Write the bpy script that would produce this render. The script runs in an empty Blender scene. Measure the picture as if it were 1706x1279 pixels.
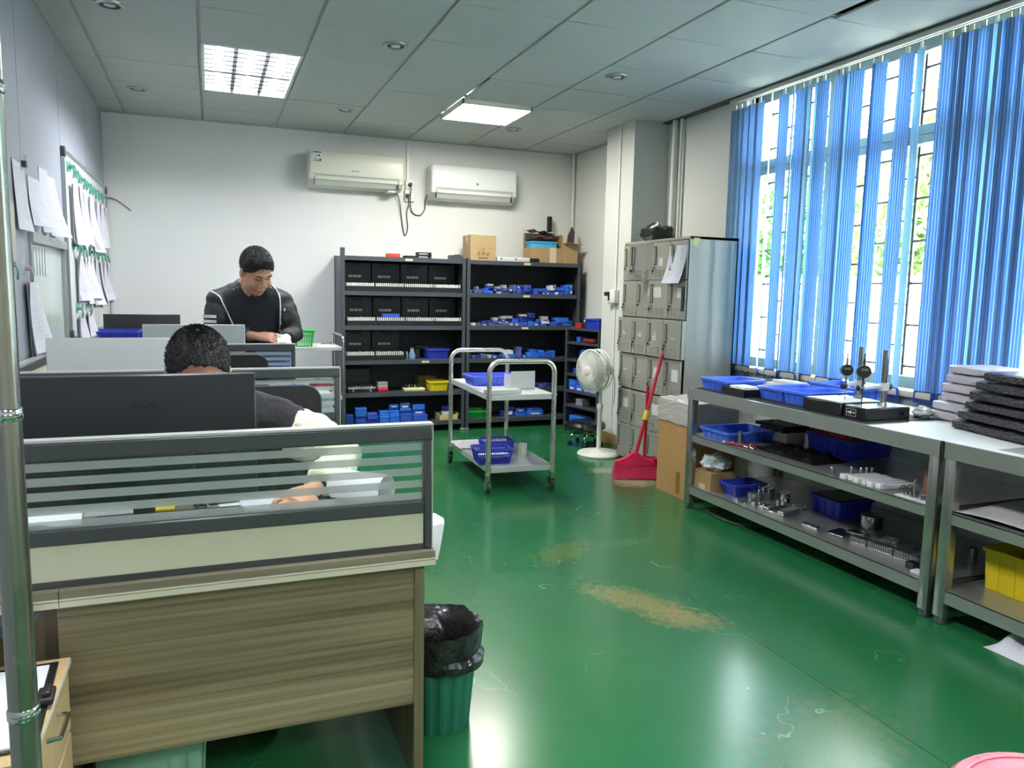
import bpy, bmesh, math, random
from mathutils import Vector, Matrix, Euler, noise

random.seed(7)
SC = bpy.context.scene
COL = SC.collection
PI = math.pi
rad = math.radians

# ------------------------------------------------------------------ camera
cam_d = bpy.data.cameras.new('camera')
cam = bpy.data.objects.new('camera', cam_d)
COL.objects.link(cam)
SC.camera = cam
cam_d.sensor_fit = 'HORIZONTAL'
cam_d.sensor_width = 36.0
cam_d.lens = 36.0 * 1266.87 / 1706.0
cam_d.clip_start = 0.05
def cam_basis(yaw, pitch, roll):
    f = Vector((math.sin(yaw) * math.cos(pitch), math.cos(yaw) * math.cos(pitch), math.sin(pitch)))
    r = Vector((math.cos(yaw), -math.sin(yaw), 0))
    u = r.cross(f)
    return r * math.cos(roll) + u * math.sin(roll), u * math.cos(roll) - r * math.sin(roll), f
_r, _u, _f = cam_basis(rad(21.6705), rad(-6.8283), rad(1.1393))
cam.matrix_world = Matrix(((_r.x, _u.x, -_f.x, 0), (_r.y, _u.y, -_f.y, 0), (_r.z, _u.z, -_f.z, 1.32), (0, 0, 0, 1)))

# ------------------------------------------------------------------ world, exposure
W = bpy.data.worlds.new('overcast sky')
SC.world = W
W.use_nodes = True
_bg = W.node_tree.nodes['Background']
_bg.inputs[0].default_value = (0.90, 0.96, 1.0, 1)
_bg.inputs[1].default_value = 12.0
SC.view_settings.view_transform = 'Standard'
SC.view_settings.look = 'None'
SC.view_settings.gamma = 1.0
SC.view_settings.use_curve_mapping = False
SC.view_settings.exposure = 1.43
LAMP_PANEL = 23.0      # LED ceiling panel
LAMP_TUBE = 105.0       # tubes in the louvre fitting
SC.cycles.max_bounces = 5
SC.cycles.diffuse_bounces = 3
SC.cycles.glossy_bounces = 3
SC.cycles.transmission_bounces = 6
SC.cycles.transparent_max_bounces = 10
SC.cycles.sample_clamp_indirect = 6.0
SC.cycles.caustics_reflective = False
SC.cycles.caustics_refractive = False

# ------------------------------------------------------------------ materials
def lin(c):
    out = []
    for v in c[:3]:
        v /= 255.0
        out.append(v / 12.92 if v <= 0.04045 else ((v + 0.055) / 1.055) ** 2.4)
    return tuple(out) + (1.0,)
MATS = {}
def nd(nt, kind, **kw):
    n = nt.nodes.new(kind)
    for k, v in kw.items():
        setattr(n, k, v)
    return n
def mat(name, col, rough=0.5, metal=0.0, var=0.0, vscale=8.0, vstretch=(1, 1, 1), bump=0.0, bscale=60.0,
        emit=0.0, trans=0.0, alpha=1.0, spec=0.5, coat=0.0, rvar=0.0, sheen=0.0):
    """principled material; noise drives slight colour, roughness and relief variation"""
    if name in MATS:
        return MATS[name]
    m = bpy.data.materials.new(name)
    m.use_nodes = True
    nt = m.node_tree
    b = nt.nodes['Principled BSDF']
    c = lin(col)
    b.inputs['Base Color'].default_value = c
    b.inputs['Roughness'].default_value = rough
    b.inputs['Metallic'].default_value = metal
    b.inputs['Specular IOR Level'].default_value = spec
    b.inputs['Coat Weight'].default_value = coat
    b.inputs['Sheen Weight'].default_value = sheen
    b.inputs['Transmission Weight'].default_value = trans
    b.inputs['Alpha'].default_value = alpha
    if emit:
        b.inputs['Emission Color'].default_value = c
        b.inputs['Emission Strength'].default_value = emit
    tc = nd(nt, 'ShaderNodeTexCoord')
    mp = nd(nt, 'ShaderNodeMapping')
    mp.inputs['Scale'].default_value = vstretch
    nt.links.new(tc.outputs['Object'], mp.inputs[0])
    if var or rvar:
        n = nd(nt, 'ShaderNodeTexNoise')
        n.inputs['Scale'].default_value = vscale
        n.inputs['Detail'].default_value = 2
        nt.links.new(mp.outputs[0], n.inputs['Vector'])
        if var:
            mx = nd(nt, 'ShaderNodeMix', data_type='RGBA')
            mx.inputs[6].default_value = tuple(v * (1 - var) for v in c[:3]) + (1,)
            mx.inputs[7].default_value = tuple(min(1, v * (1 + var)) for v in c[:3]) + (1,)
            nt.links.new(n.outputs['Fac'], mx.inputs[0])
            nt.links.new(mx.outputs[2], b.inputs['Base Color'])
        if rvar:
            mr = nd(nt, 'ShaderNodeMapRange')
            mr.inputs['To Min'].default_value = max(0.02, rough - rvar)
            mr.inputs['To Max'].default_value = min(1, rough + rvar)
            nt.links.new(n.outputs['Fac'], mr.inputs[0])
            nt.links.new(mr.outputs[0], b.inputs['Roughness'])
    if bump:
        n2 = nd(nt, 'ShaderNodeTexNoise')
        n2.inputs['Scale'].default_value = bscale
        n2.inputs['Detail'].default_value = 2
        nt.links.new(mp.outputs[0], n2.inputs['Vector'])
        bp = nd(nt, 'ShaderNodeBump')
        bp.inputs['Strength'].default_value = bump
        bp.inputs['Distance'].default_value = 0.01
        nt.links.new(n2.outputs['Fac'], bp.inputs['Height'])
        nt.links.new(bp.outputs[0], b.inputs['Normal'])
    MATS[name] = m
    return m

# ------------------------------------------------------------------ mesh builder
class MB:
    def __init__(s):
        s.v = []; s.f = []; s.mi = []; s.sm = []
    def add(s, vs, fs, m=0, smooth=False, mtx=None):
        o = len(s.v)
        for p in vs:
            p = Vector(p)
            s.v.append(mtx @ p if mtx is not None else p)
        for f in fs:
            s.f.append(tuple(o + i for i in f)); s.mi.append(m); s.sm.append(smooth)
        return s
    def box(s, x0, y0, z0, x1, y1, z1, m=0, mtx=None):
        vs = [(x0, y0, z0), (x1, y0, z0), (x1, y1, z0), (x0, y1, z0), (x0, y0, z1), (x1, y0, z1), (x1, y1, z1), (x0, y1, z1)]
        return s.add(vs, [(0, 3, 2, 1), (4, 5, 6, 7), (0, 1, 5, 4), (1, 2, 6, 5), (2, 3, 7, 6), (3, 0, 4, 7)], m, False, mtx)
    def rbox(s, x0, y0, z0, x1, y1, z1, r=0.01, m=0, seg=2, mtx=None):
        bm = bmesh.new()
        bmesh.ops.create_cube(bm, size=1.0)
        for v in bm.verts:
            v.co = Vector(((x0 + x1) / 2 + v.co.x * (x1 - x0), (y0 + y1) / 2 + v.co.y * (y1 - y0), (z0 + z1) / 2 + v.co.z * (z1 - z0)))
        r = min(r, 0.49 * min(x1 - x0, y1 - y0, z1 - z0))
        bmesh.ops.bevel(bm, geom=list(bm.edges), offset=r, segments=seg, profile=0.5, affect='EDGES')
        bm.verts.index_update()
        s.add([v.co.copy() for v in bm.verts], [[v.index for v in f.verts] for f in bm.faces], m, True, mtx)
        bm.free()
        return s
    def loft(s, rings, m=0, closed=True, caps=True, smooth=True, mtx=None, loop=False):
        n = len(rings[0]); vs = [p for r in rings for p in r]; fs = []
        K = len(rings)
        for i in range(K if loop else K - 1):
            a = i * n; b = ((i + 1) % K) * n
            for j in range(n if closed else n - 1):
                k = (j + 1) % n
                fs.append((a + j, a + k, b + k, b + j))
        if caps and not loop:
            fs.append(tuple(range(n - 1, -1, -1)))
            fs.append(tuple((K - 1) * n + i for i in range(n)))
        return s.add(vs, fs, m, smooth, mtx)
    def cyl(s, p0, p1, r0, r1=None, n=16, m=0, caps=True, smooth=True, mtx=None):
        r1 = r0 if r1 is None else r1
        p0 = Vector(p0); p1 = Vector(p1); d = (p1 - p0).normalized()
        a = d.orthogonal().normalized(); b = d.cross(a)
        rs = []
        for p, r in ((p0, r0), (p1, r1)):
            rs.append([p + a * (r * math.cos(2 * PI * i / n)) + b * (r * math.sin(2 * PI * i / n)) for i in range(n)])
        return s.loft(rs, m, True, caps, smooth, mtx)
    def tube(s, path, r, n=8, m=0, caps=True, smooth=True, mtx=None, loop=False):
        P = [Vector(p) for p in path]; K = len(P)
        rr = r if isinstance(r, (list, tuple)) else [r] * K
        ts = []
        for i in range(K):
            if loop:
                t = P[(i + 1) % K] - P[i - 1]
            else:
                t = P[min(i + 1, K - 1)] - P[max(i - 1, 0)]
            ts.append(t.normalized() if t.length > 1e-9 else Vector((0, 0, 1)))
        a = ts[0].orthogonal().normalized(); rings = []
        for i in range(K):
            a = a - ts[i] * a.dot(ts[i])
            a = a.normalized() if a.length > 1e-6 else ts[i].orthogonal().normalized()
            b = ts[i].cross(a)
            q = rr[i]
            ra, rb = q if isinstance(q, (list, tuple)) else (q, q)
            rings.append([P[i] + a * (ra * math.cos(2 * PI * j / n)) + b * (rb * math.sin(2 * PI * j / n)) for j in range(n)])
        return s.loft(rings, m, True, caps, smooth, mtx, loop)
    def lathe(s, prof, c=(0, 0, 0), n=24, m=0, smooth=True, mtx=None, caps=False):
        c = Vector(c)
        rs = [[c + Vector((r * math.cos(2 * PI * i / n), r * math.sin(2 * PI * i / n), z)) for i in range(n)] for r, z in prof]
        return s.loft(rs, m, True, caps, smooth, mtx)
    def ell(s, c, r, n=14, k=8, m=0, mtx=None):
        c = Vector(c)
        if not isinstance(r, (list, tuple)): r = (r, r, r)
        rs = []
        for i in range(k + 1):
            t = PI * (i / k); q = max(math.sin(t), 0.02)
            rs.append([c + Vector((r[0] * q * math.cos(2 * PI * j / n), r[1] * q * math.sin(2 * PI * j / n), -r[2] * math.cos(t))) for j in range(n)])
        return s.loft(rs, m, True, True, True, mtx)
    def prism(s, poly, h0, h1, axis='z', m=0, smooth=False, mtx=None):
        def P(a, b, h):
            return (a, b, h) if axis == 'z' else ((h, a, b) if axis == 'x' else (a, h, b))
        n = len(poly)
        vs = [P(a, b, h0) for a, b in poly] + [P(a, b, h1) for a, b in poly]
        fs = [tuple(range(n - 1, -1, -1)), tuple(range(n, 2 * n))] + [(i, (i + 1) % n, n + (i + 1) % n, n + i) for i in range(n)]
        return s.add(vs, fs, m, smooth, mtx)
    def sheet(s, fn, nu, nv, th=0.0, m=0, smooth=True, mtx=None):
        """grid fn(u,v)->point, with thickness th along the local normal (closed shell)"""
        P = [[Vector(fn(i / nu, j / nv)) for j in range(nv + 1)] for i in range(nu + 1)]
        N = [[None] * (nv + 1) for _ in range(nu + 1)]
        for i in range(nu + 1):
            for j in range(nv + 1):
                du = P[min(i + 1, nu)][j] - P[max(i - 1, 0)][j]
                dv = P[i][min(j + 1, nv)] - P[i][max(j - 1, 0)]
                q = du.cross(dv)
                N[i][j] = q.normalized() if q.length > 1e-12 else Vector((0, 0, 1))
        w = nv + 1; top = [P[i][j] for i in range(nu + 1) for j in range(w)]
        fs = [(i * w + j, (i + 1) * w + j, (i + 1) * w + j + 1, i * w + j + 1) for i in range(nu) for j in range(nv)]
        if not th:
            return s.add(top, fs, m, smooth, mtx)
        o = len(top); bot = [P[i][j] - N[i][j] * th for i in range(nu + 1) for j in range(w)]
        fs = fs + [tuple(o + k for k in reversed(f)) for f in fs]
        rim = [(i, 0) for i in range(nu + 1)] + [(nu, j) for j in range(1, w)] + [(i, nv) for i in range(nu - 1, -1, -1)] + [(0, j) for j in range(nv - 1, 0, -1)]
        ids = [i * w + j for i, j in rim]
        for a in range(len(ids)):
            b = (a + 1) % len(ids)
            fs.append((ids[b], ids[a], o + ids[a], o + ids[b]))
        return s.add(top + bot, fs, m, smooth, mtx)
    def mesh(s, name, mats, fix=False):
        me = bpy.data.meshes.new(name)
        me.from_pydata([tuple(p) for p in s.v], [], s.f)
        for mm in (mats if isinstance(mats, (list, tuple)) else [mats]):
            me.materials.append(mm)
        me.polygons.foreach_set('material_index', s.mi)
        me.polygons.foreach_set('use_smooth', s.sm)
        if any(s.sm):
            bm = bmesh.new(); bm.from_mesh(me)
            for e in bm.edges:
                if len(e.link_faces) == 2 and e.calc_face_angle(0) > 0.7: e.smooth = False
            bmesh.ops.recalc_face_normals(bm, faces=list(bm.faces))
            bm.to_mesh(me); bm.free()
        me.update()
        return me
    def build(s, name, mats, parent=None, world=False, loc=None, rotz=0.0):
        """one mesh object; world=True: coordinates are world and are brought into the parent's frame"""
        if world and parent is not None:
            inv = wm(parent).inverted()
            s.v = [inv @ p for p in s.v]
        return put(name, s.mesh(name, mats), parent, loc, rotz)
def wm(o):
    m = o.matrix_basis.copy()
    while o.parent is not None:
        o = o.parent
        m = o.matrix_basis @ m
    return m
def put(name, me, parent=None, loc=None, rotz=0.0, rot=None):
    o = bpy.data.objects.new(name, me)
    COL.objects.link(o)
    o.parent = parent
    if loc is not None: o.location = loc
    if rot is not None: o.rotation_euler = rot
    elif rotz: o.rotation_euler = (0, 0, rotz)
    return o
def tag(o, label=None, cat=None, group=None, kind=None):
    if label: o['label'] = label
    if cat: o['category'] = cat
    if group: o['group'] = group
    if kind: o['kind'] = kind
    return o
def thing(name, label, cat, loc=(0, 0, 0), rotz=0.0, group=None):
    o = bpy.data.objects.new(name, None)
    o.empty_display_size = 0.05
    COL.objects.link(o)
    o.location = loc
    o.rotation_euler = (0, 0, rotz)
    return tag(o, label, cat, group)
def dup(root, loc, rotz, label=None, group=None):
    def cp(o, par):
        c = o.copy(); COL.objects.link(c); c.parent = par
        for ch in [x for x in ALLCH.get(o.name, [])]:
            cp(ch, c)
        return c
    ALLCH = {}
    for o in COL.objects:
        if o.parent is not None: ALLCH.setdefault(o.parent.name, []).append(o)
    r = cp(root, None)
    r.location = loc; r.rotation_euler = (0, 0, rotz)
    if label: r['label'] = label
    if group: r['group'] = group
    return r
_T = 'zeroth first second third fourth fifth sixth seventh eighth ninth tenth eleventh twelfth thirteenth fourteenth fifteenth sixteenth seventeenth eighteenth nineteenth'.split()
def nth_(n):
    if n < 20: return _T[n]
    a = {2: 'twenty', 3: 'thirty', 4: 'forty', 5: 'fifty'}[n // 10]
    return a[:-1] + 'ieth' if n % 10 == 0 else a + '-' + _T[n % 10]
def struct(o):
    o['kind'] = 'structure'
    return o
_tmp = bpy.data.scenes.new('workshop')      # evaluates text and modifiers away from the full scene
def evaluate(ob):
    _tmp.collection.objects.link(ob)
    with bpy.context.temp_override(scene=_tmp, view_layer=_tmp.view_layers[0]):
        dg = bpy.context.evaluated_depsgraph_get()
        me = bpy.data.meshes.new_from_object(ob.evaluated_get(dg))
    _tmp.collection.objects.unlink(ob)
    return me
def text_into(mb, s, size, mtx, depth=0.0015, m=0, bold=0.0, spacing=1.0):
    """letters as thin geometry laid in the local xy plane of mtx"""
    cu = bpy.data.curves.new('letters', 'FONT')
    cu.body = s; cu.size = size; cu.extrude = depth / 2; cu.offset = bold; cu.resolution_u = 2
    cu.align_x = 'CENTER'; cu.align_y = 'CENTER'; cu.space_character = spacing
    ob = bpy.data.objects.new('letters', cu)
    me = evaluate(ob)
    mb.add([v.co.copy() for v in me.vertices], [tuple(p.vertices) for p in me.polygons], m, False, mtx)
    bpy.data.objects.remove(ob); bpy.data.curves.remove(cu); bpy.data.meshes.remove(me)
def frame(o, x, y):
    """matrix with origin o, local x along x, local y along y"""
    x = Vector(x).normalized(); z = x.cross(Vector(y)).normalized(); y = z.cross(x)
    o = Vector(o)
    return Matrix(((x.x, y.x, z.x, o.x), (x.y, y.y, z.y, o.y), (x.z, y.z, z.z, o.z), (0, 0, 0, 1)))
def TR(loc, rz=0.0, rx=0.0, ry=0.0):
    return Matrix.Translation(loc) @ Euler((rx, ry, rz)).to_matrix().to_4x4()
def arc(c, r, a0, a1, n, plane='xz'):
    out = []
    for i in range(n + 1):
        a = a0 + (a1 - a0) * i / n
        u, w = r * math.cos(a), r * math.sin(a)
        out.append((c[0] + u, c[1], c[2] + w) if plane == 'xz' else ((c[0], c[1] + u, c[2] + w) if plane == 'yz' else (c[0] + u, c[1] + w, c[2])))
    return out
# ================================================================== SETTING
X0, X1, Y0, Y1, ZC = -0.80, 3.62, -3.2, 7.30, 2.75

def floor_material():
    m = bpy.data.materials.new('green epoxy floor'); m.use_nodes = True
    nt = m.node_tree; L = nt.links.new; b = nt.nodes['Principled BSDF']
    tc = nd(nt, 'ShaderNodeTexCoord')
    def noise_(scale, detail=4, vec=None):
        n = nd(nt, 'ShaderNodeTexNoise'); n.inputs['Scale'].default_value = scale; n.inputs['Detail'].default_value = detail
        L(vec or tc.outputs['Object'], n.inputs['Vector']); return n
    def math_(op, a, c):
        n = nd(nt, 'ShaderNodeMath', operation=op)
        for i, q in enumerate((a, c)):
            if isinstance(q, (int, float)): n.inputs[i].default_value = q
            else: L(q, n.inputs[i])
        return n.outputs[0]
    def mixc(fac, a, c):
        n = nd(nt, 'ShaderNodeMix', data_type='RGBA')
        if isinstance(fac, float): n.inputs[0].default_value = fac
        else: L(fac, n.inputs[0])
        for i, q in ((6, a), (7, c)):
            if isinstance(q, tuple): n.inputs[i].default_value = q
            else: L(q, n.inputs[i])
        return n.outputs[2]
    big = noise_(1.3, 3); col = mixc(big.outputs['Fac'], lin((29, 96, 55)), lin((38, 112, 66)))
    fine = noise_(26, 4); grit = noise_(150, 2)
    # worn patches with their own shapes: (x, y, half length, half width, turn, strength, colour)
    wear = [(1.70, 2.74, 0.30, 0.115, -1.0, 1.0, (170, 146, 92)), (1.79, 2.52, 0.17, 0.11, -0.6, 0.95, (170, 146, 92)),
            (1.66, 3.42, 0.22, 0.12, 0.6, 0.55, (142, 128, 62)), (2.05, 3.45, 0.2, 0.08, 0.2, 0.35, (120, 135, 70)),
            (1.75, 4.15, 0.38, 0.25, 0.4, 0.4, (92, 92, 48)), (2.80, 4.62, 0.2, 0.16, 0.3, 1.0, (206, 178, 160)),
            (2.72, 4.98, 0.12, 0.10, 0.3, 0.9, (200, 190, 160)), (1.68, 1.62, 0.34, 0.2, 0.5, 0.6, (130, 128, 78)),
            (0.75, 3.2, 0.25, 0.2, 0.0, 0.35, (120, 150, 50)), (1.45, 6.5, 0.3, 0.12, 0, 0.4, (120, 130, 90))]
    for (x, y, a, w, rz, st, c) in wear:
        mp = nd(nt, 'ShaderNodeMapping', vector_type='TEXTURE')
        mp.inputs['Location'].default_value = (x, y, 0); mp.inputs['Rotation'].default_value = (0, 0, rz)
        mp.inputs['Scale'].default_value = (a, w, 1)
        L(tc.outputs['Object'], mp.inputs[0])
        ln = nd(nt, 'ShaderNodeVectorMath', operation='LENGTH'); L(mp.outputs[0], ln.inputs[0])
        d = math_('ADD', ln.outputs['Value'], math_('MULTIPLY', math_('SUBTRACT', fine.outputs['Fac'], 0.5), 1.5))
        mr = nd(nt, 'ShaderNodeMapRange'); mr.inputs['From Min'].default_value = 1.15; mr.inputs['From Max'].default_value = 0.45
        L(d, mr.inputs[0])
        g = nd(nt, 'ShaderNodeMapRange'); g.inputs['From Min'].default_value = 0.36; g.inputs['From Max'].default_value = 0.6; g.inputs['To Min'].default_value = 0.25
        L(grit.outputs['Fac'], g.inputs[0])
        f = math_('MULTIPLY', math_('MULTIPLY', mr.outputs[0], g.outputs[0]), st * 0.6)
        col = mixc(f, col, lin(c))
    # fine pale scratches
    mp = nd(nt, 'ShaderNodeMapping'); mp.inputs['Scale'].default_value = (1.2, 0.8, 1); L(tc.outputs['Object'], mp.inputs[0])
    wob = noise_(2.2, 3); add = nd(nt, 'ShaderNodeVectorMath', operation='ADD'); L(mp.outputs[0], add.inputs[0]); L(wob.outputs['Color'], add.inputs[1])
    vo = nd(nt, 'ShaderNodeTexVoronoi', feature='DISTANCE_TO_EDGE'); vo.inputs['Scale'].default_value = 1.1; L(add.outputs[0], vo.inputs['Vector'])
    sc_ = nd(nt, 'ShaderNodeMapRange'); sc_.inputs['From Min'].default_value = 0.0022; sc_.inputs['From Max'].default_value = 0.0006; L(vo.outputs[0], sc_.inputs[0])
    gate = nd(nt, 'ShaderNodeMapRange'); gate.inputs['From Min'].default_value = 0.55; gate.inputs['From Max'].default_value = 0.62; L(noise_(3.1, 2).outputs['Fac'], gate.inputs[0])
    col = mixc(math_('MULTIPLY', math_('MULTIPLY', sc_.outputs[0], gate.outputs[0]), 0.5), col, lin((150, 190, 140)))
    # specks of white swarf
    vs = nd(nt, 'ShaderNodeTexVoronoi'); vs.inputs['Scale'].default_value = 5.0; L(tc.outputs['Object'], vs.inputs['Vector'])
    sp = nd(nt, 'ShaderNodeMapRange'); sp.inputs['From Min'].default_value = 0.022; sp.inputs['From Max'].default_value = 0.012; L(vs.outputs[0], sp.inputs[0])
    col = mixc(math_('MULTIPLY', sp.outputs[0], 0.6), col, lin((210, 220, 205)))
    # slab joint running along the room
    sx = nd(nt, 'ShaderNodeSeparateXYZ'); L(tc.outputs['Object'], sx.inputs[0])
    jd = math_('ABSOLUTE', math_('SUBTRACT', sx.outputs[0], 1.936), 0)
    jm = nd(nt, 'ShaderNodeMapRange'); jm.inputs['From Min'].default_value = 0.004; jm.inputs['From Max'].default_value = 0.0015; L(jd, jm.inputs[0])
    col = mixc(math_('MULTIPLY', jm.outputs[0], 0.75), col, lin((10, 48, 28)))
    L(col, b.inputs['Base Color'])
    rr = nd(nt, 'ShaderNodeMapRange'); rr.inputs['To Min'].default_value = 0.2; rr.inputs['To Max'].default_value = 0.268; L(noise_(9, 3).outputs['Fac'], rr.inputs[0])
    L(rr.outputs[0], b.inputs['Roughness'])
    b.inputs['Coat Weight'].default_value = 0.12; b.inputs['Coat Roughness'].default_value = 0.16
    return m
struct(MB().box(X0 - .1, Y0 - .1, -.12, X1 + .18, Y1 + .1, 0).build('floor', floor_material()))

# ---- walls
m_wall = mat('white emulsion wall', (226, 226, 224), .75, var=.03, vscale=2.5, bump=.05, bscale=90)
m_wallR = mat('white plaster pillar and window wall', (222, 222, 218), .7, var=.03, vscale=2, bump=.05, bscale=70)
struct(MB().box(X0 - .1, Y1, 0, X1 + .18, Y1 + .12, ZC + .2).build('wall_back', m_wall))
struct(MB().box(X0 - .1, Y0 - .12, 0, X1 + .18, Y0, ZC + .2).build('wall_front', m_wall))
WY0, WY1, WZ0, WZ1 = 0.55, 4.66, 0.82, 2.745
wr = MB()
wr.box(X1, Y0, 0, X1 + .18, Y1, WZ0); wr.box(X1, Y0, WZ1, X1 + .18, Y1, ZC + .2)
wr.box(X1, Y0, WZ0, X1 + .18, WY0, WZ1); wr.box(X1, WY1, WZ0, X1 + .18, Y1, WZ1)
wr.box(3.555, 6.0, 0, X1, Y1, ZC + .2)
wrO = struct(wr.build('wall_right', m_wallR))
pil = struct(MB().box(3.29, 5.65, 0, X1, 6.12, ZC + .05).build('trim_1', mat('pillar white paint', (206, 207, 203), .6, var=.03, vscale=3, bump=.04, bscale=50)))
tag(pil, 'white square pillar in front of the window wall')
bb = MB().box(3.278, 5.64, 0, 3.29, 6.12, .1).box(3.278, 5.638, 0, X1, 5.65, .1)
struct(bb.build('baseboard_right', mat('tan tiled skirting', (170, 140, 96), .45, var=.1)))
struct(MB().box(X0, 7.285, 0, 3.55, 7.299, .1).build('baseboard_back', MATS['tan tiled skirting']))

# left wall: grey partition panels with dark joints
m_pan = mat('pale grey partition panel', (160, 164, 172), .42, var=.03, vscale=1.5)
m_joint = mat('dark joint strip', (60, 64, 66), .6)
wlO = struct(MB().box(X0 - .12, Y0, 0, X0 - .022, Y1, ZC + .2).build('wall_left', m_joint))
seams = [Y0, -2.14, -1.08, -.02, 1.04, 2.10, 3.16, 4.22, 5.28, 6.34, Y1]
for a, b in zip(seams[:-1], seams[1:]):
    p = MB()
    if abs(a - 4.22) < .01:        # this panel carries the glazed hatch below its rail
        p.box(X0 - .02, a + .004, 1.56, X0, b - .004, ZC + .02); p.box(X0 - .02, a + .004, 0, X0, b - .004, .95)
        p.box(X0 - .02, a + .004, .95, X0, a + .06, 1.56); p.box(X0 - .02, b - .06, .95, X0, b - .004, 1.56)
    else:
        p.box(X0 - .02, a + .004, 0, X0, b - .004, ZC + .02)
    p.build('wall_panel', m_pan, wlO)
# glazed hatch in the left wall
m_alu = mat('brushed aluminium', (178, 182, 184), .35, .85, rvar=.08, vscale=30)
m_steel = mat('stainless steel', (168, 170, 168), .24, 1.0, var=.08, vscale=5, rvar=.1, vstretch=(1, 1, 6))
m_chrome = mat('polished chrome', (196, 198, 198), .1, 1.0)
win2 = struct(thing('window_2', None, None, (X0 - .01, 4.74, .95)))
MB().box(X0 - .02, 4.28, 1.52, X0 + .022, 5.22, 1.565).box(X0 - .02, 4.28, .93, X0 + .022, 5.22, .965).box(X0 - .02, 4.28, .965, X0 + .012, 4.305, 1.52).box(X0 - .02, 5.195, .965, X0 + .012, 5.22, 1.52).build('window_frame', m_alu, win2, True)
m_frost = mat('hatch glass', (196, 206, 200), .16, 0, var=.12, vscale=3, vstretch=(1, 3, .6), spec=.8)
MB().box(X0 - .016, 4.305, .965, X0 - .01, 5.195, 1.52).build('pane', m_frost, win2, True)
for k in range(6):
    MB().rbox(X0 - .0095, 4.36 + k * .07, 1.36, X0 - .006, 4.385 + k * .07, 1.5, .001, seg=1).build('film_strip', mat('clear film strip', (218, 224, 222), .2), win2, True)

# ---- ceiling: dark void, main runners, tiles as single pieces
ceil = struct(MB().box(X0 - .1, Y0 - .1, ZC + .06, X1 + .18, Y1 + .1, ZC + .2).build('ceiling', mat('ceiling void', (40, 42, 42), .9)))
def tile_material():
    m = mat('mineral fibre tile', (188, 193, 190), .8, var=.035, vscale=1.2)
    nt = m.node_tree; L = nt.links.new
    tc = nd(nt, 'ShaderNodeTexCoord'); vo = nd(nt, 'ShaderNodeTexVoronoi'); vo.inputs['Scale'].default_value = 62; vo.inputs['Randomness'].default_value = .15
    L(tc.outputs['Object'], vo.inputs['Vector'])
    bp = nd(nt, 'ShaderNodeBump'); bp.inputs['Strength'].default_value = .35; bp.inputs['Distance'].default_value = .003
    L(vo.outputs[0], bp.inputs['Height']); L(bp.outputs[0], nt.nodes['Principled BSDF'].inputs['Normal'])
    return m
m_tile = tile_material()
xl = [X0] + [-.62 + .6 * i for i in range(8)] + [X1]
yl = [Y0 + .02 + .0] + [5.02 + .6 * k for k in range(-13, 4)] + [Y1]
tile_me = {}
louvre_cell = (1, None)
for i in range(len(xl) - 1):
    for j in range(len(yl) - 1):
        xa, xb, ya, yb = xl[i], xl[i + 1], yl[j], yl[j + 1]
        cx, cy = (xa + xb) / 2, (ya + yb) / 2
        if -.02 < cx < .58 and (5.02 < cy < 6.22 or 1.42 < cy < 2.62 or -2.18 < cy < -.98): continue          # louvre fitting sits here
        if 1.78 < cx < 2.38 and (5.62 < cy < 6.22 or -1.58 < cy < -.98): continue          # LED panel sits here
        if xb > 3.29 and 5.65 < cy < 6.1 and cx > 3.3: pass
        w, d = xb - xa, yb - ya
        gx0 = gx1 = .009; gy = .0028
        dz = random.choice((0, 0, 0, .001, -.001, .002))
        if abs(cx - 2.08) < .02 and abs(cy - 5.32) < .05: gx0 = .026   # tile slid aside, void shows
        if abs(cx - 3.28) < .02 and 2.6 < cy < 3.3: gx0 = .05
        key = (round(w, 3), round(d, 3), gx0)
        if key not in tile_me:
            tile_me[key] = MB().rbox(-w / 2 + gx0, -d / 2 + gy, 0, w / 2 - gx1, d / 2 - gy, .014, .0025, seg=1).mesh('ceiling_tile', m_tile)
        if w < .06 : continue
        put('ceiling_tile', tile_me[key], ceil, (cx, cy, ZC + dz))
m_run = mat('ceiling runner white metal', (176, 180, 178), .5)
for x in xl[1:-1]:
    MB().box(x - .012, Y0, ZC + .012, x + .012, Y1, ZC + .04).build('ceiling_runner', m_run, ceil)
for y in yl[1:-1]:
    MB().box(X0, y - .01, ZC + .0145, X1, y + .01, ZC + .03).build('ceiling_crossbar', m_run, ceil)
e = MB().box(X0, Y1 - .02, ZC - .012, X1, Y1, ZC).box(X0, Y0, ZC - .012, X0 + .02, Y1, ZC).box(3.535, 6.12, ZC - .012, 3.555, Y1, ZC)
struct(e.build('trim_2', m_run))
struct(MB().box(X1 - .075, Y0, ZC - .006, X1, 5.65, ZC - .001).build('trim_7', mat('dark ceiling edge angle', (70, 74, 74), .5)))

# ---- window in the right wall
m_frm = mat('grey green window aluminium', (118, 132, 128), .4, .3, var=.05)
m_glass = bpy.data.materials.new('window glass'); m_glass.use_nodes = True
_nt = m_glass.node_tree; _nt.nodes.clear()
_o = nd(_nt, 'ShaderNodeOutputMaterial'); _t = nd(_nt, 'ShaderNodeBsdfTransparent'); _g = nd(_nt, 'ShaderNodeBsdfGlossy'); _mx = nd(_nt, 'ShaderNodeMixShader'); _fr = nd(_nt, 'ShaderNodeLayerWeight'); _pw = nd(_nt, 'ShaderNodeMath', operation='POWER'); _ma = nd(_nt, 'ShaderNodeMath', operation='MULTIPLY_ADD')
_t.inputs[0].default_value = (.94, .98, .96, 1); _g.inputs['Roughness'].default_value = .03; _fr.inputs[0].default_value = .5; _pw.inputs[1].default_value = 4.0; _ma.inputs[1].default_value = .5; _ma.inputs[2].default_value = .03
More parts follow.
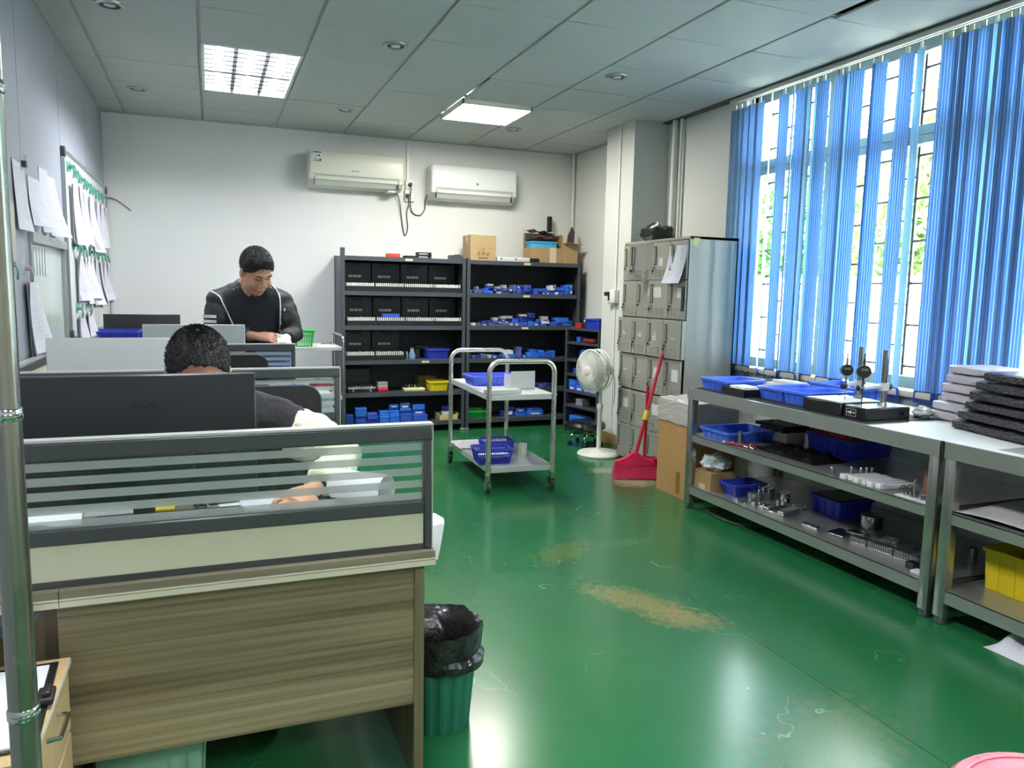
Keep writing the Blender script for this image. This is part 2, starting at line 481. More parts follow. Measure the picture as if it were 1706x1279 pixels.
_nt.links.new(_fr.outputs['Facing'], _pw.inputs[0]); _nt.links.new(_pw.outputs[0], _ma.inputs[0]); _nt.links.new(_ma.outputs[0], _mx.inputs[0]); _nt.links.new(_t.outputs[0], _mx.inputs[1]); _nt.links.new(_g.outputs[0], _mx.inputs[2]); _nt.links.new(_mx.outputs[0], _o.inputs[0])
win = struct(thing('window_1', None, None, (3.72, 2.6, WZ0)))
fx0, fx1 = 3.69, 3.745
f = MB().box(fx0, WY0, WZ0, fx1, WY1, WZ0 + .07).box(fx0, WY0, WZ1 - .06, fx1, WY1, WZ1).box(fx0, WY0, WZ0, fx1, WY0 + .06, WZ1).box(fx0, WY1 - .06, WZ0, fx1, WY1, WZ1)
f.build('window_frame', m_frm, win, True)
MB().box(fx0 - .01, WY0, 2.185, fx1 + .01, WY1, 2.285).box(fx0 - .018, WY0, 2.232, fx0 - .01, WY1, 2.24).build('transom', m_frm, win, True)
mull = [WY1, 3.885, 3.10, 2.33, 1.50, WY0]
for y in mull[1:-1]:
    MB().box(fx0 - .008, y - .03, WZ0, fx1, y + .03, WZ1).build('mullion', m_frm, win, True)
for a, b in zip(mull[1:], mull[:-1]):
    for z0, z1 in ((WZ0 + .05, 2.20), (2.27, WZ1 - .03)):
        MB().box(3.716, a + .01, z0, 3.722, b - .01, z1).build('pane', m_glass, win, True)
MB().rbox(3.575, WY0 - .04, WZ0 - .03, 3.70, WY1 + .03, WZ0 + .006, .006).build('window_sill', mat('cream sill', (226, 220, 190), .5, var=.05), win, True)

# security grille outside the glass
m_bar = mat('dark painted bar', (52, 52, 50), .5, .2)
gr = thing('security_grille', 'dark iron security bars outside the window', 'grille', (3.775, 2.6, WZ0))
ys = []
y = 4.56
while y > WY0: ys.append(y); y -= .1585
for k, y in enumerate(ys):
    MB().box(3.768, y - .008, WZ0, 3.784, y + .008, WZ1).build('bar', m_bar, gr, True)
for k in range(len(ys) - 1):
    for q in range(8):
        z = WZ0 + .12 + .24 * q + (.12 if k % 2 else 0)
        if z < WZ1 - .04:
            MB().box(3.770, ys[k + 1] + .008, z - .006, 3.782, ys[k] - .008, z + .006).build('tie', m_bar, gr, True)

# ---- vertical blind
def blind_material(base, pale):
    m = bpy.data.materials.new('blue blind fabric'); m.use_nodes = True
    nt = m.node_tree; nt.nodes.clear(); L = nt.links.new
    o = nd(nt, 'ShaderNodeOutputMaterial'); tc = nd(nt, 'ShaderNodeTexCoord'); sx = nd(nt, 'ShaderNodeSeparateXYZ'); L(tc.outputs['Object'], sx.inputs[0])
    def math_(op, a, c):
        n = nd(nt, 'ShaderNodeMath', operation=op)
        for i, q in enumerate((a, c)):
            if isinstance(q, (int, float)): n.inputs[i].default_value = q
            else: L(q, n.inputs[i])
        return n.outputs[0]
    fr = math_('FRACT', math_('MULTIPLY', sx.outputs[1], 62.0), 0)
    st = math_('LESS_THAN', math_('ABSOLUTE', math_('SUBTRACT', fr, .5), 0), .09)
    nz = nd(nt, 'ShaderNodeTexNoise'); nz.inputs['Scale'].default_value = 3
    mp = nd(nt, 'ShaderNodeMapping'); mp.inputs['Scale'].default_value = (1, 60, .4); L(tc.outputs['Object'], mp.inputs[0]); L(mp.outputs[0], nz.inputs['Vector'])
    mx = nd(nt, 'ShaderNodeMix', data_type='RGBA'); L(nz.outputs['Fac'], mx.inputs[0]); mx.inputs[6].default_value = lin(base); mx.inputs[7].default_value = lin(pale)
    m2 = nd(nt, 'ShaderNodeMix', data_type='RGBA'); L(math_('MULTIPLY', st, .95), m2.inputs[0]); L(mx.outputs[2], m2.inputs[6]); m2.inputs[7].default_value = lin((206, 228, 248))
    d = nd(nt, 'ShaderNodeBsdfDiffuse'); t = nd(nt, 'ShaderNodeBsdfTranslucent'); L(m2.outputs[2], d.inputs[0]); L(m2.outputs[2], t.inputs[0])
    a = nd(nt, 'ShaderNodeMixShader'); a.inputs[0].default_value = .42; L(d.outputs[0], a.inputs[1]); L(t.outputs[0], a.inputs[2]); L(a.outputs[0], o.inputs[0])
    return m
m_bl = [blind_material((108, 152, 204), (140, 178, 218)), blind_material((140, 182, 216), (170, 206, 226))]  # second copy is paler: light on turned slats put into the colour
m_hem = mat('blind hem', (40, 78, 160), .7)
blind = thing('vertical_blind', 'blue vertical slat blind hanging across the whole window', 'blind', (3.58, 2.7, .768))
rl = MB().box(3.565, .7, 2.718, 3.6, 4.78, 2.742).box(3.562, .7, 2.712, 3.568, 4.78, 2.718).box(3.592, .7, 2.712, 3.598, 4.78, 2.718)
rl.build('rail', mat('white rail metal', (214, 214, 208), .4, .2), blind, True)
def slat_mesh(w, zt, zb, m):
    def fn(u, v):
        s_ = (u - .5) * 2
        return (.006 * (1 - s_ * s_), s_ * w / 2, zb + (zt - zb) * v)
    return MB().sheet(fn, 4, 1, .0012).mesh('slat', m)
sl_me = {(w, k): slat_mesh(w, 1.90, .045, m_bl[k]) for w in (.098, .09) for k in (0, 1)}
hem_me = MB().sheet(lambda u, v: (.006 * (1 - (2 * u - 1) ** 2) + .0008, (u - .5) * .098, .0 + .065 * v), 4, 1, .0035).mesh('hem', m_hem)
clip_me = MB().box(-.004, -.012, 1.895, .004, .012, 1.93).mesh('carrier_clip', mat('clear carrier clip', (220, 225, 215), .3))
slats = [(4.725, 0, 0), (4.665, 8, 1), (4.60, -4, 0), (4.525, 5, 0), (4.460, -3, 0), (4.338, -44, 1), (4.207, 4, 0), (4.128, -46, 0),
         (4.062, 6, 0), (3.985, -14, 1), (3.93, -30, 1), (3.862, 3, 0), (3.722, 4, 0), (3.668, -30, 1), (3.60, 5, 0), (3.49, -40, 0), (3.434, 8, 0),
         (3.262, 3, 0), (3.165, -24, 1), (2.985, 6, 0), (2.925, -18, 0), (2.872, 20, 0), (2.81, 4, 0), (2.745, -25, 1), (2.69, 15, 0), (2.635, 3, 0), (2.57, -10, 0), (2.512, 8, 0)]
y = 2.38
while y > .75:
    slats.append((y, random.choice((-35, 10, -20, 5)), random.choice((0, 1)))); y -= .125
for k, (y, a, c) in enumerate(slats):
    w = .098 if k % 3 else .09
    o = put('slat', sl_me[(w, c)], blind, (0, y - 2.7, 0), rad(a) + PI)
    o.rotation_euler = (rad(random.uniform(-.25, .25)), rad(random.uniform(-.15, .15)), rad(a))
    put('hem', hem_me, o); put('carrier_clip', clip_me, o)
ch = MB(); pts = []
prev = None
for (y, a, c) in slats[:19]:
    if prev is not None:
        for q in range(5):
            t = q / 5; pts.append((3.58, prev + (y - prev) * t, .79 - .02 * math.sin(PI * t)))
    prev = y
ch.tube(pts, .0016, 4)
ch.build('bead_chain', mat('white bead chain', (225, 225, 220), .4), blind, True)
cd = MB().tube([(3.575, 3.035, 2.70), (3.572, 3.03, 2.40), (3.565, 3.02, 2.27), (3.56, 2.985, 2.225), (3.56, 2.97, 2.23)], .002, 5)
cd.build('pull_cord', MATS['white bead chain'], blind, True)

# ---- outside: paving, low white wall, spiky bed, trees
struct(MB().box(3.80, -6, -.5, 26, 20, -.4).build('floor_outside', mat('pale concrete paving', (196, 192, 182), .8, var=.08, vscale=1.5)))
o = MB().rbox(11.0, -2, -.4, 11.25, 22, 1.62, .02).rbox(10.95, -2, 1.62, 11.30, 22, 1.74, .02).build('garden_wall', mat('white rendered garden wall', (232, 230, 222), .7, var=.04))
tag(o, 'white garden wall outside beyond the window', 'wall')
m_leaf = [mat('leaf green', (104, 146, 84), .6, var=.25, vscale=3), mat('leaf yellow green', (140, 168, 96), .6, var=.25, vscale=3)]
m_bark = mat('bark', (92, 78, 60), .9, var=.2, bump=.4, bscale=20)
def leaves(mb, c, r, n, size, m=0):
    for _ in range(n):
        d = Vector((random.gauss(0, 1), random.gauss(0, 1), random.gauss(0, 1))).normalized() * (random.random() ** .4)
        p = Vector(c) + Vector((d.x * r[0], d.y * r[1], d.z * r[2]))
        q = Euler((random.uniform(-1, 1), random.uniform(-1, 1), random.uniform(0, 6.28))).to_matrix().to_4x4(); q.translation = p
        l = size * random.uniform(.6, 1.3)
        mb.add([(-l, 0, 0), (0, -l * .35, .04 * l), (l, 0, 0), (0, l * .35, .04 * l)], [(0, 1, 2, 3)], m, False, q)
for k, (x, y, h, rr) in enumerate([(13.6, 8.2, 5.6, 1.8), (14.2, 12.0, 6.0, 1.9), (13.6, 15.8, 5.4, 1.8), (14.6, 20.0, 6.2, 2.0), (13.8, 4.2, 5.6, 1.9)]):
    t = thing('garden_tree', ['bushy tree outside seen through the wide blind gap', 'tree outside behind the middle slats of the blind', 'tree outside behind the far slats of the blind', 'tall tree outside near the far window jamb', 'tree outside behind the near slats of the blind'][k], 'tree', (x, y, -.4))
    MB().tube([(0, 0, 0), (.05, .05, h * .4), (-.05, .1, h * .8)], [.13, .1, .05], 8).build('trunk', m_bark, t)
    L_ = MB()
    leaves(L_, (0, 0, h * .62), (rr, rr, h * .45), 2600, .2); leaves(L_, (0, .2, h * .36), (rr * .95, rr, h * .3), 1600, .2)
    tag(L_.build('foliage', m_leaf[k % 2], t), kind='stuff')
for k in range(5):
    y = 4.8 + k * 1.75
    t = thing('spiky_plant', '%s spiky plant from the near end, outside before the garden wall' % nth_(k + 1), 'plant', (8.2 + .3 * (k % 2), y, -.4), k, 'spiky plants before the garden wall')
    L_ = MB()
    for q in range(26):
        a = q * 2.4; el = random.uniform(.5, 1.4); l = random.uniform(.7, 1.0)
        dx, dz = math.cos(el) * l * .85, math.sin(el) * l * 1.45
        w = .035
        p = [(0, -w, 0), (0, w, 0), (dx * .6, w, dz * .8), (dx * .6, -w, dz * .8), (dx, 0, dz * .75)]
        L_.add(p, [(0, 1, 2, 3), (3, 2, 4)], 0, False, Matrix.Rotation(a, 4, 'Z'))
    L_.build('leaf_clump', m_leaf[1], t)
# ================================================================== CEILING FITTINGS
def emit_mat(name, col, st):
    m = bpy.data.materials.new(name); m.use_nodes = True
    b = m.node_tree.nodes['Principled BSDF']; b.inputs['Base Color'].default_value = lin((235, 235, 235))
    b.inputs['Emission Color'].default_value = lin(col); b.inputs['Emission Strength'].default_value = st
    return m
m_white = mat('white plastic', (228, 228, 222), .35)
m_ivory = mat('ivory plastic', (222, 222, 208), .3)
m_diff = emit_mat('lit diffuser', (255, 253, 240), LAMP_PANEL); m_tube = emit_mat('lit tube', (244, 246, 255), LAMP_TUBE)
m_mir = mat('mirror louvre', (214, 216, 222), .12, 1.0); m_enam = mat('fitting white enamel', (226, 228, 232), .35)
def led_light(label, y0):
    t = thing('led_panel_light', label, 'light', (2.08, y0 + .29, 2.715))
    a, b, c, d = 1.795, 2.365, y0, y0 + .58
    MB().box(a, c, ZC - .03, b, c + .012, ZC + .01).box(a, d - .012, ZC - .03, b, d, ZC + .01).box(a, c, ZC - .03, a + .012, d, ZC + .01).box(b - .012, c, ZC - .03, b, d, ZC + .01).build('frame', mat('panel frame', (225, 225, 205), .4), t, True)
    MB().box(a + .012, c + .012, ZC - .026, b - .012, d - .012, ZC + .004).build('diffuser', m_diff, t, True)
def louvre_light(label, ly0):
    lx0, lx1, ly1 = 0.0, .56, ly0 + 1.12
    t = thing('louvre_light', label, 'light', (.28, ly0 + .56, 2.68))
    MB().box(lx0, ly0, ZC + .055, lx1, ly1, ZC + .06).build('housing', m_enam, t, True)
    MB().box(lx0 - .012, ly0 - .012, ZC - .012, lx1 + .012, ly0 + .006, ZC + .058).box(lx0 - .012, ly1 - .006, ZC - .012, lx1 + .012, ly1 + .012, ZC + .058).box(lx0 - .012, ly0, ZC - .012, lx0 + .006, ly1, ZC + .058).box(lx1 - .006, ly0, ZC - .012, lx1 + .012, ly1, ZC + .058).build('frame', m_enam, t, True)
    for k in range(3):
        x = lx0 + (k + .5) * (lx1 - lx0) / 3
        MB().cyl((x, ly0 + .03, ZC + .035), (x, ly1 - .03, ZC + .035), .013, n=12).build('tube_lamp', m_tube, t, True)
    for k in range(1, 3):
        x = lx0 + k * (lx1 - lx0) / 3
        MB().prism([(x - .012, ZC - .008), (x + .012, ZC - .008), (x + .003, ZC + .045), (x - .003, ZC + .045)], ly0, ly1, 'y').build('divider', m_mir, t, True)
    for k in range(1, 11):
        y = ly0 + k * (ly1 - ly0) / 11
        MB().prism([(y - .011, ZC - .008), (y + .011, ZC - .008), (y + .002, ZC + .018), (y - .002, ZC + .018)], lx0, lx1, 'x').build('blade', m_mir, t, True)
led_light('lit square LED panel set in the ceiling above the dark shelving', 5.63)
louvre_light('lit ceiling light with mirrored louvre blades above the desks', 5.04)
louvre_light('added louvre ceiling light, out of view near the camera', 1.44)  # added unseen fitting, repeats the ceiling layout to brighten the near desks
led_light('added square LED ceiling panel, out of view behind the camera', -1.57)  # added unseen panel, lights the faces turned towards the camera
louvre_light('added louvre ceiling light, out of view behind the camera', -2.16)  # added unseen fitting, lifts the dark desk fronts
m_dl = mat('downlight ring metal', (170, 172, 170), .3, .7); m_dk = mat('downlight dark cup', (70, 70, 68), .4, .4)
spots = [((-.441, 4.582), 'at the top left of the photo, near the panel wall'), ((1.051, 4.603), 'in the ceiling between the louvre light and the LED panel'), ((-.453, 6.387), 'in the ceiling between the panel wall and the louvre light'),
         ((1.044, 6.357), 'in the ceiling in front of the left air conditioner'), ((2.532, 4.608), 'in the ceiling halfway between LED panel and blind'), ((2.519, 6.433), 'in the ceiling just behind the LED panel')]
for (x, y), w in spots:
    t = thing('downlight', 'small round downlight ' + w, 'light', (x, y, ZC - .006), 0, 'recessed downlights')
    MB().lathe([(.072, .0055), (.07, -.002), (.054, -.006), (.05, -.001), (.052, .0055)], n=24).build('ring', m_dl, t)
    MB().lathe([(.05, .002), (.036, .005), (.0, .005)], n=20).build('cup', m_dk, t)
    MB().lathe([(.03, .0048), (.028, -.004), (.012, -.008), (.0, -.008)], n=16).build('bulb', mat('unlit bulb glass', (200, 202, 198), .15), t)

# ================================================================== AIR CONDITIONERS
def aircon(label, x0, x1, z0, z1, sticker):
    t = thing('air_conditioner', label, 'air conditioner', ((x0 + x1) / 2, 7.3, z0)); w = (x1 - x0) / 2; h = z1 - z0
    prof = [(0, .02), (0, h), (-.15, h), (-.185, h - .015), (-.2, h * .75), (-.205, h * .42), (-.19, h * .2), (-.15, .05), (-.09, 0), (-.03, 0)]
    m = m_ivory if sticker else mat('cool white plastic', (224, 226, 226), .25)
    b = MB(); rings = []
    for x, s_ in ((-w, .93), (-w + .012, 1), (w - .012, 1), (w, .93)):
        cx_, cz_ = -.1, h / 2
        rings.append([(x, cx_ + (p - cx_) * s_ if p < -.001 else 0, cz_ + (z - cz_) * s_) for p, z in prof])
    b.loft(rings, smooth=True); b.build('body', m, t)
    def fp(u, v):
        z = h * .36 + (h * .62) * v
        y = -.209 + .004 * (1 - math.sin(PI * v)) + (.02 * max(0, v - .8) / .2)
        return (-w + .012 + (2 * w - .024) * u, y, z)
    MB().sheet(fp, 8, 6, .006).build('front_panel', m, t)
    def vane(u, v):
        return (-w + .05 + (2 * w - .1) * u, -.202 + .06 * (1 - v), h * .06 + h * .25 * v)
    MB().sheet(vane, 2, 3, .005).build('louvre_vane', mat('vane plastic', (206, 208, 202), .3), t)
    MB().box(-w + .045, -.2, h * .325, w - .04, -.19, h * .335).box(-w + .045, -.16, h * .05, -w + .05, -.195, h * .32).box(w - .05, -.16, h * .05, w - .045, -.195, h * .32).build('vane_gap', mat('dark gap', (60, 62, 62), .6), t)
    if sticker:
        s_ = MB().box(-w + .035, -.2125, h * .68, -w + .11, -.2105, h * .96)
        o = s_.build('energy_sticker', mat('sticker white', (232, 236, 236), .4), t)
        k = MB(); k.box(-w + .037, -.2132, h * .915, -w + .108, -.2125, h * .95); k.box(-w + .037, -.2132, h * .685, -w + .108, -.2125, h * .705)
        F = lambda x, z: frame((x, -.213, z), (1, 0, 0), (0, 0, 1))
        text_into(k, '1.38', .03, F(-w + .072, h * .84), .001, bold=.001)
        for q in range(4): k.box(-w + .04, -.2132, h * (.78 - .02 * q), -w + .07 + .008 * q, -.2125, h * (.786 - .02 * q))
        k.box(-w + .09, -.2132, h * .71, -w + .106, -.2125, h * .76)
        k.build('print', mat('sticker ink', (60, 74, 92), .5), o)
        k = MB()
        for q in range(5): k.box(-.05 + q * .013, -.2118, h * .46, -.041 + q * .013, -.2105, h * (.485 if q else .5))
        k.build('badge', mat('grey badge', (120, 122, 122), .3, .5), t)
        MB().rbox(w - .05, -.196, h * .07, w - .012, -.186, h * .3, .003).build('display_window', mat('display window', (180, 178, 160), .2), t)
        MB().rbox(w - .14, -.15, -.012, w - .06, -.05, .01, .005).build('drain_outlet', mat('vane plastic', (206, 208, 202), .3), t)
    else:
        MB().cyl((.02, -.2105, h * .5), (.02, -.2125, h * .5), .013, n=16).build('badge', mat('silver badge', (200, 202, 204), .2, .6), t)
    return t
aircon('left wall air conditioner, ivory, with energy sticker at its corner', .845, 1.70, 2.235, 2.545, True)
aircon('right wall air conditioner, plain white, beside the socket strip', 1.97, 2.83, 2.185, 2.51, False)
t = thing('socket_strip', 'white vertical wall socket strip between the two air conditioners', 'socket', (1.80, 7.3, 2.17))
MB().rbox(-.04, -.03, .11, .04, 0, .2, .004).build('upper_socket', m_white, t); MB().rbox(-.045, -.034, 0, .05, 0, .108, .004).build('lower_socket', m_white, t)
for (x, z) in ((-.022, .028), (.02, .075)):
    MB().box(x - .006, -.0355, z, x - .003, -.034, z + .012).box(x + .004, -.0355, z, x + .007, -.034, z + .012).box(x - .002, -.0355, z + .014, x + .002, -.034, z + .022).build('slot', mat('socket slot', (50, 50, 50), .5), t)
for x, z in ((.004, .155), (-.024, .05)):
    MB().cyl((x, -.03, z), (x, -.07, z), .02, .015, 12).build('plug', mat('black rubber', (28, 28, 29), .5), t)
struct(MB().box(1.776, 7.284, 2.37, 1.796, 7.3, ZC).build('trim_3', m_white))
m_rub = MATS['black rubber']
def bez(p, n=10):
    """smooth path through points (Catmull-Rom)"""
    P = [Vector(q) for q in p]; out = []
    for i in range(len(P) - 1):
        a, b, c, d = P[max(i - 1, 0)], P[i], P[i + 1], P[min(i + 2, len(P) - 1)]
        for k in range(n):
            s_ = k / n
            out.append(.5 * ((2 * b) + (c - a) * s_ + (2 * a - 5 * b + 4 * c - d) * s_ ** 2 + (3 * b - a - 3 * c + d) * s_ ** 3))
    return out + [P[-1]]
o = MB().tube(bez([(1.66, 7.24, 2.24), (1.70, 7.27, 2.17), (1.725, 7.285, 2.0), (1.745, 7.288, 1.88), (1.762, 7.288, 1.85), (1.785, 7.288, 1.92), (1.775, 7.288, 2.05), (1.79, 7.27, 2.14), (1.777, 7.235, 2.215)]), .0045, 6).build('power_cord', m_rub)
tag(o, 'black cord looping down from the left air conditioner', 'cord')
o = MB().tube(bez([(1.975, 7.24, 2.24), (1.955, 7.27, 2.2), (1.95, 7.285, 2.10), (1.90, 7.288, 2.045), (1.83, 7.288, 2.07), (1.805, 7.27, 2.16), (1.804, 7.228, 2.32)]), .0045, 6).build('power_cord', m_rub)
tag(o, 'black cord running from the right air conditioner to the sockets', 'cord')
o = MB().tube(bez([(X0 + .004, 7.29, 2.04), (-.74, 7.29, 2.04), (-.68, 7.29, 2.01), (-.60, 7.28, 1.945)]), .004, 5).build('loose_wire', mat('grey wire', (110, 108, 100), .6))
tag(o, 'thin loose wire poking from the back wall near the whiteboard', 'wire')
# conduits and pillar box
m_pipe = mat('white conduit', (222, 224, 220), .45)
struct(MB().cyl((3.53, 7.275, 0), (3.53, 7.275, ZC), .018, n=12).build('trim_4', m_pipe))
struct(MB().cyl((3.58, 5.5, 0), (3.58, 5.5, ZC), .024, n=12).cyl((3.59, 5.42, 0), (3.59, 5.42, ZC), .014, n=10).build('trim_5', m_pipe))
struct(MB().box(3.276, 5.855, 1.36, 3.29, 5.875, ZC).box(3.28, 5.858, .1, 3.29, 5.872, 1.25).build('trim_6', m_pipe))
t = thing('wall_switch_box', 'small white switch box with a black adapter on the pillar', 'switch', (3.29, 5.87, 1.25))
MB().rbox(-.045, -.055, 0, 0, .035, .115, .004).build('box', m_white, t); MB().rbox(-.06, .04, .06, -.02, .11, .095, .004).rbox(-.05, .04, .02, -.03, .06, .062, .003).build('adapter', m_rub, t)
MB().rbox(-.04, .035, .0, 0, .06, .06, .003).rbox(-.05, .05, -.005, -.02, .09, .008, .002).build('bracket', m_white, t)

# ================================================================== LEFT WALL: WHITEBOARD, HOOKS, PAPERS
def paper_material(name, base, seed):
    m = bpy.data.materials.new(name); m.use_nodes = True
    nt = m.node_tree; L = nt.links.new; b = nt.nodes['Principled BSDF']; b.inputs['Roughness'].default_value = .8
    tc = nd(nt, 'ShaderNodeTexCoord'); sx = nd(nt, 'ShaderNodeSeparateXYZ'); L(tc.outputs['Generated'], sx.inputs[0])
    def math_(op, a, c=0):
        n = nd(nt, 'ShaderNodeMath', operation=op)
        for i, q in enumerate((a, c)):
            if isinstance(q, (int, float)): n.inputs[i].default_value = q
            else: L(q, n.inputs[i])
        return n.outputs[0]
    line = math_('LESS_THAN', math_('FRACT', math_('MULTIPLY', sx.outputs[2], 34.0)), .42)
    mp = nd(nt, 'ShaderNodeMapping'); mp.inputs['Scale'].default_value = (30, 30, 34); mp.inputs['Location'].default_value = (seed, seed, 0); L(tc.outputs['Generated'], mp.inputs[0])
    nz = nd(nt, 'ShaderNodeTexNoise'); nz.inputs['Scale'].default_value = 1.0; L(mp.outputs[0], nz.inputs['Vector'])
    words = math_('GREATER_THAN', nz.outputs['Fac'], .5)
    marg = math_('MULTIPLY', math_('GREATER_THAN', sx.outputs[2], .18), math_('LESS_THAN', sx.outputs[2], .92))
    marg2 = math_('MULTIPLY', math_('GREATER_THAN', sx.outputs[1], .1), math_('LESS_THAN', sx.outputs[1], .88))
    fac = math_('MULTIPLY', math_('MULTIPLY', math_('MULTIPLY', line, words), math_('MULTIPLY', marg, marg2)), .45)
    mx = nd(nt, 'ShaderNodeMix', data_type='RGBA'); L(fac, mx.inputs[0]); mx.inputs[6].default_value = lin(base); mx.inputs[7].default_value = lin((90, 92, 110))
    L(mx.outputs[2], b.inputs['Base Color'])
    return m
m_pap = [paper_material('printed sheet', (206, 206, 214), 1.0), paper_material('printed form', (196, 196, 206), 5.0), paper_material('printed list', (212, 212, 216), 9.0)]
m_plain = mat('plain white paper', (230, 230, 232), .8)
m_pap2 = mat('worn document paper', (158, 156, 168), .8, var=.2, vscale=14, vstretch=(1, 1, .3))
def hung_sheet(name, label, y, zt, w, h, tilt, lift, m, group=None, layers=1, x=None, twist=0.0, cat='paper'):
    """sheets hanging against the left wall; pulled off it at the bottom by lift"""
    x = X0 if x is None else x
    t = thing(name, label, cat, (x, y, zt - h), 0, group)
    for k in range(layers):
        off = .004 + .006 * k; dy = random.uniform(-.012, .012) * (k > 0); dh = random.uniform(0, .03) * (k > 0)
        def fn(u, v, off=off, dy=dy, dh=dh):
            q = 1 - v
            return (off + lift * q * q * (1 + .6 * (u - .5)) + twist * (u - .5) * q + .004 * math.sin(5 * u + 3 * v + k), (u - .5) * w + tilt * q + dy, dh + (h - dh) * v)
        MB().sheet(fn, 6, 8, .0015).build('sheet', m if k == layers - 1 else m_pap2, t)
    return t
def hook(label, x, y, z, m, group):
    t = thing('suction_hook', label, 'hook', (x, y, z), 0, group)
    MB().lathe([(.0, .004), (.02, .006), (.034, .001), (.036, .0), (.0, 0)], n=18, mtx=Matrix.Rotation(rad(90), 4, 'Y')).build('suction_cup', m, t)
    MB().cyl((.005, 0, 0), (.028, 0, 0), .012, .011, 10).build('knob', m, t)
    MB().tube(bez([(.026, 0, 0), (.034, .004, -.03), (.03, .012, -.055), (.026, .03, -.062), (.026, .04, -.045), (.026, .038, -.036)], 5), .0045, 7).build('hook_arm', m, t)
    return t
m_grn = mat('translucent green plastic', (92, 160, 138), .25, var=.1, spec=.6); m_clr = mat('clear smoke plastic', (170, 170, 168), .2)
wb = thing('whiteboard', 'aluminium framed whiteboard covered with hooks and documents on the panel wall', 'whiteboard', (X0, 6.28, 1.0))
MB().box(0, -.985, 0, .012, .985, 1.105).build('board', mat('whiteboard enamel', (222, 226, 222), .2), wb)
MB().box(0, -1.0, -.01, .02, -.985, 1.12).box(0, .985, -.01, .02, 1.0, 1.12).box(0, -1.0, -.015, .02, 1.0, .0).box(0, -1.0, 1.105, .02, 1.0, 1.12).build('frame', m_alu, wb)
for y in (-1.0, .97):
    for z in (-.02, 1.07): MB().rbox(-.001, y - .005, z, .026, y + .035, z + .06, .004).build('corner_cap', mat('dark grey cap', (80, 84, 84), .5), wb)
MB().rbox(.005, -.5, -.055, .07, .5, -.03, .006).build('pen_tray', m_alu, wb)
WBX = X0 + .013
hz = [(5.42, 2.03), (5.52, 2.045), (5.66, 2.03), (5.82, 2.01), (5.95, 2.02), (6.10, 2.01), (6.25, 2.02), (6.42, 2.01), (6.6, 2.02), (6.8, 2.01), (7.0, 2.02)]
for q, (y, z) in enumerate(hz): hook('green suction hook, %s from the left in the top row on the whiteboard' % nth_(q + 1), WBX, y, z, m_grn, 'green hooks in the whiteboard top row')
hz = [(5.52, 1.565), (5.66, 1.56), (5.82, 1.56), (5.98, 1.60), (6.2, 1.55), (6.4, 1.56), (6.62, 1.55), (6.85, 1.56), (7.05, 1.55)]
for q, (y, z) in enumerate(hz): hook('green suction hook, %s from the left in the middle row on the whiteboard' % nth_(q + 1), WBX, y, z, m_grn, 'green hooks in the whiteboard middle row')
for k, (y, z) in enumerate(((5.52, 1.17), (5.92, 1.18))): hook(('green hook low on the whiteboard, nearer the desks' if k == 0 else 'green hook low on the whiteboard, nearer the back wall'), WBX, y, z, m_grn, None)
top = [(5.50, 1.935, .2, .37), (5.75, 1.95, .13, .37), (5.92, 1.93, .2, .36), (6.22, 1.93, .22, .38), (6.55, 1.93, .16, .36), (6.80, 1.94, .16, .35), (7.02, 1.93, .14, .34)]
for k, (y, z, w, h) in enumerate(top):
    hung_sheet('document_bundle', 'document bundle, %s from the left in the upper row on the whiteboard' % nth_(k + 1), y, z, w * .62, h, random.uniform(-.02, .02), random.uniform(.005, .04), m_pap[k % 3], 'documents in the upper whiteboard row', 3, WBX + .012, random.uniform(-.02, .05), 'document')
low = [(5.60, 1.50, .2, .3), (5.78, 1.50, .14, .33), (5.92, 1.51, .12, .3), (6.08, 1.5, .16, .34), (6.3, 1.5, .2, .33), (6.55, 1.49, .16, .33), (6.78, 1.5, .18, .32), (7.0, 1.5, .16, .3)]
for k, (y, z, w, h) in enumerate(low):
    hung_sheet('document_bundle', 'thick document bundle, %s from the left in the lower row on the whiteboard' % nth_(k + 1), y, z, w * .6, h, random.uniform(-.03, .03), random.uniform(.01, .05), m_pap[k % 3], 'documents in the lower whiteboard row', 4, WBX + .012, random.uniform(-.03, .05), 'document')
hung_sheet('document_bundle', 'short note strip under the low hook nearer the desks', 5.58, 1.12, .16, .2, 0, .02, m_pap[1], None, 2, WBX + .012, .03, 'document')
hung_sheet('document_bundle', 'short note strip under the low hook nearer the back wall', 5.95, 1.13, .16, .2, .02, .02, m_pap[2], None, 2, WBX + .012, .03, 'document')
# sheets hung straight on the grey panels
hung_sheet('hanging_sheet', 'leftmost white sheet clipped to the grey panel wall', 4.12, 1.87, .21, .31, .01, .025, m_pap[2], None, 1, None, .01)
hung_sheet('hanging_sheet', 'second paper from the left pinned on the grey panel above the hatch', 4.44, 1.835, .24, .235, .02, .05, m_pap[0], None, 1, None, .04)
hung_sheet('hanging_sheet', 'third paper from the left, tall, pinned above the hatch', 4.69, 1.915, .19, .33, .02, .045, m_pap[0], None, 1, None, .05)
hung_sheet('hanging_sheet', 'fourth paper from the left, pinned next to the whiteboard', 4.90, 1.90, .19, .32, .02, .045, m_pap[0], None, 1, None, .05)
t = thing('binder_clip', 'small dark clip holding the leftmost sheet', 'clip', (X0 + .005, 4.20, 1.855))
MB().prism([(-.018, 0), (.018, 0), (.01, .028), (-.01, .028)], .001, .02, 'x').build('clip_body', mat('dark clip metal', (60, 60, 62), .4, .6), t); MB().tube([(.012, -.01, .024), (.016, -.012, .05), (.016, .012, .05), (.012, .01, .024)], .002, 5).build('clip_arm', m_chrome, t)
hook('green suction hook beside the glazed hatch', X0, 3.86, 1.40, m_grn, None)
hook('clear smoky suction hook beside the glazed hatch, holding a bundle', X0, 4.16, 1.39, m_clr, None)
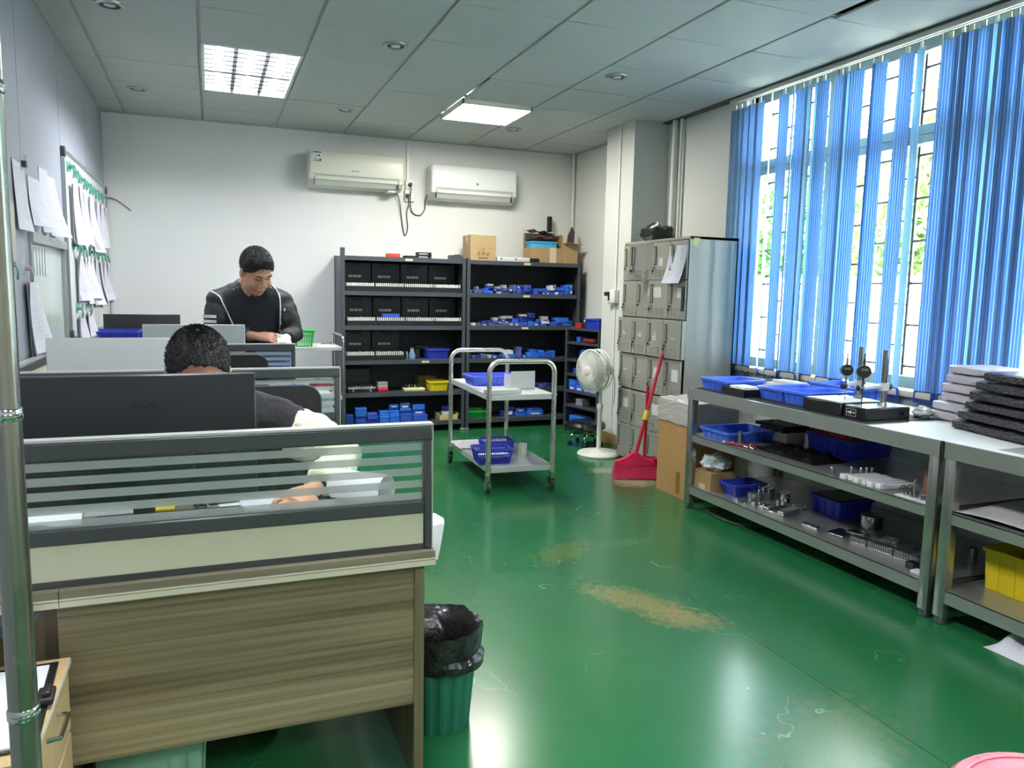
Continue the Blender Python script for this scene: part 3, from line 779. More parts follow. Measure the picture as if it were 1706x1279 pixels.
hung_sheet('document_bundle', 'long narrow document bundle hanging under the smoky hook', 4.22, 1.325, .2, .36, .02, .03, m_pap[2], None, 4, X0 + .01, .03, 'document')
o = MB().rbox(X0 + .001, 3.80, 1.36, X0 + .016, 3.95, 1.665, .004).build('wooden_strip', mat('pale worn wood strip', (188, 184, 172), .6, var=.12, vscale=10, vstretch=(1, 4, 1)))
tag(o, 'pale wooden strip fixed to the panel wall above the green hook', 'board')
# ================================================================== DARK SHELVING ON THE BACK WALL
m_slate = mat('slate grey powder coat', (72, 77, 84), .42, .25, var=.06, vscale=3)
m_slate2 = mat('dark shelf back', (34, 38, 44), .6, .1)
m_tag = mat('yellowed shelf tag', (206, 196, 160), .6)
SY0, SY1 = 6.88, 7.28
ZS = [1.62, 1.31, 1.0, .685, .385, .10]
def shelving(label, x0, x1, tagx, tall):
    t = thing('shelving_unit', label, 'shelf', ((x0 + x1) / 2, (SY0 + SY1) / 2, 0))
    for (px_, sx) in ((x0, 1), (x1, -1)):
        for (py_, sy) in ((SY0, 1), (SY1, -1)):
            zt = 1.69 if (tall and px_ == x0 and py_ == SY0) else 1.632
            MB().box(min(px_, px_ + sx * .034), min(py_, py_ + sy * .003), 0, max(px_, px_ + sx * .034), max(py_, py_ + sy * .003), zt).box(min(px_, px_ + sx * .003), min(py_, py_ + sy * .045), 0, max(px_, px_ + sx * .003), max(py_, py_ + sy * .045), zt).build('post', m_slate, t, True)
            MB().rbox(min(px_, px_ + sx * .036) - .003, min(py_, py_ + sy * .05) - .003, 0, max(px_, px_ + sx * .036) + .003, max(py_, py_ + sy * .05) + .003, .02, .004, seg=1).build('foot', mat('pale foot cap', (150, 150, 148), .4, .4), t, True)
    for k, z in enumerate(ZS):
        MB().box(x0 + .004, SY0 + .004, z - .012, x1 - .004, SY1 - .004, z).box(x0 + .036, SY0 + .003, z - .038, x1 - .036, SY0 + .006, z + .0).box(x0 + .036, SY0 + .006, z - .038, x1 - .036, SY0 + .022, z - .035).build('shelf_board', m_slate, t, True)
        if tagx[k]:
            MB().box(tagx[k] - .035, SY0 + .0005, z - .03, tagx[k] + .035, SY0 + .0028, z - .01).build('shelf_tag', m_tag, t, True)
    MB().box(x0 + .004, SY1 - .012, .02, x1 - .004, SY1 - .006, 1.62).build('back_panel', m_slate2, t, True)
    MB().box(x0 + .003, SY0 + .045, .03, x0 + .007, SY1 - .045, 1.62).build('side_panel', m_slate, t, True)
    MB().box(x1 - .007, SY0 + .045, .03, x1 - .003, SY1 - .045, 1.62).build('side_panel', m_slate, t, True)
    if tall:
        MB().box(x0 - .001, SY0 - .001, 1.63, x0 + .004, SY0 + .05, 1.69).box(x0 + .012, SY0 - .0015, 1.65, x0 + .02, SY0, 1.685).build('post_cap', m_slate, t, True)
    return t
BX0, BX1, CX0, CX1 = 1.085, 2.248, 2.256, 3.45
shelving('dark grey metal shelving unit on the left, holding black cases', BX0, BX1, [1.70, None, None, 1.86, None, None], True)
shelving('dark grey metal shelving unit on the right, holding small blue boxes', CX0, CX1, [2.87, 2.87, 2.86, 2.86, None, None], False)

# ---- open black tool cases with rows of silver gauges
m_case = mat('black case plastic', (17, 18, 20), .45)
m_foam = mat('black foam', (10, 10, 11), .9)
m_gauge = mat('ground steel gauge', (196, 198, 192), .2, .9); m_nyl = mat('pale gauge ends', (222, 224, 216), .35, .2)
m_lab = mat('white case label', (206, 208, 208), .6)
def tool_case(label, x, z, w=.268):
    t = thing('tool_case', label, 'case', (x, 7.0, z), 0, 'open black gauge cases')
    d = .11
    b = MB().box(-w / 2, -d, 0, w / 2, -d + .006, .045).box(-w / 2, d - .006, 0, w / 2, d, .045).box(-w / 2, -d, 0, -w / 2 + .006, d, .045).box(w / 2 - .006, -d, 0, w / 2, d, .045).box(-w / 2, -d, 0, w / 2, d, .005)
    b.build('tray', m_case, t)
    MB().box(-w / 2 + .007, -d + .007, .005, w / 2 - .007, d - .007, .038).build('foam_insert', m_foam, t)
    n = 13; g_ = MB()
    for r in range(2):
        for k in range(n):
            gx = -w / 2 + .02 + k * (w - .04) / (n - 1)
            g_.cyl((gx, -d + .014 + r * .08, .03), (gx, -d + .014 + r * .08, .07 + .006 * random.random()), .0068, n=7)
    tag(g_.build('gauge_pins', m_nyl, t), kind='stuff')
    lid = MB().rbox(-w / 2, d - .004, .045, w / 2, d + .034, .262, .006, seg=1).build('lid', m_case, t)
    MB().rbox(-.045, d - .012, .225, .045, d - .003, .245, .004, seg=1).build('handle', m_case, lid)
    for k in range(3):
        MB().box(-.075 + k * .04, d - .006, .125, -.04 + k * .04, d - .0035, .146).build('lid_label', m_lab, lid)
    return t
R1 = ['first', 'second', 'third', 'fourth']
proto = None
for row, z, n in (('top', ZS[1], 4), ('second', ZS[2], 4), ('third', ZS[3], 2)):
    for k in range(n):
        lb = '%s open black gauge case from the left on the %s shelf of the left shelving' % (R1[k], row)
        x = 1.262 + k * .272 + (.01 if row == 'second' else 0)
        if proto is None: proto = tool_case(lb, x, z)
        else: dup(proto, (x, 7.0, z), 0, lb)

# ---- generic open plastic crate
def crate_mesh(l, w, h, tape=.9, th=.006, lip=.008, ribs=5):
    b = MB()
    def ring(s_, z, d=0):
        a, c = l / 2 * s_ - d, w / 2 * s_ - d; r = min(.018, a * .3, c * .3)
        pts = []
        for (sx, sy, a0) in ((1, 1, 0), (-1, 1, 90), (-1, -1, 180), (1, -1, 270)):
            for q in range(3):
                an = rad(a0 + q * 45); pts.append((sx * (a - r) + r * math.cos(an), sy * (c - r) + r * math.sin(an), z))
        return pts
    b.loft([ring(tape, .0), ring(1, h - .014), ring(1, h - .014, -lip), ring(1, h, -lip), ring(1, h, th), ring(tape, th, th)], smooth=True)
    for s_ in (-1, 1):
        for k in range(ribs):
            u = (k + .5) / ribs * 2 - 1
            x = u * l / 2 * .86
            b.add([(x - .003, s_ * w / 2 * tape, .004), (x + .003, s_ * w / 2 * tape, .004), (x + .003, s_ * (w / 2 + .0005), h - .014), (x - .003, s_ * (w / 2 + .0005), h - .014),
                   (x - .003, s_ * (w / 2 * tape + .004), .004), (x + .003, s_ * (w / 2 * tape + .004), .004), (x + .003, s_ * (w / 2 + .005), h - .014), (x - .003, s_ * (w / 2 + .005), h - .014)],
                  [(4, 5, 6, 7), (0, 4, 7, 3), (1, 2, 6, 5), (0, 1, 5, 4)])
        for k in range(max(2, int(ribs * w / l))):
            nn = max(2, int(ribs * w / l)); u = (k + .5) / nn * 2 - 1; y = u * w / 2 * .86
            b.add([(s_ * l / 2 * tape, y - .003, .004), (s_ * l / 2 * tape, y + .003, .004), (s_ * (l / 2 + .0005), y + .003, h - .014), (s_ * (l / 2 + .0005), y - .003, h - .014),
                   (s_ * (l / 2 * tape + .004), y - .003, .004), (s_ * (l / 2 * tape + .004), y + .003, .004), (s_ * (l / 2 + .005), y + .003, h - .014), (s_ * (l / 2 + .005), y - .003, h - .014)],
                  [(4, 5, 6, 7), (0, 4, 7, 3), (1, 2, 6, 5), (0, 1, 5, 4)])
    return b
m_blue = mat('blue crate plastic', (70, 112, 226), .34, var=.06, spec=.5)
m_blue2 = mat('periwinkle crate plastic', (84, 108, 224), .4, var=.05)
m_navy = mat('deep blue crate plastic', (44, 60, 176), .4, var=.06)
m_yel = mat('yellow crate plastic', (232, 206, 34), .4, var=.05)
m_green = mat('green basket plastic', (30, 168, 62), .35, var=.05)
def crate(label, loc, l, w, h, m, rz=0.0, tape=.9, ribs=5, name='plastic_crate', cat='crate'):
    o = crate_mesh(l, w, h, tape, ribs=ribs).build(name, m, None, False, loc, rz)
    return tag(o, label, cat)
def basket(label, loc, l, w, h, m, rz=0.0, tape=.82, nx=14, nz=6, round_=False):
    """basket with lattice walls: solid floor, rim, posts and hoops are parts"""
    t = thing('plastic_basket', label, 'basket', loc, rz)
    def pt(u, z):   # u in 0..1 around
        s_ = tape + (1 - tape) * z / h
        if round_:
            return Vector((l / 2 * s_ * math.cos(2 * PI * u), w / 2 * s_ * math.sin(2 * PI * u), z))
        per = 2 * (l + w); d = u * per; a, c = l / 2, w / 2
        if d < l: p = (-a + d, -c)
        elif d < l + w: p = (a, -c + d - l)
        elif d < 2 * l + w: p = (a - (d - l - w), c)
        else: p = (-a, c - (d - 2 * l - w))
        return Vector((p[0] * s_, p[1] * s_, z))
    N = nx * 4
    ringu = [k / N for k in range(N)]
    MB().loft([[pt(u, 0) for u in ringu], [pt(u, .006) for u in ringu]], smooth=False).build('floor_plate', m, t)
    MB().tube([pt(u, h - .006) for u in ringu], (.009), 6, loop=True).build('rim', m, t)
    MB().tube([pt(u, h * .62) for u in ringu], .003, 4, loop=True).build('hoop', m, t)
    lat = MB()
    for k in range(N): lat.tube([pt(k / N, .004), pt(k / N, h - .01)], .0024, 4, smooth=False)
    for q in range(1, nz): lat.tube([pt(u, h * q / nz) for u in ringu], .0022, 4, smooth=False, loop=True)
    lat.build('lattice', m, t)
    return t

# ---- small blue boxes heaped on the shelves (x and height read on the shelf plane)
m_bx = [mat('small box blue', (50, 90, 200), .4, var=.1), mat('small box bright blue', (46, 118, 222), .35, var=.08), mat('small box slate blue', (84, 98, 156), .5, var=.1), mat('small box navy', (34, 48, 130), .45, var=.1), mat('small box grey lid', (164, 166, 172), .5), mat('small box white', (222, 224, 228), .5)]
def small_box(name, label, group, x, y, z, w, h, d, k, rz=0.0, lab=False):
    t = thing(name, label, 'box', (x, y, z), rz, group)
    MB().rbox(-w / 2, -d / 2, 0, w / 2, d / 2, h * .62, .003, seg=1).build('box_base', m_bx[k], t)
    MB().rbox(-w / 2 - .001, -d / 2 - .001, h * .64, w / 2 + .001, d / 2 + .001, h, .003, seg=1).box(-w / 2 + .002, -d / 2 + .002, h * .6, w / 2 - .002, d / 2 - .002, h * .66).build('box_lid', m_bx[k], t)
    if lab: MB().box(-w * .28, -d / 2 - .002, h * .2, w * .28, -d / 2 - .0005, h * .55).build('box_label', m_bx[5], t)
    return t
BXN = ['blue lidded', 'bright blue lidded', 'slate blue lidded', 'navy lidded', 'grey lidded', 'white lidded']
def heap(rows, zbase, x_of, z_per, zy_base, label, group, y=7.0, d=(.09, .13)):
    placed = []; made = []
    rows = sorted(rows, key=lambda r: -r[3])
    for (a, b, zy0, zy1, k) in rows:
        x0_, x1_ = x_of(a), x_of(b); w = (x1_ - x0_) - .003; h = max(.018, (zy1 - zy0) * z_per); c = (x0_ + x1_) / 2
        dd = random.uniform(*d); yy = y + random.uniform(-.008, .02)
        low_ = (zy_base - zy1) * z_per < .018
        z = zbase
        for (px0, px1, pt_, pz) in placed:
            ov = min(px1, x1_) - max(px0, x0_)
            if ov > .002:
                if low_ and pz <= zbase + .001:      # both stand on the board: keep them apart
                    if c > (px0 + px1) / 2: x0_ = max(x0_, px1 + .001)
                    else: x1_ = min(x1_, px0 - .001)
                else: z = max(z, pt_)
        if low_: z = zbase; w = x1_ - x0_ - .002; c = (x0_ + x1_) / 2
        if w < .012: continue
        placed.append((c - w / 2, c + w / 2, z + h + .0006, z))
        made.append((c, z, small_box('small_box', label, group, c, yy, z, w, h, dd, k, 0.0, random.random() < .22), k))
    for q, (c, z, o, k) in enumerate(sorted(made, key=lambda r: (round(r[0], 2), r[1]))):
        o['label'] = '%s box, %s from the left, %s' % (BXN[k], nth_(q + 1), label)
xa = lambda zx: 2.296 + (zx - 190) / 1350 * 1.112
r1 = [(190,240,485,530,2),(250,292,485,530,2),(296,322,440,470,4),(296,322,472,530,2),(322,372,480,530,2),(376,440,470,535,0),(440,498,500,540,1),(430,498,435,465,4),(430,498,467,498,0),(500,536,470,500,3),(525,612,500,535,1),(540,582,440,475,4),(540,582,475,500,0),(620,667,415,455,4),(620,667,460,500,2),(620,668,505,540,2),(670,738,510,540,2),(690,736,455,508,2),(740,787,410,455,2),(740,787,458,500,2),(742,792,505,538,0),(796,842,410,455,0),(796,852,460,500,2),(796,857,503,537,0),(870,942,505,540,3),(885,928,410,455,2),(930,972,410,455,0),(885,922,460,503,0),(925,972,460,503,0),(944,1008,505,538,3),(1010,1067,462,534,0),(1070,1112,455,500,0),(1070,1112,502,538,3),(1115,1200,455,502,0),(1115,1165,505,540,3),(1167,1222,505,540,0),(1225,1267,390,425,5),(1225,1283,440,475,5),(1225,1292,480,535,0),(1280,1317,405,440,3),(1285,1335,450,500,0),(1295,1338,502,540,5),(1338,1378,425,470,1),(1378,1422,430,470,1),(1342,1412,480,535,0),(1428,1476,380,425,1),(1478,1526,380,425,1),(1428,1476,430,477,1),(1418,1482,490,535,0),(1486,1536,440,540,1)]
heap(r1, ZS[1], xa, .00072, 538, 'second board of the right shelving', 'small boxes on the second board')
r2 = [(230,292,915,948,5),(300,352,915,950,2),(356,432,920,950,2),(360,430,885,915,3),(440,502,920,953,2),(432,492,880,915,3),(510,602,920,953,2),(505,572,868,905,2),(512,572,826,862,4),(606,690,922,953,2),(600,655,796,832,4),(596,650,838,866,3),(600,690,890,918,5),(662,752,822,856,4),(664,742,860,890,3),(694,762,905,953,2),(745,817,858,905,0),(766,832,905,950,1),(836,938,905,950,0),(846,932,767,797,4),(842,937,800,832,3),(838,937,834,880,3),(946,1037,762,792,3),(950,1037,796,832,3),(954,1032,836,884,3),(942,1010,892,950,1),(1012,1100,902,950,1),(1050,1116,866,905,0),(1104,1180,925,950,0),(1120,1232,864,918,5),(1132,1212,802,852,4),(1236,1332,902,950,0),(1336,1400,900,948,3),(1310,1490,842,880,1),(1392,1540,902,945,1),(1320,1540,882,902,1)]
heap(r2, ZS[2], xa, .00072, 952, 'third board of the right shelving', 'small boxes on the third board')
xb = lambda zx: 2.30 + (zx - 170) / 1030 * .93
r3 = [(170,212,340,372,3),(216,256,338,372,2),(262,312,340,372,3),(320,382,325,372,2),(390,432,335,372,4),(440,500,338,372,0),(505,556,345,372,3),(562,642,332,372,1),(612,690,280,328,5),(646,722,330,372,1),(736,792,245,372,2),(800,850,340,372,0),(856,1000,312,370,1),(892,972,272,310,0),(1004,1064,285,370,1),(1070,1136,310,370,0),(1140,1200,290,370,1)]
heap(r3, ZS[3], xb, .00082, 370, 'fourth board of the right shelving', 'small boxes on the fourth board')
r4 = [(560,600,1000,1070,3),(612,716,960,1070,3),(722,862,1020,1070,1),(742,842,985,1018,1),(872,1064,1010,1070,1),(880,1050,985,1008,0)]
heap(r4, ZS[5], xb, .00085, 1070, 'bottom board of the right shelving', 'blue boxes on the bottom right board')
r5 = [(920,990,650,705,3),(1000,1060,670,705,2),(1066,1150,660,705,3),(700,800,660,705,3)]
heap(r5, ZS[4], xb, .00085, 705, 'fifth board of the right shelving', 'dark boxes on the fifth board')
xc = lambda zx: 1.125 + (zx - 225) / (1545 - 225) * 1.09
r6 = [(225,308,1000,1030,0),(225,312,1035,1066,0),(222,320,1070,1108,0),(325,452,925,1020,1),(327,452,1025,1066,0),(327,452,1070,1108,0),(460,577,990,1016,0),(460,582,1020,1062,0),(460,596,1066,1108,0),(600,708,975,1032,1),(600,710,1036,1108,1),(714,817,905,935,1),(714,817,940,972,1),(714,827,976,1028,1),(714,827,1032,1108,1),(835,947,890,948,2),(832,962,955,982,1),(835,970,985,1012,0),(832,975,1016,1108,0),(980,1122,910,965,1),(980,1127,968,1022,0),(980,1150,1024,1100,0)]
heap(r6, ZS[5], xc, .00085, 1105, 'bottom board of the left shelving', 'stacked blue boxes at the bottom left', 6.97, (.11, .14))

# ---- other things standing on the shelves
o = crate('green tray on the bottom board behind the trolley', (2.40, 7.02, ZS[5]), .23, .2, .075, m_green, 0, .86)
crate('indigo crate on the third board of the left shelving, at its right end', (2.0, 7.03, ZS[3]), .22, .2, .095, m_navy, 0, .88)
small_box('small_box', 'thin blue box lying on the second case of the second row', None, 1.54, 6.93, ZS[2] + .077, .155, .03, .06, 0)
t = thing('pouch', 'light blue cloth pouch beside a silver cylinder on the left shelving', 'pouch', (1.755, 6.98, ZS[3]))
MB().lathe([(.0, 0), (.03, .0), (.036, .03), (.02, .07), (.012, .09), (.022, .105), (.0, .1)], n=14).build('pouch_body', mat('light blue cloth', (110, 150, 180), .8, var=.15, vscale=30), t)
MB().tube(arc((0, 0, .088), .014, 0, 2 * PI, 12, 'xy')[:-1], .003, 5, loop=True).build('drawstring', m_white, t)
o = MB().lathe([(0, 0), (.012, 0), (.012, .068), (.009, .07), (.009, .074), (0, .074)], n=14).build('steel_cylinder', m_gauge, None, False, (1.70, 6.955, ZS[3])); tag(o, 'small upright silver cylinder beside the blue pouch', 'cylinder')
t = thing('hand_tool', 'black hand drill lying behind the blue pouch', 'tool', (1.845, 7.05, ZS[3]))
MB().rbox(-.06, -.03, 0, .0, .03, .09, .012).build('grip', m_rub, t); MB().cyl((-.05, 0, .105), (.05, 0, .105), .032, .026, 14).build('motor', m_case, t); MB().cyl((.05, 0, .105), (.082, 0, .105), .014, .008, 10).build('chuck', m_gauge, t); MB().rbox(-.07, -.035, 0, .0, .035, .02, .006).build('battery', m_case, t)
# aluminium case, lid raised
t = thing('aluminium_case', 'open aluminium edged case with raised black lid on the fifth board', 'case', (1.27, 7.02, ZS[4]))
MB().box(-.13, -.11, 0, .13, .11, .045).build('tray', m_case, t)
MB().box(-.135, -.115, .036, .135, -.105, .052).box(-.135, .105, .036, .135, .115, .052).box(-.135, -.115, .036, -.125, .115, .052).box(.125, -.115, .036, .135, .115, .052).build('edge_trim', m_alu, t)
for x in (-.08, .08): MB().rbox(x - .012, -.122, .008, x + .012, -.115, .045, .003, seg=1).build('latch', m_chrome, t)
lid = MB().box(-.13, .108, .05, .125, .118, .215).build('lid', m_foam, t); MB().box(-.12, .1, .06, .115, .108, .2).build('lid_foam', m_case, lid)
for k in range(8): MB().rbox(-.11 + .028 * k, -.09, .045, -.092 + .028 * k, .08, .056, .003, seg=1).build('tool_slot', m_gauge, t)
t = thing('notebook_stack', 'small stack of grey notebooks on the fifth board', 'books', (1.475, 7.02, ZS[4]))
for k in range(4): MB().box(-.045, -.06, .014 * k + .035, .045, .06, .014 * k + .047).build('notebook', mat('notebook grey' + str(k % 2), (150 + 40 * (k % 2), 150 + 40 * (k % 2), 148 + 38 * (k % 2)), .7), t)
o = MB().rbox(-.05, -.07, 0, .045, .06, .034, .008).build('red_pouch', mat('red case', (206, 30, 52), .45, var=.1), None, False, (1.478, 7.015, ZS[4])); tag(o, 'red flat pouch under the notebook stack', 'pouch')
t = thing('gauge_block_set', 'cream tray with standing dark gauges on the fifth board', 'gauge set', (1.775, 7.0, ZS[4]))
MB().rbox(-.1, -.06, 0, .1, .06, .026, .005).build('tray', mat('cream plastic', (226, 224, 170), .5), t)
for k in range(5): MB().cyl((-.07 + .028 * k, 0, .026), (-.07 + .028 * k, 0, .058), .011, n=10).build('gauge', m_gauge if k % 2 else mat('oiled steel', (90, 88, 80), .3, .7), t)
crate('bright yellow crate on the fifth board of the left shelving', (2.0, 6.985, ZS[4]), .185, .17, .09, m_yel, 0, .9)
o = crate('olive yellow crate behind the bright yellow one', (1.93, 7.16, ZS[4]), .17, .15, .115, mat('olive crate plastic', (118, 108, 24), .5), 0, .92)
t = thing('wooden_box', 'small open wooden box on the bottom board of the left shelving', 'box', (2.10, 6.995, ZS[5])); m_wd = mat('pale pine', (206, 184, 132), .6, var=.12, vscale=14, vstretch=(1, 8, 8))
MB().box(-.1, -.08, 0, .1, -.072, .05).build('front_board', m_wd, t); MB().box(-.1, .072, 0, .1, .08, .06).build('back_board', m_wd, t); MB().box(-.1, -.08, 0, -.092, .08, .062).build('end_board', m_wd, t); MB().box(.092, -.08, 0, .1, .08, .062).build('end_board', m_wd, t); MB().box(-.092, -.072, 0, .092, .072, .008).build('bottom_board', m_wd, t)
small_box('small_box', 'white box standing in the small wooden box', None, 2.10, 6.99, ZS[5] + .0085, .1, .068, .07, 5); small_box('small_box', 'blue box on top of the white box in the wooden box', None, 2.10, 6.99, ZS[5] + .0775, .1, .05, .07, 3)

# ---- on top of the shelving
ZT = ZS[0]
o = MB().rbox(-.06, -.04, 0, .06, .04, .035, .005).box(-.05, -.041, .008, .05, -.04, .012).build('red_box', mat('orange red plastic', (234, 70, 50), .4), None, False, (1.565, 6.95, ZT)); tag(o, 'flat orange red box on top of the left shelving', 'box')
t = thing('tape_roll', 'black flat ring lying on top of the left shelving', 'roll', (1.73, 6.96, ZT)); MB().lathe([(.045, 0), (.07, 0), (.07, .02), (.045, .02), (.045, 0)], n=24).build('roll', m_rub, t)
for k in range(2):
    t = thing('tape_roll', 'black rounded holder, %s of the pair on the left shelving top' % ('lower' if k == 0 else 'upper'), 'holder', (1.86, 6.97, ZT + .0285 * k)); MB().rbox(-.068, -.045, 0, .068, .045, .008, .003).rbox(-.068, -.045, .02, .068, .045, .028, .003).rbox(-.068, -.02, .006, -.05, .045, .022, .003).rbox(.05, -.02, .006, .068, .045, .022, .003).build('holder_frame', m_case, t)
t = thing('dark_tray', 'dark grey tray at the right end of the left shelving top', 'tray', (2.165, 6.96, ZT)); MB().rbox(-.06, -.05, 0, .06, .05, .012, .003).box(-.06, -.05, .01, .06, -.046, .04).box(-.06, .046, .01, .06, .05, .04).box(-.06, -.046, .01, -.056, .046, .04).box(.056, -.046, .01, .06, .046, .04).build('tray_body', m_slate, t); MB().cyl((-.02, -.03, .042), (.04, -.01, .045), .004, n=6).build('pencil', m_rub, t)
m_card = mat('brown cardboard', (176, 148, 108), .75, var=.08, vscale=6, bump=.03, bscale=120); m_card2 = mat('dull cardboard', (164, 128, 86), .8, var=.1, vscale=5); m_ink = mat('black carton ink', (40, 34, 28), .7); m_tape = mat('clear packing tape', (214, 198, 168), .15)
def carton(label, loc, l, w, h, rz=0, m=None, tape=True, marks=False, name='cardboard_box', closed=True):
    t = thing(name, label, 'box', loc, rz); m = m or m_card; th = .004
    MB().box(-l / 2, -w / 2, 0, l / 2, -w / 2 + th, h).build('front_wall', m, t); MB().box(-l / 2, w / 2 - th, 0, l / 2, w / 2, h).build('back_wall', m, t)
    MB().box(-l / 2, -w / 2 + th, 0, -l / 2 + th, w / 2 - th, h).build('side_wall', m, t); MB().box(l / 2 - th, -w / 2 + th, 0, l / 2, w / 2 - th, h).build('side_wall', m, t)
    MB().box(-l / 2 + th, -w / 2 + th, 0, l / 2 - th, w / 2 - th, th).build('bottom', m, t)
    if closed:
        MB().box(-l / 2, -w / 2, h, l / 2, -.001, h + th).build('flap', m, t); MB().box(-l / 2, .001, h, l / 2, w / 2, h + th).build('flap', m, t)
        if tape: MB().box(-l / 2 - .001, -.022, h + th, l / 2 + .001, .022, h + th + .0006).box(-l / 2 - .0008, -.022, h * .7, -l / 2, .022, h + th).build('tape', m_tape, t)
    return t
t = carton('brown carton with printed handling marks on top of the shelving', (2.43, 7.04, ZT), .26, .22, .235, rad(2))
MB().box(-.128, -.1105, .115, .128, -.11, .119).build('seam', m_card2, t)
k = MB(); F = lambda x, z: frame((x, -.1112, z), (1, 0, 0), (0, 0, 1))
for q, x in enumerate((-.045, .0, .045)):
    for a, b in ((0, 1),): k.box(x - .016, -.1112, .045, x + .016, -.1105, .047).box(x - .016, -.1112, .077, x + .016, -.1105, .079).box(x - .016, -.1112, .045, x - .014, -.1105, .079).box(x + .014, -.1112, .045, x + .016, -.1105, .079)
k.prism([(-.054, .072), (-.036, .072), (-.043, .06), (-.043, .052), (-.038, .05), (-.052, .05), (-.047, .052), (-.047, .06)], -.1112, -.1105, 'y')
k.prism([(-.012, .062), (-.006, .072), (.006, .072), (.012, .062)], -.1112, -.1105, 'y'); k.box(-.001, -.1112, .05, .001, -.1105, .063)
k.box(.036, -.1112, .05, .046, -.1105, .06).box(.044, -.1112, .062, .054, -.1105, .072)
for q in range(9): k.box(-.05 + q * .0112, -.1112, .018, -.042 + q * .0112, -.1105, .0285 if q % 3 else .031)
k.tube(arc((0, -.111, .108), .009, 0, 2 * PI, 14, 'xz')[:-1], .0012, 4, loop=True)
k.box(-.04, -.1112, .09, -.034, -.1105, .096).box(-.008, -.1112, .088, .008, -.1105, .09).box(-.008, -.1112, .094, .008, -.1105, .096)
k.build('printed_marks', m_ink, t)
o = MB().rbox(-.17, -.05, 0, .17, .05, .042, .004).box(-.168, -.0505, .02, .168, -.05, .022).build('white_case', mat('off white plastic case', (206, 208, 208), .4), None, False, (2.745, 6.975, ZT)); tag(o, 'long flat off white case on top of the shelving', 'case')
for x in (-.13, .02): MB().rbox(x - .008, -.056, .018, x + .008, -.05, .032, .002, seg=1).build('latch', m_rub, o)
o = MB().rbox(-.04, -.045, 0, .04, .045, .038, .008).build('black_case', m_case, None, False, (2.965, 6.935, ZT)); tag(o, 'small black case beside the long white case', 'case')
t = carton('open carton stuffed with a blue box and newspaper on the shelving', (3.115, 7.08, ZT), .33, .22, .15, 0, mat('carton brown', (170, 140, 102), .75, var=.1), closed=False)
MB().box(-.165, .106, .15, .165, .11, .30).build('flap', m_card2, t); MB().box(.161, -.1, .15, .165, .1, .28).build('flap', m_card2, t); MB().box(.03, -.1112, .0, .1, -.11, .15).build('tape', m_tape, t)
o = crate('sky blue open box inside the stuffed carton', (3.095, 7.07, ZT + .0045), .27, .18, .205, mat('sky blue plastic', (70, 170, 222), .45), 0, .97, 3, 'blue_box', 'box')
t = thing('black_bag', 'black folded bag on top of the sky blue box', 'bag', (3.08, 7.09, ZT + .21)); MB().rbox(-.13, -.1, 0, .14, .08, .075, .03, seg=3).build('bag_body', mat('black nylon', (30, 32, 34), .6, bump=.3, bscale=30), t); MB().tube(bez([(-.1, -.1, .03), (-.04, -.115, .05), (.03, -.115, .03), (.1, -.1, .05)]), (.008), 6).build('strap', mat('red brown strap', (120, 50, 44), .6), t)
def news(u, v):
    return (-.14 + .28 * u, -.12 + .2 * v, .003 + .02 * math.sin(7 * u + 1.0) ** 2 + .03 * max(0, .5 - abs(u - .15)) )
o = MB().sheet(news, 14, 4, .004).build('newspaper', paper_material('newsprint', (170, 168, 166), 3.0), None, False, (3.075, 7.09, ZT + .292)); tag(o, 'crumpled grey newspaper lying on the black bag', 'newspaper')
o = MB().rbox(-.022, -.02, 0, .022, .02, .26, .006).box(-.0225, -.02, .235, .0225, .0205, .237).build('black_tube', m_case, None, False, (3.245, 7.22, ZT + .22)); tag(o, 'black upright tube standing at the back of the stuffed carton', 'tube')
t = carton('open carton with raised flaps at the right end of the shelving', (3.365, 7.06, ZT), .165, .2, .195, 0, mat('carton tan', (174, 146, 106), .75, var=.08), closed=False)
q = MB(); q.add([(-.08, -.1, .195), (.08, -.1, .195), (.1, -.17, .185), (-.06, -.17, .2), (-.08, -.1, .199), (.08, -.1, .199), (.1, -.17, .189), (-.06, -.17, .204)], [(0, 3, 2, 1), (4, 5, 6, 7), (0, 1, 5, 4), (1, 2, 6, 5), (2, 3, 7, 6), (3, 0, 4, 7)]); q.build('flap', MATS['carton tan'], t)
MB().box(-.0825, -.09, .195, -.0785, .09, .27).build('flap', MATS['carton tan'], t)
o = MB().prism([(-.045, 0), (.05, 0), (.072, .315), (.045, .37), (-.0, .28)], -.006, .006, 'y').build('grey_plate', mat('dark grey board', (62, 62, 58), .7), None, False, (3.365, 7.0, ZT + .006)); o.rotation_euler = (rad(-5), 0, 0); tag(o, 'dark grey board leaning in the carton with raised flaps', 'board')

# ================================================================== SMALL CORNER SHELF
A_ = Vector((3.19, 6.65, 0)); B_ = Vector((3.285, 6.135, 0)); ang = math.atan2(B_.y - A_.y, B_.x - A_.x)
sw = (B_ - A_).length; sd = .235
t = thing('corner_shelf', 'low dark shelf turned sideways in the corner beside the pillar', 'shelf', tuple(A_), ang)
for x in (0, sw - .025):
    for y in (0, sd - .02): MB().box(x, y, 0, x + .025, y + .02, 1.0).build('post', m_slate, t)
zs2 = [1.0, .865, .70, .56, .40, .26, .08]
for z in zs2: MB().box(.002, .002, z - .02, sw - .002, sd - .002, z).build('shelf_board', m_slate, t)
MB().box(.002, sd - .006, .02, sw - .002, sd - .001, 1.0).build('back_panel', m_slate2, t)
MB().box(.001, .02, .02, .004, sd - .02, 1.0).build('side_panel', m_slate, t); MB().box(sw - .004, .02, .02, sw - .001, sd - .02, 1.0).build('side_panel', m_slate, t)
T_ = TR(tuple(A_), ang)
def cs(u, v, z): return tuple(T_ @ Vector((u, v, z)))
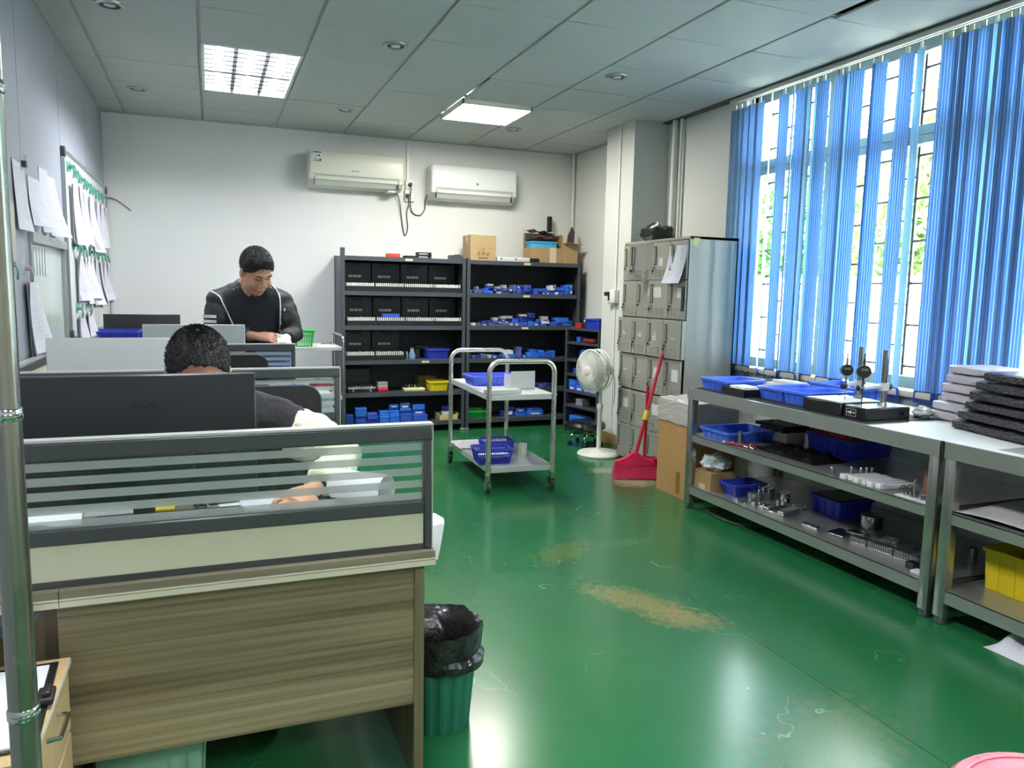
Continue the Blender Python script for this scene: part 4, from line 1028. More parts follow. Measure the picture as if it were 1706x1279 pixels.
g = 'small boxes on the corner shelf'
def csb(label, u, v, z, w, h, d, k, lab=False): small_box('small_box', label, None, *cs(u, v, z + .0005), w, h, d, k, ang, lab)
csb('red box on the corner shelf top beside the blue crate', .14, .07, 1.0, .09, .045, .06, 3)
for o in COL.objects:
    if o.get('label') == 'red box on the corner shelf top beside the blue crate':
        for c in o.children: c.data.materials[0] = mat('red small box', (190, 40, 50), .45)
t = thing('spray_bottle', 'small black bottle with white cap on the corner shelf', 'bottle', cs(.225, .06, 1.0)); MB().lathe([(0, 0), (.026, 0), (.026, .05), (.012, .065), (.0, .065)], n=14).build('bottle_body', m_case, t); MB().lathe([(.013, .064), (.014, .095), (0, .096)], n=12).build('cap', m_white, t)
crate('indigo crate on top of the corner shelf by the pillar', cs(.375, .115, 1.0005), .22, .19, .095, m_navy, ang, .94)
csb('single blue box on the upper board of the corner shelf', .14, .09, .865, .06, .05, .08, 0)
t = thing('red_cloth', 'dark red cloth folded on the upper board of the corner shelf', 'cloth', cs(.3, .1, .866), ang); MB().rbox(-.09, -.06, 0, .09, .06, .04, .018, seg=3).build('cloth', mat('dark red cloth', (120, 28, 34), .85, bump=.3), t)
t = thing('film_roll', 'blue plastic roll lying on the corner shelf behind the fan', 'roll', cs(.2, .11, .7005), ang); MB().lathe([(.02, -.05), (.05, -.05), (.05, .05), (.02, .05), (.02, -.05)], n=24, mtx=TR((0, 0, .05), 0, rad(90))).build('roll', m_bx[1], t)
csb('blue box with white label beside the blue roll', .33, .09, .70, .1, .09, .1, 0, True)
csb('long flat blue box on the corner shelf behind the fan', .26, .1, .56, .34, .05, .13, 0)
for k in range(4):
    for q in range(2 if k < 3 else 1): csb(['first', 'second', 'third', 'fourth'][k] + (' upper' if q else ' lower') + ' blue box from the left, corner shelf middle board', .085 + .115 * k, .09, .40 + .051 * q, .105, .05, .12, [0, 1, 0, 1][(k + q) % 4], q == 0)
csb('grey box on the lower board of the corner shelf', .17, .1, .26, .1, .06, .09, 4)
csb('blue box on the bottom board of the corner shelf above the stool', .17, .08, .08, .2, .075, .12, 1)
# ================================================================== LOCKERS
m_lock = mat('warm grey locker paint', (162, 161, 149), .36, .3, var=.04, vscale=3)
m_lockd = mat('locker inside', (58, 58, 54), .6)
m_slotd = mat('dark handle recess', (44, 44, 42), .5)
LX, LYA, LYB = 3.10, 4.52, 5.41
lk = thing('locker_cabinet', 'grey steel locker cabinet with many small keyed doors', 'locker', (3.3, 4.965, 0))
zr = [1.715, 1.435, 1.15, .868, .58, .30, .035]
off = [0, 0, -.03, -.01, -.01, -.01]
body = MB().box(LX + .4, LYA, 0, LX + .41, LYB, 1.735)
body.box(LX + .002, LYA, 0, LX + .41, LYA + .006, 1.735).box(LX + .002, LYB - .006, 0, LX + .41, LYB, 1.735).box(LX, LYA, 1.717, LX + .41, LYB, 1.735).box(LX, LYA, 0, LX + .41, LYB, .033)
for z in zr[1:-1]: body.box(LX + .012, LYA + .006, z - .004, LX + .4, LYB - .006, z + .004)
cw = (LYB - LYA - .012) / 4
for k in range(1, 4): body.box(LX + .012, LYA + .006 + k * cw - .003, .033, LX + .4, LYA + .006 + k * cw + .003, 1.717)
body.build('body', m_lock, lk, True)
MB().box(LX - .0295, LYA + .002, zr[3] + .003, LX + .004, LYA + .004, zr[2] - .003).box(LX - .0295, LYB - .004, zr[3] + .003, LX + .004, LYB - .002, zr[2] - .003).box(LX - .0295, LYA + .002, zr[2] - .006, LX + .004, LYB - .002, zr[2] - .003).box(LX - .0295, LYA + .002, zr[3] + .003, LX + .004, LYB - .002, zr[3] + .006).build('module_frame', m_lock, lk, True)
dh = .274
dw = cw - .006
# door local frame: hinge at origin (near side, smaller y), door spans +y, outside face towards -x
door_me = MB().rbox(-.012, 0, 0, 0, dw, dh, .002, seg=1).mesh('door', m_lock)
hand_me = MB().box(-.0128, dw - .045, dh * .42, -.0118, dw - .022, dh * .88).rbox(-.018, dw - .048, dh * .86, -.012, dw - .02, dh * .9, .002, seg=1).rbox(-.018, dw - .048, dh * .40, -.012, dw - .02, dh * .44, .002, seg=1).mesh('handle', [m_slotd])
grip_me = MB().box(-.02, dw - .048, dh * .42, -.016, dw - .04, dh * .88).mesh('grip', m_lock)
lock_me = MB().cyl((-.012, dw - .03, dh * .33), (-.022, dw - .03, dh * .33), .009, n=12).mesh('lock', m_chrome)
key_me = MB().box(-.03, dw - .036, dh * .325, -.022, dw - .024, dh * .335).cyl((-.026, dw - .03, dh * .24), (-.029, dw - .03, dh * .24), .011, n=12).box(-.028, dw - .032, dh * .13, -.026, dw - .028, dh * .3).mesh('key', [mat('black key head', (26, 26, 26), .4)])
vent_me = MB()
for k in range(5):
    for a, b in ((.25, .47), (.53, .75)): vent_me.rbox(-.0165, dw * a - .01, .02 + k * .0125, -.0118, dw * b - .01, .026 + k * .0125, .002, seg=1)
vent_me = vent_me.mesh('vent', m_lock)
lab_me = {}
def lbl(w, h): 
    if (w, h) not in lab_me: lab_me[(w, h)] = MB().box(-.0135, 0, 0, -.0122, w, h).mesh('door_label', mat('door label paper', (206, 206, 202), .6))
    return lab_me[(w, h)]
labels = {(0, 1): [], (1, 1): [(.07, .15, .09, .075)], (1, 0): [(.05, .15, .05, .07)], (1, 2): [(.03, .16, .02, .06)], (0, 1): [(.08, .1, .05, .06)],
          (3, 0): [(.03, .12, .08, .085)], (3, 1): [(.05, .12, .08, .08)], (4, 3): [(.05, .13, .075, .075)], (4, 1): [(.03, .13, .1, .08)], (2, 0): [(.06, .14, .018, .014), (.09, .14, .018, .014)],
          (2, 1): [(.09 + .024 * (q % 2), .12 + .02 * (q // 2), .018, .014) for q in range(5)], (2, 2): [(.07 + .024 * (q % 3), .135 + .02 * (q // 3), .018, .014) for q in range(5)], (2, 3): [(.09, .14, .018, .014), (.115, .14, .018, .014), (.115, .16, .018, .014)],
          (3, 3): [(.09, .14, .018, .014), (.115, .14, .018, .014)], (3, 2): [(.11, .14, .018, .014)]}
for r in range(6):
    for c in range(4):       # c = 0 nearest the camera
        y = LYA + .006 + c * cw + .003
        a = 0.0
        if (r, c) == (0, 2): a = .5
        if (r, c) == (1, 1): a = .16
        if (r, c) == (0, 1): a = .03
        # open doors swing out about the near-side hinge
        o = put('door', door_me, lk, (LX + off[r] - 3.3 + .0, y - 4.965, zr[r] - dh - .004), a)
        for nm, me in (('handle', hand_me), ('grip', grip_me), ('lock', lock_me), ('vent', vent_me)): put(nm, me, o)
        if (r + c) % 7 != 3: put('key', key_me, o)
        for (ly, lz, lw, lh) in labels.get((r, c), []): put('door_label', lbl(lw, lh), o, (0, ly, lz))
m_note = mat('yellow sticker', (214, 206, 120), .6)
MB().add([(LX + .03, LYA - .0008, 1.725), (LX + .085, LYA - .0008, 1.725), (LX + .06, LYA - .0008, 1.66), (LX + .02, LYA - .0008, 1.68)], [(0, 1, 2, 3)]).build('sticker', m_note, lk, True)
def note(u, v):
    q = 1 - v
    return (LX - .016 - .05 * q * q - .01 * math.sin(6 * u), LYA + .0 + .225 * u + .02 * q, 1.41 + .265 * v)
o = MB().sheet(note, 8, 8, .0012).build('notice_sheet', paper_material('locker notice', (206, 208, 222), 12.0)); tag(o, 'printed notice sheet hanging over the top corner of the lockers', 'paper')
o = MB().box(LX - .03, LYA + .022, 1.215, LX - .0135, LYA + .031, 1.385).build('marker_pen', m_case); tag(o, 'black marker pen stuck upright on a locker door under the notice', 'pen')
o = MB(); 
def bagf(u, v):
    th = 2 * PI * u; r = math.sin(PI * v) ** .6
    n_ = noise.noise(Vector((math.cos(th) * 2, math.sin(th) * 2, v * 4)))
    return (.13 * r * math.cos(th) * (1 + .3 * n_), .15 * r * math.sin(th) * (1 + .3 * n_), max(0, .055 - .065 * math.cos(PI * v) + .04 * n_ * r + (.04 if .1 < u < .35 else 0) * v))
o = MB().sheet(bagf, 22, 10).build('dark_bag', mat('dark green plastic bag', (34, 44, 40), .25, spec=.7, bump=.4, bscale=25), None, False, (3.27, 5.2, 1.736)); tag(o, 'crumpled dark green plastic bag on top of the lockers', 'bag')

# ================================================================== PEDESTAL FAN
m_fan = mat('fan white plastic', (226, 226, 216), .32)
t = thing('pedestal_fan', 'white pedestal fan standing in front of the pillar', 'fan', (2.97, 5.50, 0), math.atan2(-.25, -.97))
MB().lathe([(0, 0), (.175, 0), (.178, .012), (.165, .026), (.06, .036), (.03, .05), (.0, .05)], n=36).build('base', m_fan, t)
MB().cyl((0, 0, .045), (0, 0, .40), .019, n=16).cyl((0, 0, .38), (0, 0, .63), .0155, n=16).build('pole', m_fan, t)
MB().lathe([(.021, .37), (.025, .38), (.025, .42), (.018, .43)], n=16).build('height_collar', m_fan, t)
HZ = .705
MB().rbox(-.03, -.03, .6, .03, .03, .66, .008).build('neck', m_fan, t)
MB().loft([[(x, r * math.cos(2 * PI * k / 18), HZ + r * math.sin(2 * PI * k / 18)) for k in range(18)] for x, r in ((-.115, .028), (-.105, .045), (-.03, .055), (.01, .058), (.03, .05))]).build('motor_housing', m_fan, t)
MB().cyl((-.06, 0, HZ + .055), (-.06, 0, HZ + .085), .01, .012, 10).build('oscillation_knob', m_fan, t)
RG = .172
g = MB()
for (x, r) in ((.035, RG), (.115, RG)): g.tube([(x, r * math.cos(2 * PI * k / 40), HZ + r * math.sin(2 * PI * k / 40)) for k in range(40)], .005, 6, loop=True)
g.tube([(.155, RG * .62 * math.cos(2 * PI * k / 40), HZ + RG * .62 * math.sin(2 * PI * k / 40)) for k in range(40)], .0022, 5, loop=True)
g.build('guard_rim', m_fan, t)
MB().loft([[(x, (RG + .003) * math.cos(2 * PI * k / 40), HZ + (RG + .003) * math.sin(2 * PI * k / 40)) for k in range(40)] for x in (.06, .09)], caps=False).build('guard_band', m_fan, t)
g = MB(); N = 84
for k in range(N):
    a = 2 * PI * k / N; a2 = a + .5
    def P(x, r, q): return (x, r * math.cos(q), HZ + r * math.sin(q))
    g.tube([P(.157, .035, a), P(.158, .08, a + .12), P(.15, .13, a + .25), P(.135, .158, a + .33), P(.115, RG, a + .38)], .0021, 4)
    if k % 2 == 0: g.tube([P(.03, .06, a), P(.022, .12, a), P(.028, .155, a), P(.035, RG, a)], .002, 4)
g.build('wire_guard', m_fan, t)
MB().loft([[(x, r * math.cos(2 * PI * k / 24), HZ + r * math.sin(2 * PI * k / 24)) for k in range(24)] for x, r in ((.152, .04), (.16, .04), (.164, .03), (.165, .004))]).build('guard_badge', mat('pinkish badge', (222, 206, 200), .4), t)
for k in range(3):
    a = 2 * PI * k / 3
    def bl(u, v, a=a):
        r = .03 + .115 * v; q = a + (u - .5) * (1.5 - .3 * v) + .3 * v
        return (.085 + .03 * (u - .5), r * math.cos(q), HZ + r * math.sin(q))
    MB().sheet(bl, 6, 6, .002).build('blade', mat('grey translucent blade', (196, 196, 188), .3), t)
MB().cyl((.03, 0, HZ), (.13, 0, HZ), .03, n=16).build('hub', mat('grey translucent blade', (196, 196, 188), .3), t)
MB().tube(bez([(-.11, .02, HZ), (-.13, .03, .6), (-.12, .04, .48), (-.1, .05, .42)]), .004, 6).build('cord', mat('white cord', (210, 210, 204), .5), t)

# ================================================================== ROLLING STOOL
t = thing('rolling_stool', 'low black round rolling stool on chrome castors behind the fan', 'stool', (3.04, 5.87, 0))
MB().lathe([(0, .145), (.13, .145), (.165, .16), (.172, .185), (.16, .21), (.12, .222), (0, .224)], n=36).build('seat', mat('black vinyl', (20, 20, 22), .3), t)
MB().cyl((0, 0, .08), (0, 0, .15), .025, n=14).build('column', m_chrome, t)
for k in range(5):
    a = 2 * PI * k / 5 + .4; c, s_ = math.cos(a), math.sin(a)
    MB().tube(bez([(.02 * c, .02 * s_, .11), (.09 * c, .09 * s_, .115), (.135 * c, .135 * s_, .09), (.14 * c, .14 * s_, .055)], 5), .009, 8).build('leg', m_chrome, t)
    MB().cyl((.14 * c - .008 * s_, .14 * s_ + .008 * c, .024), (.14 * c + .008 * s_, .14 * s_ - .008 * c, .024), .024, n=14).build('castor', m_case, t)

# ================================================================== BROOM AND DUSTPAN
m_pink = mat('hot pink plastic', (226, 34, 84), .4, var=.06); m_pinkd = mat('dark pink plastic', (184, 22, 56), .4); m_bris = mat('pink bristle', (236, 62, 104), .6); m_red = mat('red broom handle', (188, 34, 52), .35)
P0 = Vector((2.84, 4.74, 0))
br = thing('broom', 'pink broom with a red handle leaning on the lockers', 'broom', (2.80, 4.70, 0))
u_ = Vector((.28, -.10, 0)).normalized(); n_ = Vector((u_.y, -u_.x, 0))    # along the head / towards the camera
F_ = Matrix(((u_.x, n_.x, 0, 0), (u_.y, n_.y, 0, 0), (0, 0, 1, 0), (0, 0, 0, 1)))
hd = MB()
hd.loft([[(x * F_[0][0] + y * F_[0][1] + .04, x * F_[1][0] + y * F_[1][1], z) for x, y in ((-w, -.02), (w, -.02), (w, .025), (-w, .025))] for w, z in ((.15, .10), (.145, .125), (.06, .155), (.02, .19))], smooth=False)
hd.build('head', m_pink, br)
bm_ = MB()
for k in range(30):
    for q in range(3):
        x = -.145 + .29 * (k + .33 * q) / 30; y = -.012 + .014 * q
        a = Vector((x * u_.x + y * n_.x + .04, x * u_.y + y * n_.y, .102)); s_ = 1.12
        b = Vector((x * s_ * u_.x + (y * 2.2 + .012) * n_.x + .04, x * s_ * u_.y + (y * 2.2 + .012) * n_.y, .003 + .006 * random.random()))
        bm_.tube([a, b], .0042, 4, smooth=False)
tag(bm_.build('bristles', m_bris, br), kind='stuff')
top_ = Vector((3.052, 4.73, .895)) - Vector((2.80, 4.70, 0))
MB().tube([(.04, 0, .16), tuple(top_)], .0125, 10).build('handle', m_red, br)
MB().tube([tuple(top_), (top_.x + .012, top_.y - .004, top_.z + .02), (top_.x + .02, top_.y - .014, top_.z - .02)], .009, 8).build('hanging_loop', m_red, br)
mid = Vector((.04, 0, .16)).lerp(top_, .36)
MB().cyl(tuple(mid), tuple(mid + (top_ - mid).normalized() * .07), .022, n=12).build('yellow_clip', mat('yellow clip', (222, 200, 70), .4), br)
dp = thing('dustpan', 'pink long handled dustpan standing behind the broom', 'dustpan', (2.93, 4.73, 0))
a_ = math.atan2(u_.y, u_.x)
m4 = Matrix.Rotation(a_, 4, 'Z')
MB().box(-.11, -.06, 0, .11, .09, .004, mtx=m4).box(-.11, .086, 0, .11, .09, .13, mtx=m4).prism([(-.06, 0), (.09, 0), (.09, .13), (.02, .12)], -.11, -.106, 'x', mtx=m4).prism([(-.06, 0), (.09, 0), (.09, .13), (.02, .12)], .106, .11, 'x', mtx=m4).box(-.11, .02, .118, .11, .09, .122, mtx=m4).build('pan', m_pinkd, dp)
MB().tube([tuple(m4 @ Vector((.02, .08, .12))), tuple(m4 @ Vector((.03, .09, .66)))], .0115, 10).build('handle', m_red, dp)

# ================================================================== BIG CARTON WITH PLASTIC LINER
t = carton('tall brown carton lined with a white plastic sack beside the bench', (3.02, 4.225, 0), .36, .37, .53, 0, mat('big carton brown', (178, 136, 84), .75, var=.12, vscale=3), closed=False, name='cardboard_box')
MB().box(-.182, -.09, .03, -.18, -.05, .17).build('tape', mat('brown tape', (150, 104, 50), .3), t)
MB().box(-.1815, -.18, .43, -.18, .18, .432).build('crease', m_card2, t)
def liner(u, v):
    th = 2 * PI * u; c, s_ = math.cos(th), math.sin(th)
    k = max(abs(c), abs(s_)); x, y = c / k * .188, s_ / k * .193
    w = noise.noise(Vector((c * 3, s_ * 3, v * 6 + u))) * .016
    fold = .006 * math.sin(40 * u + 22 * v)
    if v < .55: return (x * (1 + w + fold), y * (1 + w + fold), .49 + .29 * v + .6 * w)
    q = (v - .55) / .45
    return (x * (1 - .85 * q), y * (1 - .85 * q), .65 - .05 * q + w * 1.5)
MB().sheet(liner, 56, 10).build('plastic_liner', mat('white plastic film', (186, 180, 172), .22, var=.18, vscale=16, vstretch=(1, 1, 6), bump=.6, bscale=18), t)

# ================================================================== STEEL TROLLEY
t = thing('steel_trolley', 'stainless steel two tier trolley with hooped handles on castors', 'trolley', (1.92, 5.085, 0), rad(-2.2))
tw, tl = .228, .485
m_tr = mat('trolley tube steel', (206, 206, 200), .28, .85, rvar=.05)
for y in (-tl, tl):
    r = .075
    path = [(-tw, y, .115), (-tw, y, .80)] + arc((-tw + r, y, .80), r, PI, PI / 2, 8) + arc((tw - r, y, .80), r, PI / 2, 0, 8) + [(tw, y, .80), (tw, y, .115)]
    MB().tube(path, .0165, 12).build('hoop_frame', m_tr, t)
    for x in (-tw, tw):
        MB().cyl((x, y, .0), (x, y, .12), .0, n=3) if False else None
        MB().cyl((x, y, .082), (x, y, .125), .019, n=12).build('stem_collar', m_chrome, t)
        MB().box(x - .018, y - .016, .03, x - .014, y + .022, .086).box(x + .014, y - .016, .03, x + .018, y + .022, .086).box(x - .018, y - .02, .082, x + .018, y + .022, .088).build('castor_fork', m_chrome, t)
        w_ = MB().loft([[(x + dx, y + .012 + rr * math.cos(2 * PI * k / 20), .042 + rr * math.sin(2 * PI * k / 20)) for k in range(20)] for dx, rr in ((-.013, .034), (-.011, .041), (.011, .041), (.013, .034))])
        w_.build('castor_wheel', mat('dark wheel rubber', (50, 50, 48), .5), t)
        MB().cyl((x - .015, y + .012, .042), (x + .015, y + .012, .042), .022, n=14).build('wheel_hub', mat('grey wheel hub', (190, 190, 186), .4), t)
    for x in (-tw, tw):
        for z in (.645, .155): MB().cyl((x - .02, y - .0, z), (x + .02, y, z), .008, n=8).build('bolt', m_chrome, t)
m_trs = mat('trolley tray sheet', (206, 206, 202), .38, .35, rvar=.08)
for z, nm in ((.655, 'upper_tray'), (.172, 'lower_tray')):
    MB().box(-tw, -tl, z - .004, tw, tl, z).box(-tw, -tl - .002, z - .035, tw, -tl, z).box(-tw, tl, z - .035, tw, tl + .002, z).box(-tw - .002, -tl, z - .035, -tw, tl, z).box(tw, -tl, z - .035, tw + .002, tl, z).build(nm, m_trs, t)
T4 = TR((1.92, 5.085, 0), rad(-2.2))
def tr(x, y, z): return tuple(T4 @ Vector((x, y, z)))
o = MB().box(-.21, -.38, 0, .19, .40, .003).build('white_board', mat('white foam board', (228, 228, 226), .6), None, False, tr(0, .04, .6555), rad(-2.2)); tag(o, 'white board covering the upper trolley tray', 'board')
crate('periwinkle blue shallow crate on the upper trolley tray', (1.88, 5.17, .659), .34, .24, .07, m_blue2, rad(-2.2), .9, 8)
o = MB().box(-.09, -.004, 0, .09, .004, .125).box(-.09, .0, 0, -.084, .12, .1).cyl((-.06, -.006, .06), (-.06, .004, .06), .006, n=10).build('aluminium_plate', mat('pale anodised plate', (206, 206, 200), .4, .3), None, False, (2.0, 4.83, .659), rad(2)); tag(o, 'pale upright metal plate on the upper trolley tray', 'plate')
o = MB().rbox(-.13, -.04, 0, .11, .04, .028, .002, seg=1).build('flat_bar', m_trs, None, False, (1.80, 4.67, .6565), rad(2)); tag(o, 'flat steel bar lying at the near end of the upper trolley tray', 'bar')
o = MB().box(-.14, -.1, 0, .16, .1, .002).build('plastic_sleeve', mat('clear plastic sleeve', (222, 224, 226), .15), None, False, (1.84, 4.90, .659), rad(4)); tag(o, 'clear plastic sleeve in front of the periwinkle crate', 'sleeve')
basket('blue lattice basket at the front of the lower trolley tray', (1.765, 4.79, .1725), .25, .2, .10, m_navy, rad(-6), .84, 14, 6)
basket('blue lattice basket behind on the lower trolley tray', (1.90, 5.07, .1725), .22, .19, .095, m_navy, rad(-4), .84, 12, 5)
o = MB().box(-.11, -.08, 0, .11, .08, .012).build('paper_stack', m_plain, None, False, (1.765, 4.79, .22), rad(-6)); tag(o, 'white papers lying in the front lattice basket', 'paper')
o = MB().lathe([(0, 0), (.032, 0), (.032, .085), (.02, .085), (.02, .08), (0, .08)], n=24).build('paper_roll', mat('white cardboard tube', (214, 212, 200), .6), None, False, (2.045, 4.92, .1725)); tag(o, 'white paper roll standing on the lower trolley tray', 'roll')
def crum(u, v): return (-.12 + .24 * u, -.13 + .26 * v, .004 + .022 * abs(noise.noise(Vector((u * 4, v * 4, 1)))))
o = MB().sheet(crum, 10, 10, .002).build('white_cloth', mat('white cloth', (222, 220, 216), .85), None, False, (1.80, 5.36, .1735)); tag(o, 'white cloth lying at the far end of the lower trolley tray', 'cloth')
# ================================================================== STEEL WORKBENCHES
m_bt = mat('bench steel sheet', (178, 179, 174), .34, .72, var=.06, vscale=4, rvar=.1)
m_leg = mat('bench steel leg', (170, 173, 168), .24, .85, rvar=.06)
BXF, BXB = 2.75, 3.50
def bench(label, y0, y1):
    t = thing('workbench', label, 'workbench', ((BXF + BXB) / 2, (y0 + y1) / 2, 0))
    MB().box(BXF, y0, .75, BXB, y1, .757).box(BXF, y0, .69, BXF + .003, y1, .75).box(BXB - .003, y0, .69, BXB, y1, .75).box(BXF, y0, .69, BXB, y0 + .003, .75).box(BXF, y1 - .003, .69, BXB, y1, .75).build('top', m_bt, t, True)
    for z, e in ((.47, .045), (.148, .055)):
        MB().box(BXF + .012, y0 + .012, z - .003, BXB - .012, y1 - .012, z).box(BXF + .012, y0 + .012, z - e, BXF + .015, y1 - .012, z).box(BXB - .015, y0 + .012, z - e, BXB - .012, y1 - .012, z).box(BXF + .012, y0 + .012, z - e, BXB - .012, y0 + .015, z).box(BXF + .012, y1 - .015, z - e, BXB - .012, y1 - .012, z).build('shelf', m_bt, t, True)
    for x in (BXF + .004, BXB - .05):
        for y in (y0 + .006, y1 - .052):
            MB().rbox(x, y, .03, x + .046, y + .046, .69, .004).build('leg', m_leg, t, True)
            MB().rbox(x + .004, y + .004, 0, x + .042, y + .042, .032, .004, seg=1).build('foot', mat('grey rubber foot', (70, 74, 72), .6), t, True)
    return t
bench('stainless steel workbench under the blind carrying crates and gauge stands', 2.185, 3.96)
bench('nearer stainless steel workbench carrying black wrapped slabs', .35, 2.168)
ZB = .7575
o = MB().box(2.775, 2.60, 0, 3.22, 3.93, .003).build('rubber_mat', mat('black rubber mat', (24, 24, 26), .7), None, False, (0, 0, ZB)); tag(o, 'thin black mat along the front of the farther workbench', 'mat')
ZM = ZB + .0035
crate('blue crate farthest along the workbench, next to the lockers', (2.965, 3.805, ZM), .30, .23, .066, m_blue, 0, .94, 6)
t = thing('parts_tray', 'black tray filled with cream plastic parts on the workbench', 'tray', (2.875, 3.565, ZM)); MB().rbox(-.085, -.1, 0, .085, .1, .006, .002, seg=1).box(-.09, -.105, 0, -.085, .105, .042).box(.085, -.105, 0, .09, .105, .042).box(-.09, -.105, 0, .09, -.1, .042).box(-.09, .1, 0, .09, .105, .042).build('tray', m_case, t)
m_crm = mat('cream plastic part', (226, 224, 206), .45)
part_me = MB().rbox(-.013, -.02, 0, .013, .02, .022, .003, seg=1).cyl((0, -.0205, .011), (0, .0205, .011), .006, n=8).mesh('plastic_part', m_crm)
for k in range(24):
    i, j = k % 4, k // 4
    o = put('plastic_part', part_me, None, (2.815 + .034 * i, 3.485 + .033 * j, ZM + .0065 + (.0 if k % 5 else .0))); o.rotation_euler = (0, 0, PI / 2 + random.uniform(-.06, .06)); tag(o, 'cream plastic part lying in the black tray', 'part', 'cream parts in the black tray')
    if i < 3 and j in (1, 2, 3, 4):
        o = put('plastic_part', part_me, None, (2.832 + .034 * i, 3.487 + .033 * j, ZM + .029)); o.rotation_euler = (0, 0, PI / 2 + random.uniform(-.06, .06)); tag(o, 'cream plastic part lying in the black tray', 'part', 'cream parts in the black tray')
crate('blue crate in the middle of the workbench, beside the parts tray', (3.035, 3.365, ZM), .32, .195, .066, m_blue, 0, .94, 6)
crate('blue crate on the workbench just left of the gauge stands', (3.03, 3.165, ZM), .32, .18, .07, m_blue, 0, .94, 6)
crate('blue crate at the back of the workbench near the blind', (3.355, 3.28, ZB), .24, .36, .085, m_blue, 0, .94, 4)
o = MB().rbox(3.30, 3.60, ZB, 3.44, 3.90, ZB + .03, .006).rbox(3.32, 3.63, ZB + .03, 3.42, 3.87, ZB + .05, .006).build('white_device', mat('white device casing', (220, 220, 212), .4)); tag(o, 'flat white device at the back of the workbench by the sill', 'device')
for y in (3.66, 3.72): MB().box(3.2985, y - .015, ZB + .01, 3.30, y + .015, ZB + .022).build('port', m_rub, o)
# gauge stands
m_gran = mat('black granite', (26, 27, 30), .3, var=.3, vscale=160); m_dcol = mat('ground column', (150, 152, 150), .25, .9); m_cast = mat('white enamel cast arm', (206, 210, 208), .35)
def gauge_stand(label, x0, x1, y0, y1, h, col, dial, panel):
    t = thing('gauge_stand', label, 'gauge stand', ((x0 + x1) / 2, (y0 + y1) / 2, ZM)); z0 = ZM
    MB().rbox(x0, y0, z0, x1, y1, z0 + h, .003, seg=1).build('base', m_gran, t, True)
    MB().box(x0 + .004, y0 + .004, z0 + h, x1 - .004, y1 - .004, z0 + h + .004).build('plate', m_steel, t, True)
    cx_, cy_ = col
    MB().cyl((cx_, cy_, z0 + h), (cx_, cy_, 1.085), .0135, n=18).build('column', m_dcol, t, True)
    MB().cyl((cx_, cy_, z0 + h), (cx_, cy_, z0 + h + .02), .022, .017, 18).build('collar', m_steel, t, True)
    dx, dy, dz = dial
    az = dz - .075
    MB().cyl((cx_, cy_, az - .018), (cx_, cy_, az + .018), .024, n=18).build('clamp', m_cast, t, True)
    MB().tube([(cx_, cy_, az), ((cx_ + dx) / 2, (cy_ + dy) / 2, az + .006), (dx, dy, az)], [(.016, .012), (.011, .009), (.014, .011)], 10).build('arm', m_cast, t, True)
    d = (Vector((cx_, cy_, 0)) - Vector((dx, dy, 0))).normalized()
    for p, r in (((cx_ + d.x * .03, cy_ + d.y * .03, az), .015), ((dx - d.x * .018, dy - d.y * .018, az - .004), .014)):
        k = MB().lathe([(0, -.012), (r, -.01), (r, .01), (0, .012)], n=8, mtx=frame(p, (0, 0, 1), (-d.y, d.x, 0))); k.build('knob', m_case, t, True)
    # dial indicator faces the camera side
    n_ = Vector((-.55, -.83, 0)).normalized(); s_ = Vector((n_.y, -n_.x, 0))
    def D(a, b, c): return tuple(Vector((dx, dy, dz)) + s_ * a + Vector((0, 0, b)) + n_ * c)
    def disc(r, c0, c1): return MB().loft([[D(r * math.cos(2 * PI * k / 24), r * math.sin(2 * PI * k / 24), c) for k in range(24)] for c in (c0, c1)], smooth=True)
    o = disc(.031, -.012, .012).build('dial_body', m_steel if panel == 0 else m_case, t, True)
    disc(.027, .012, .0145).build('dial_face', mat('dark dial face', (38, 30, 26), .25), o, False) if False else disc(.026, .012, .0145).build('dial_face', mat('dark dial face', (38, 30, 26), .25), t, True)
    MB().loft([[D(-.016, .004, .0155), D(.016, .004, .0155), D(.016, .016, .0155), D(-.016, .016, .0155)], [D(-.016, .004, .0148), D(.016, .004, .0148), D(.016, .016, .0148), D(-.016, .016, .0148)]], smooth=False).build('display', mat('grey lcd', (96, 104, 92), .2), t, True)
    MB().cyl(D(0, .028, 0), D(0, .062, 0), .006, n=10).cyl(D(0, .062, 0), D(0, .085, 0), .0028, n=8).build('plunger', m_steel if panel == 0 else m_case, t, True)
    MB().cyl(D(0, -.028, 0), D(0, -.075, 0), .005, n=10).cyl(D(0, -.075, 0), (dx, dy, z0 + h + .004), .0022, n=8).build('spindle', m_case if panel else m_steel, t, True)
    if panel:
        q = MB().box(x0 - .0015, y0 + .06, z0 + .012, x0, y0 + .118, z0 + .046); q.build('control_plate', mat('control plate', (20, 22, 22), .3), t, True)
        b = MB()
        for a in ((.06, .0615, .012, .046), (.1165, .118, .012, .046), (.06, .118, .012, .0135), (.06, .118, .0445, .046)): b.box(x0 - .0025, y0 + a[0], z0 + a[2], x0 - .0015, y0 + a[1], z0 + a[3])
        b.cyl((x0 - .0015, y0 + .09, z0 + .029), (x0 - .006, y0 + .09, z0 + .029), .0075, n=12)
        for y in (.072, .106): b.cyl((x0 - .0015, y0 + y, z0 + .029), (x0 - .0025, y0 + y, z0 + .029), .005, n=10)
        b.build('control_marks', mat('white control print', (200, 204, 200), .4), t, True)
        MB().cyl(((x0 + x1) / 2 + .09, y0, z0 + .03), ((x0 + x1) / 2 + .09, y0 - .012, z0 + .03), .008, n=10).build('adjust_knob', m_case, t, True)
    return t
gauge_stand('dial gauge stand with brown faced dial, farther of the two', 2.815, 3.10, 2.785, 3.04, .058, (3.06, 2.92), (2.925, 2.875, .972), 0)
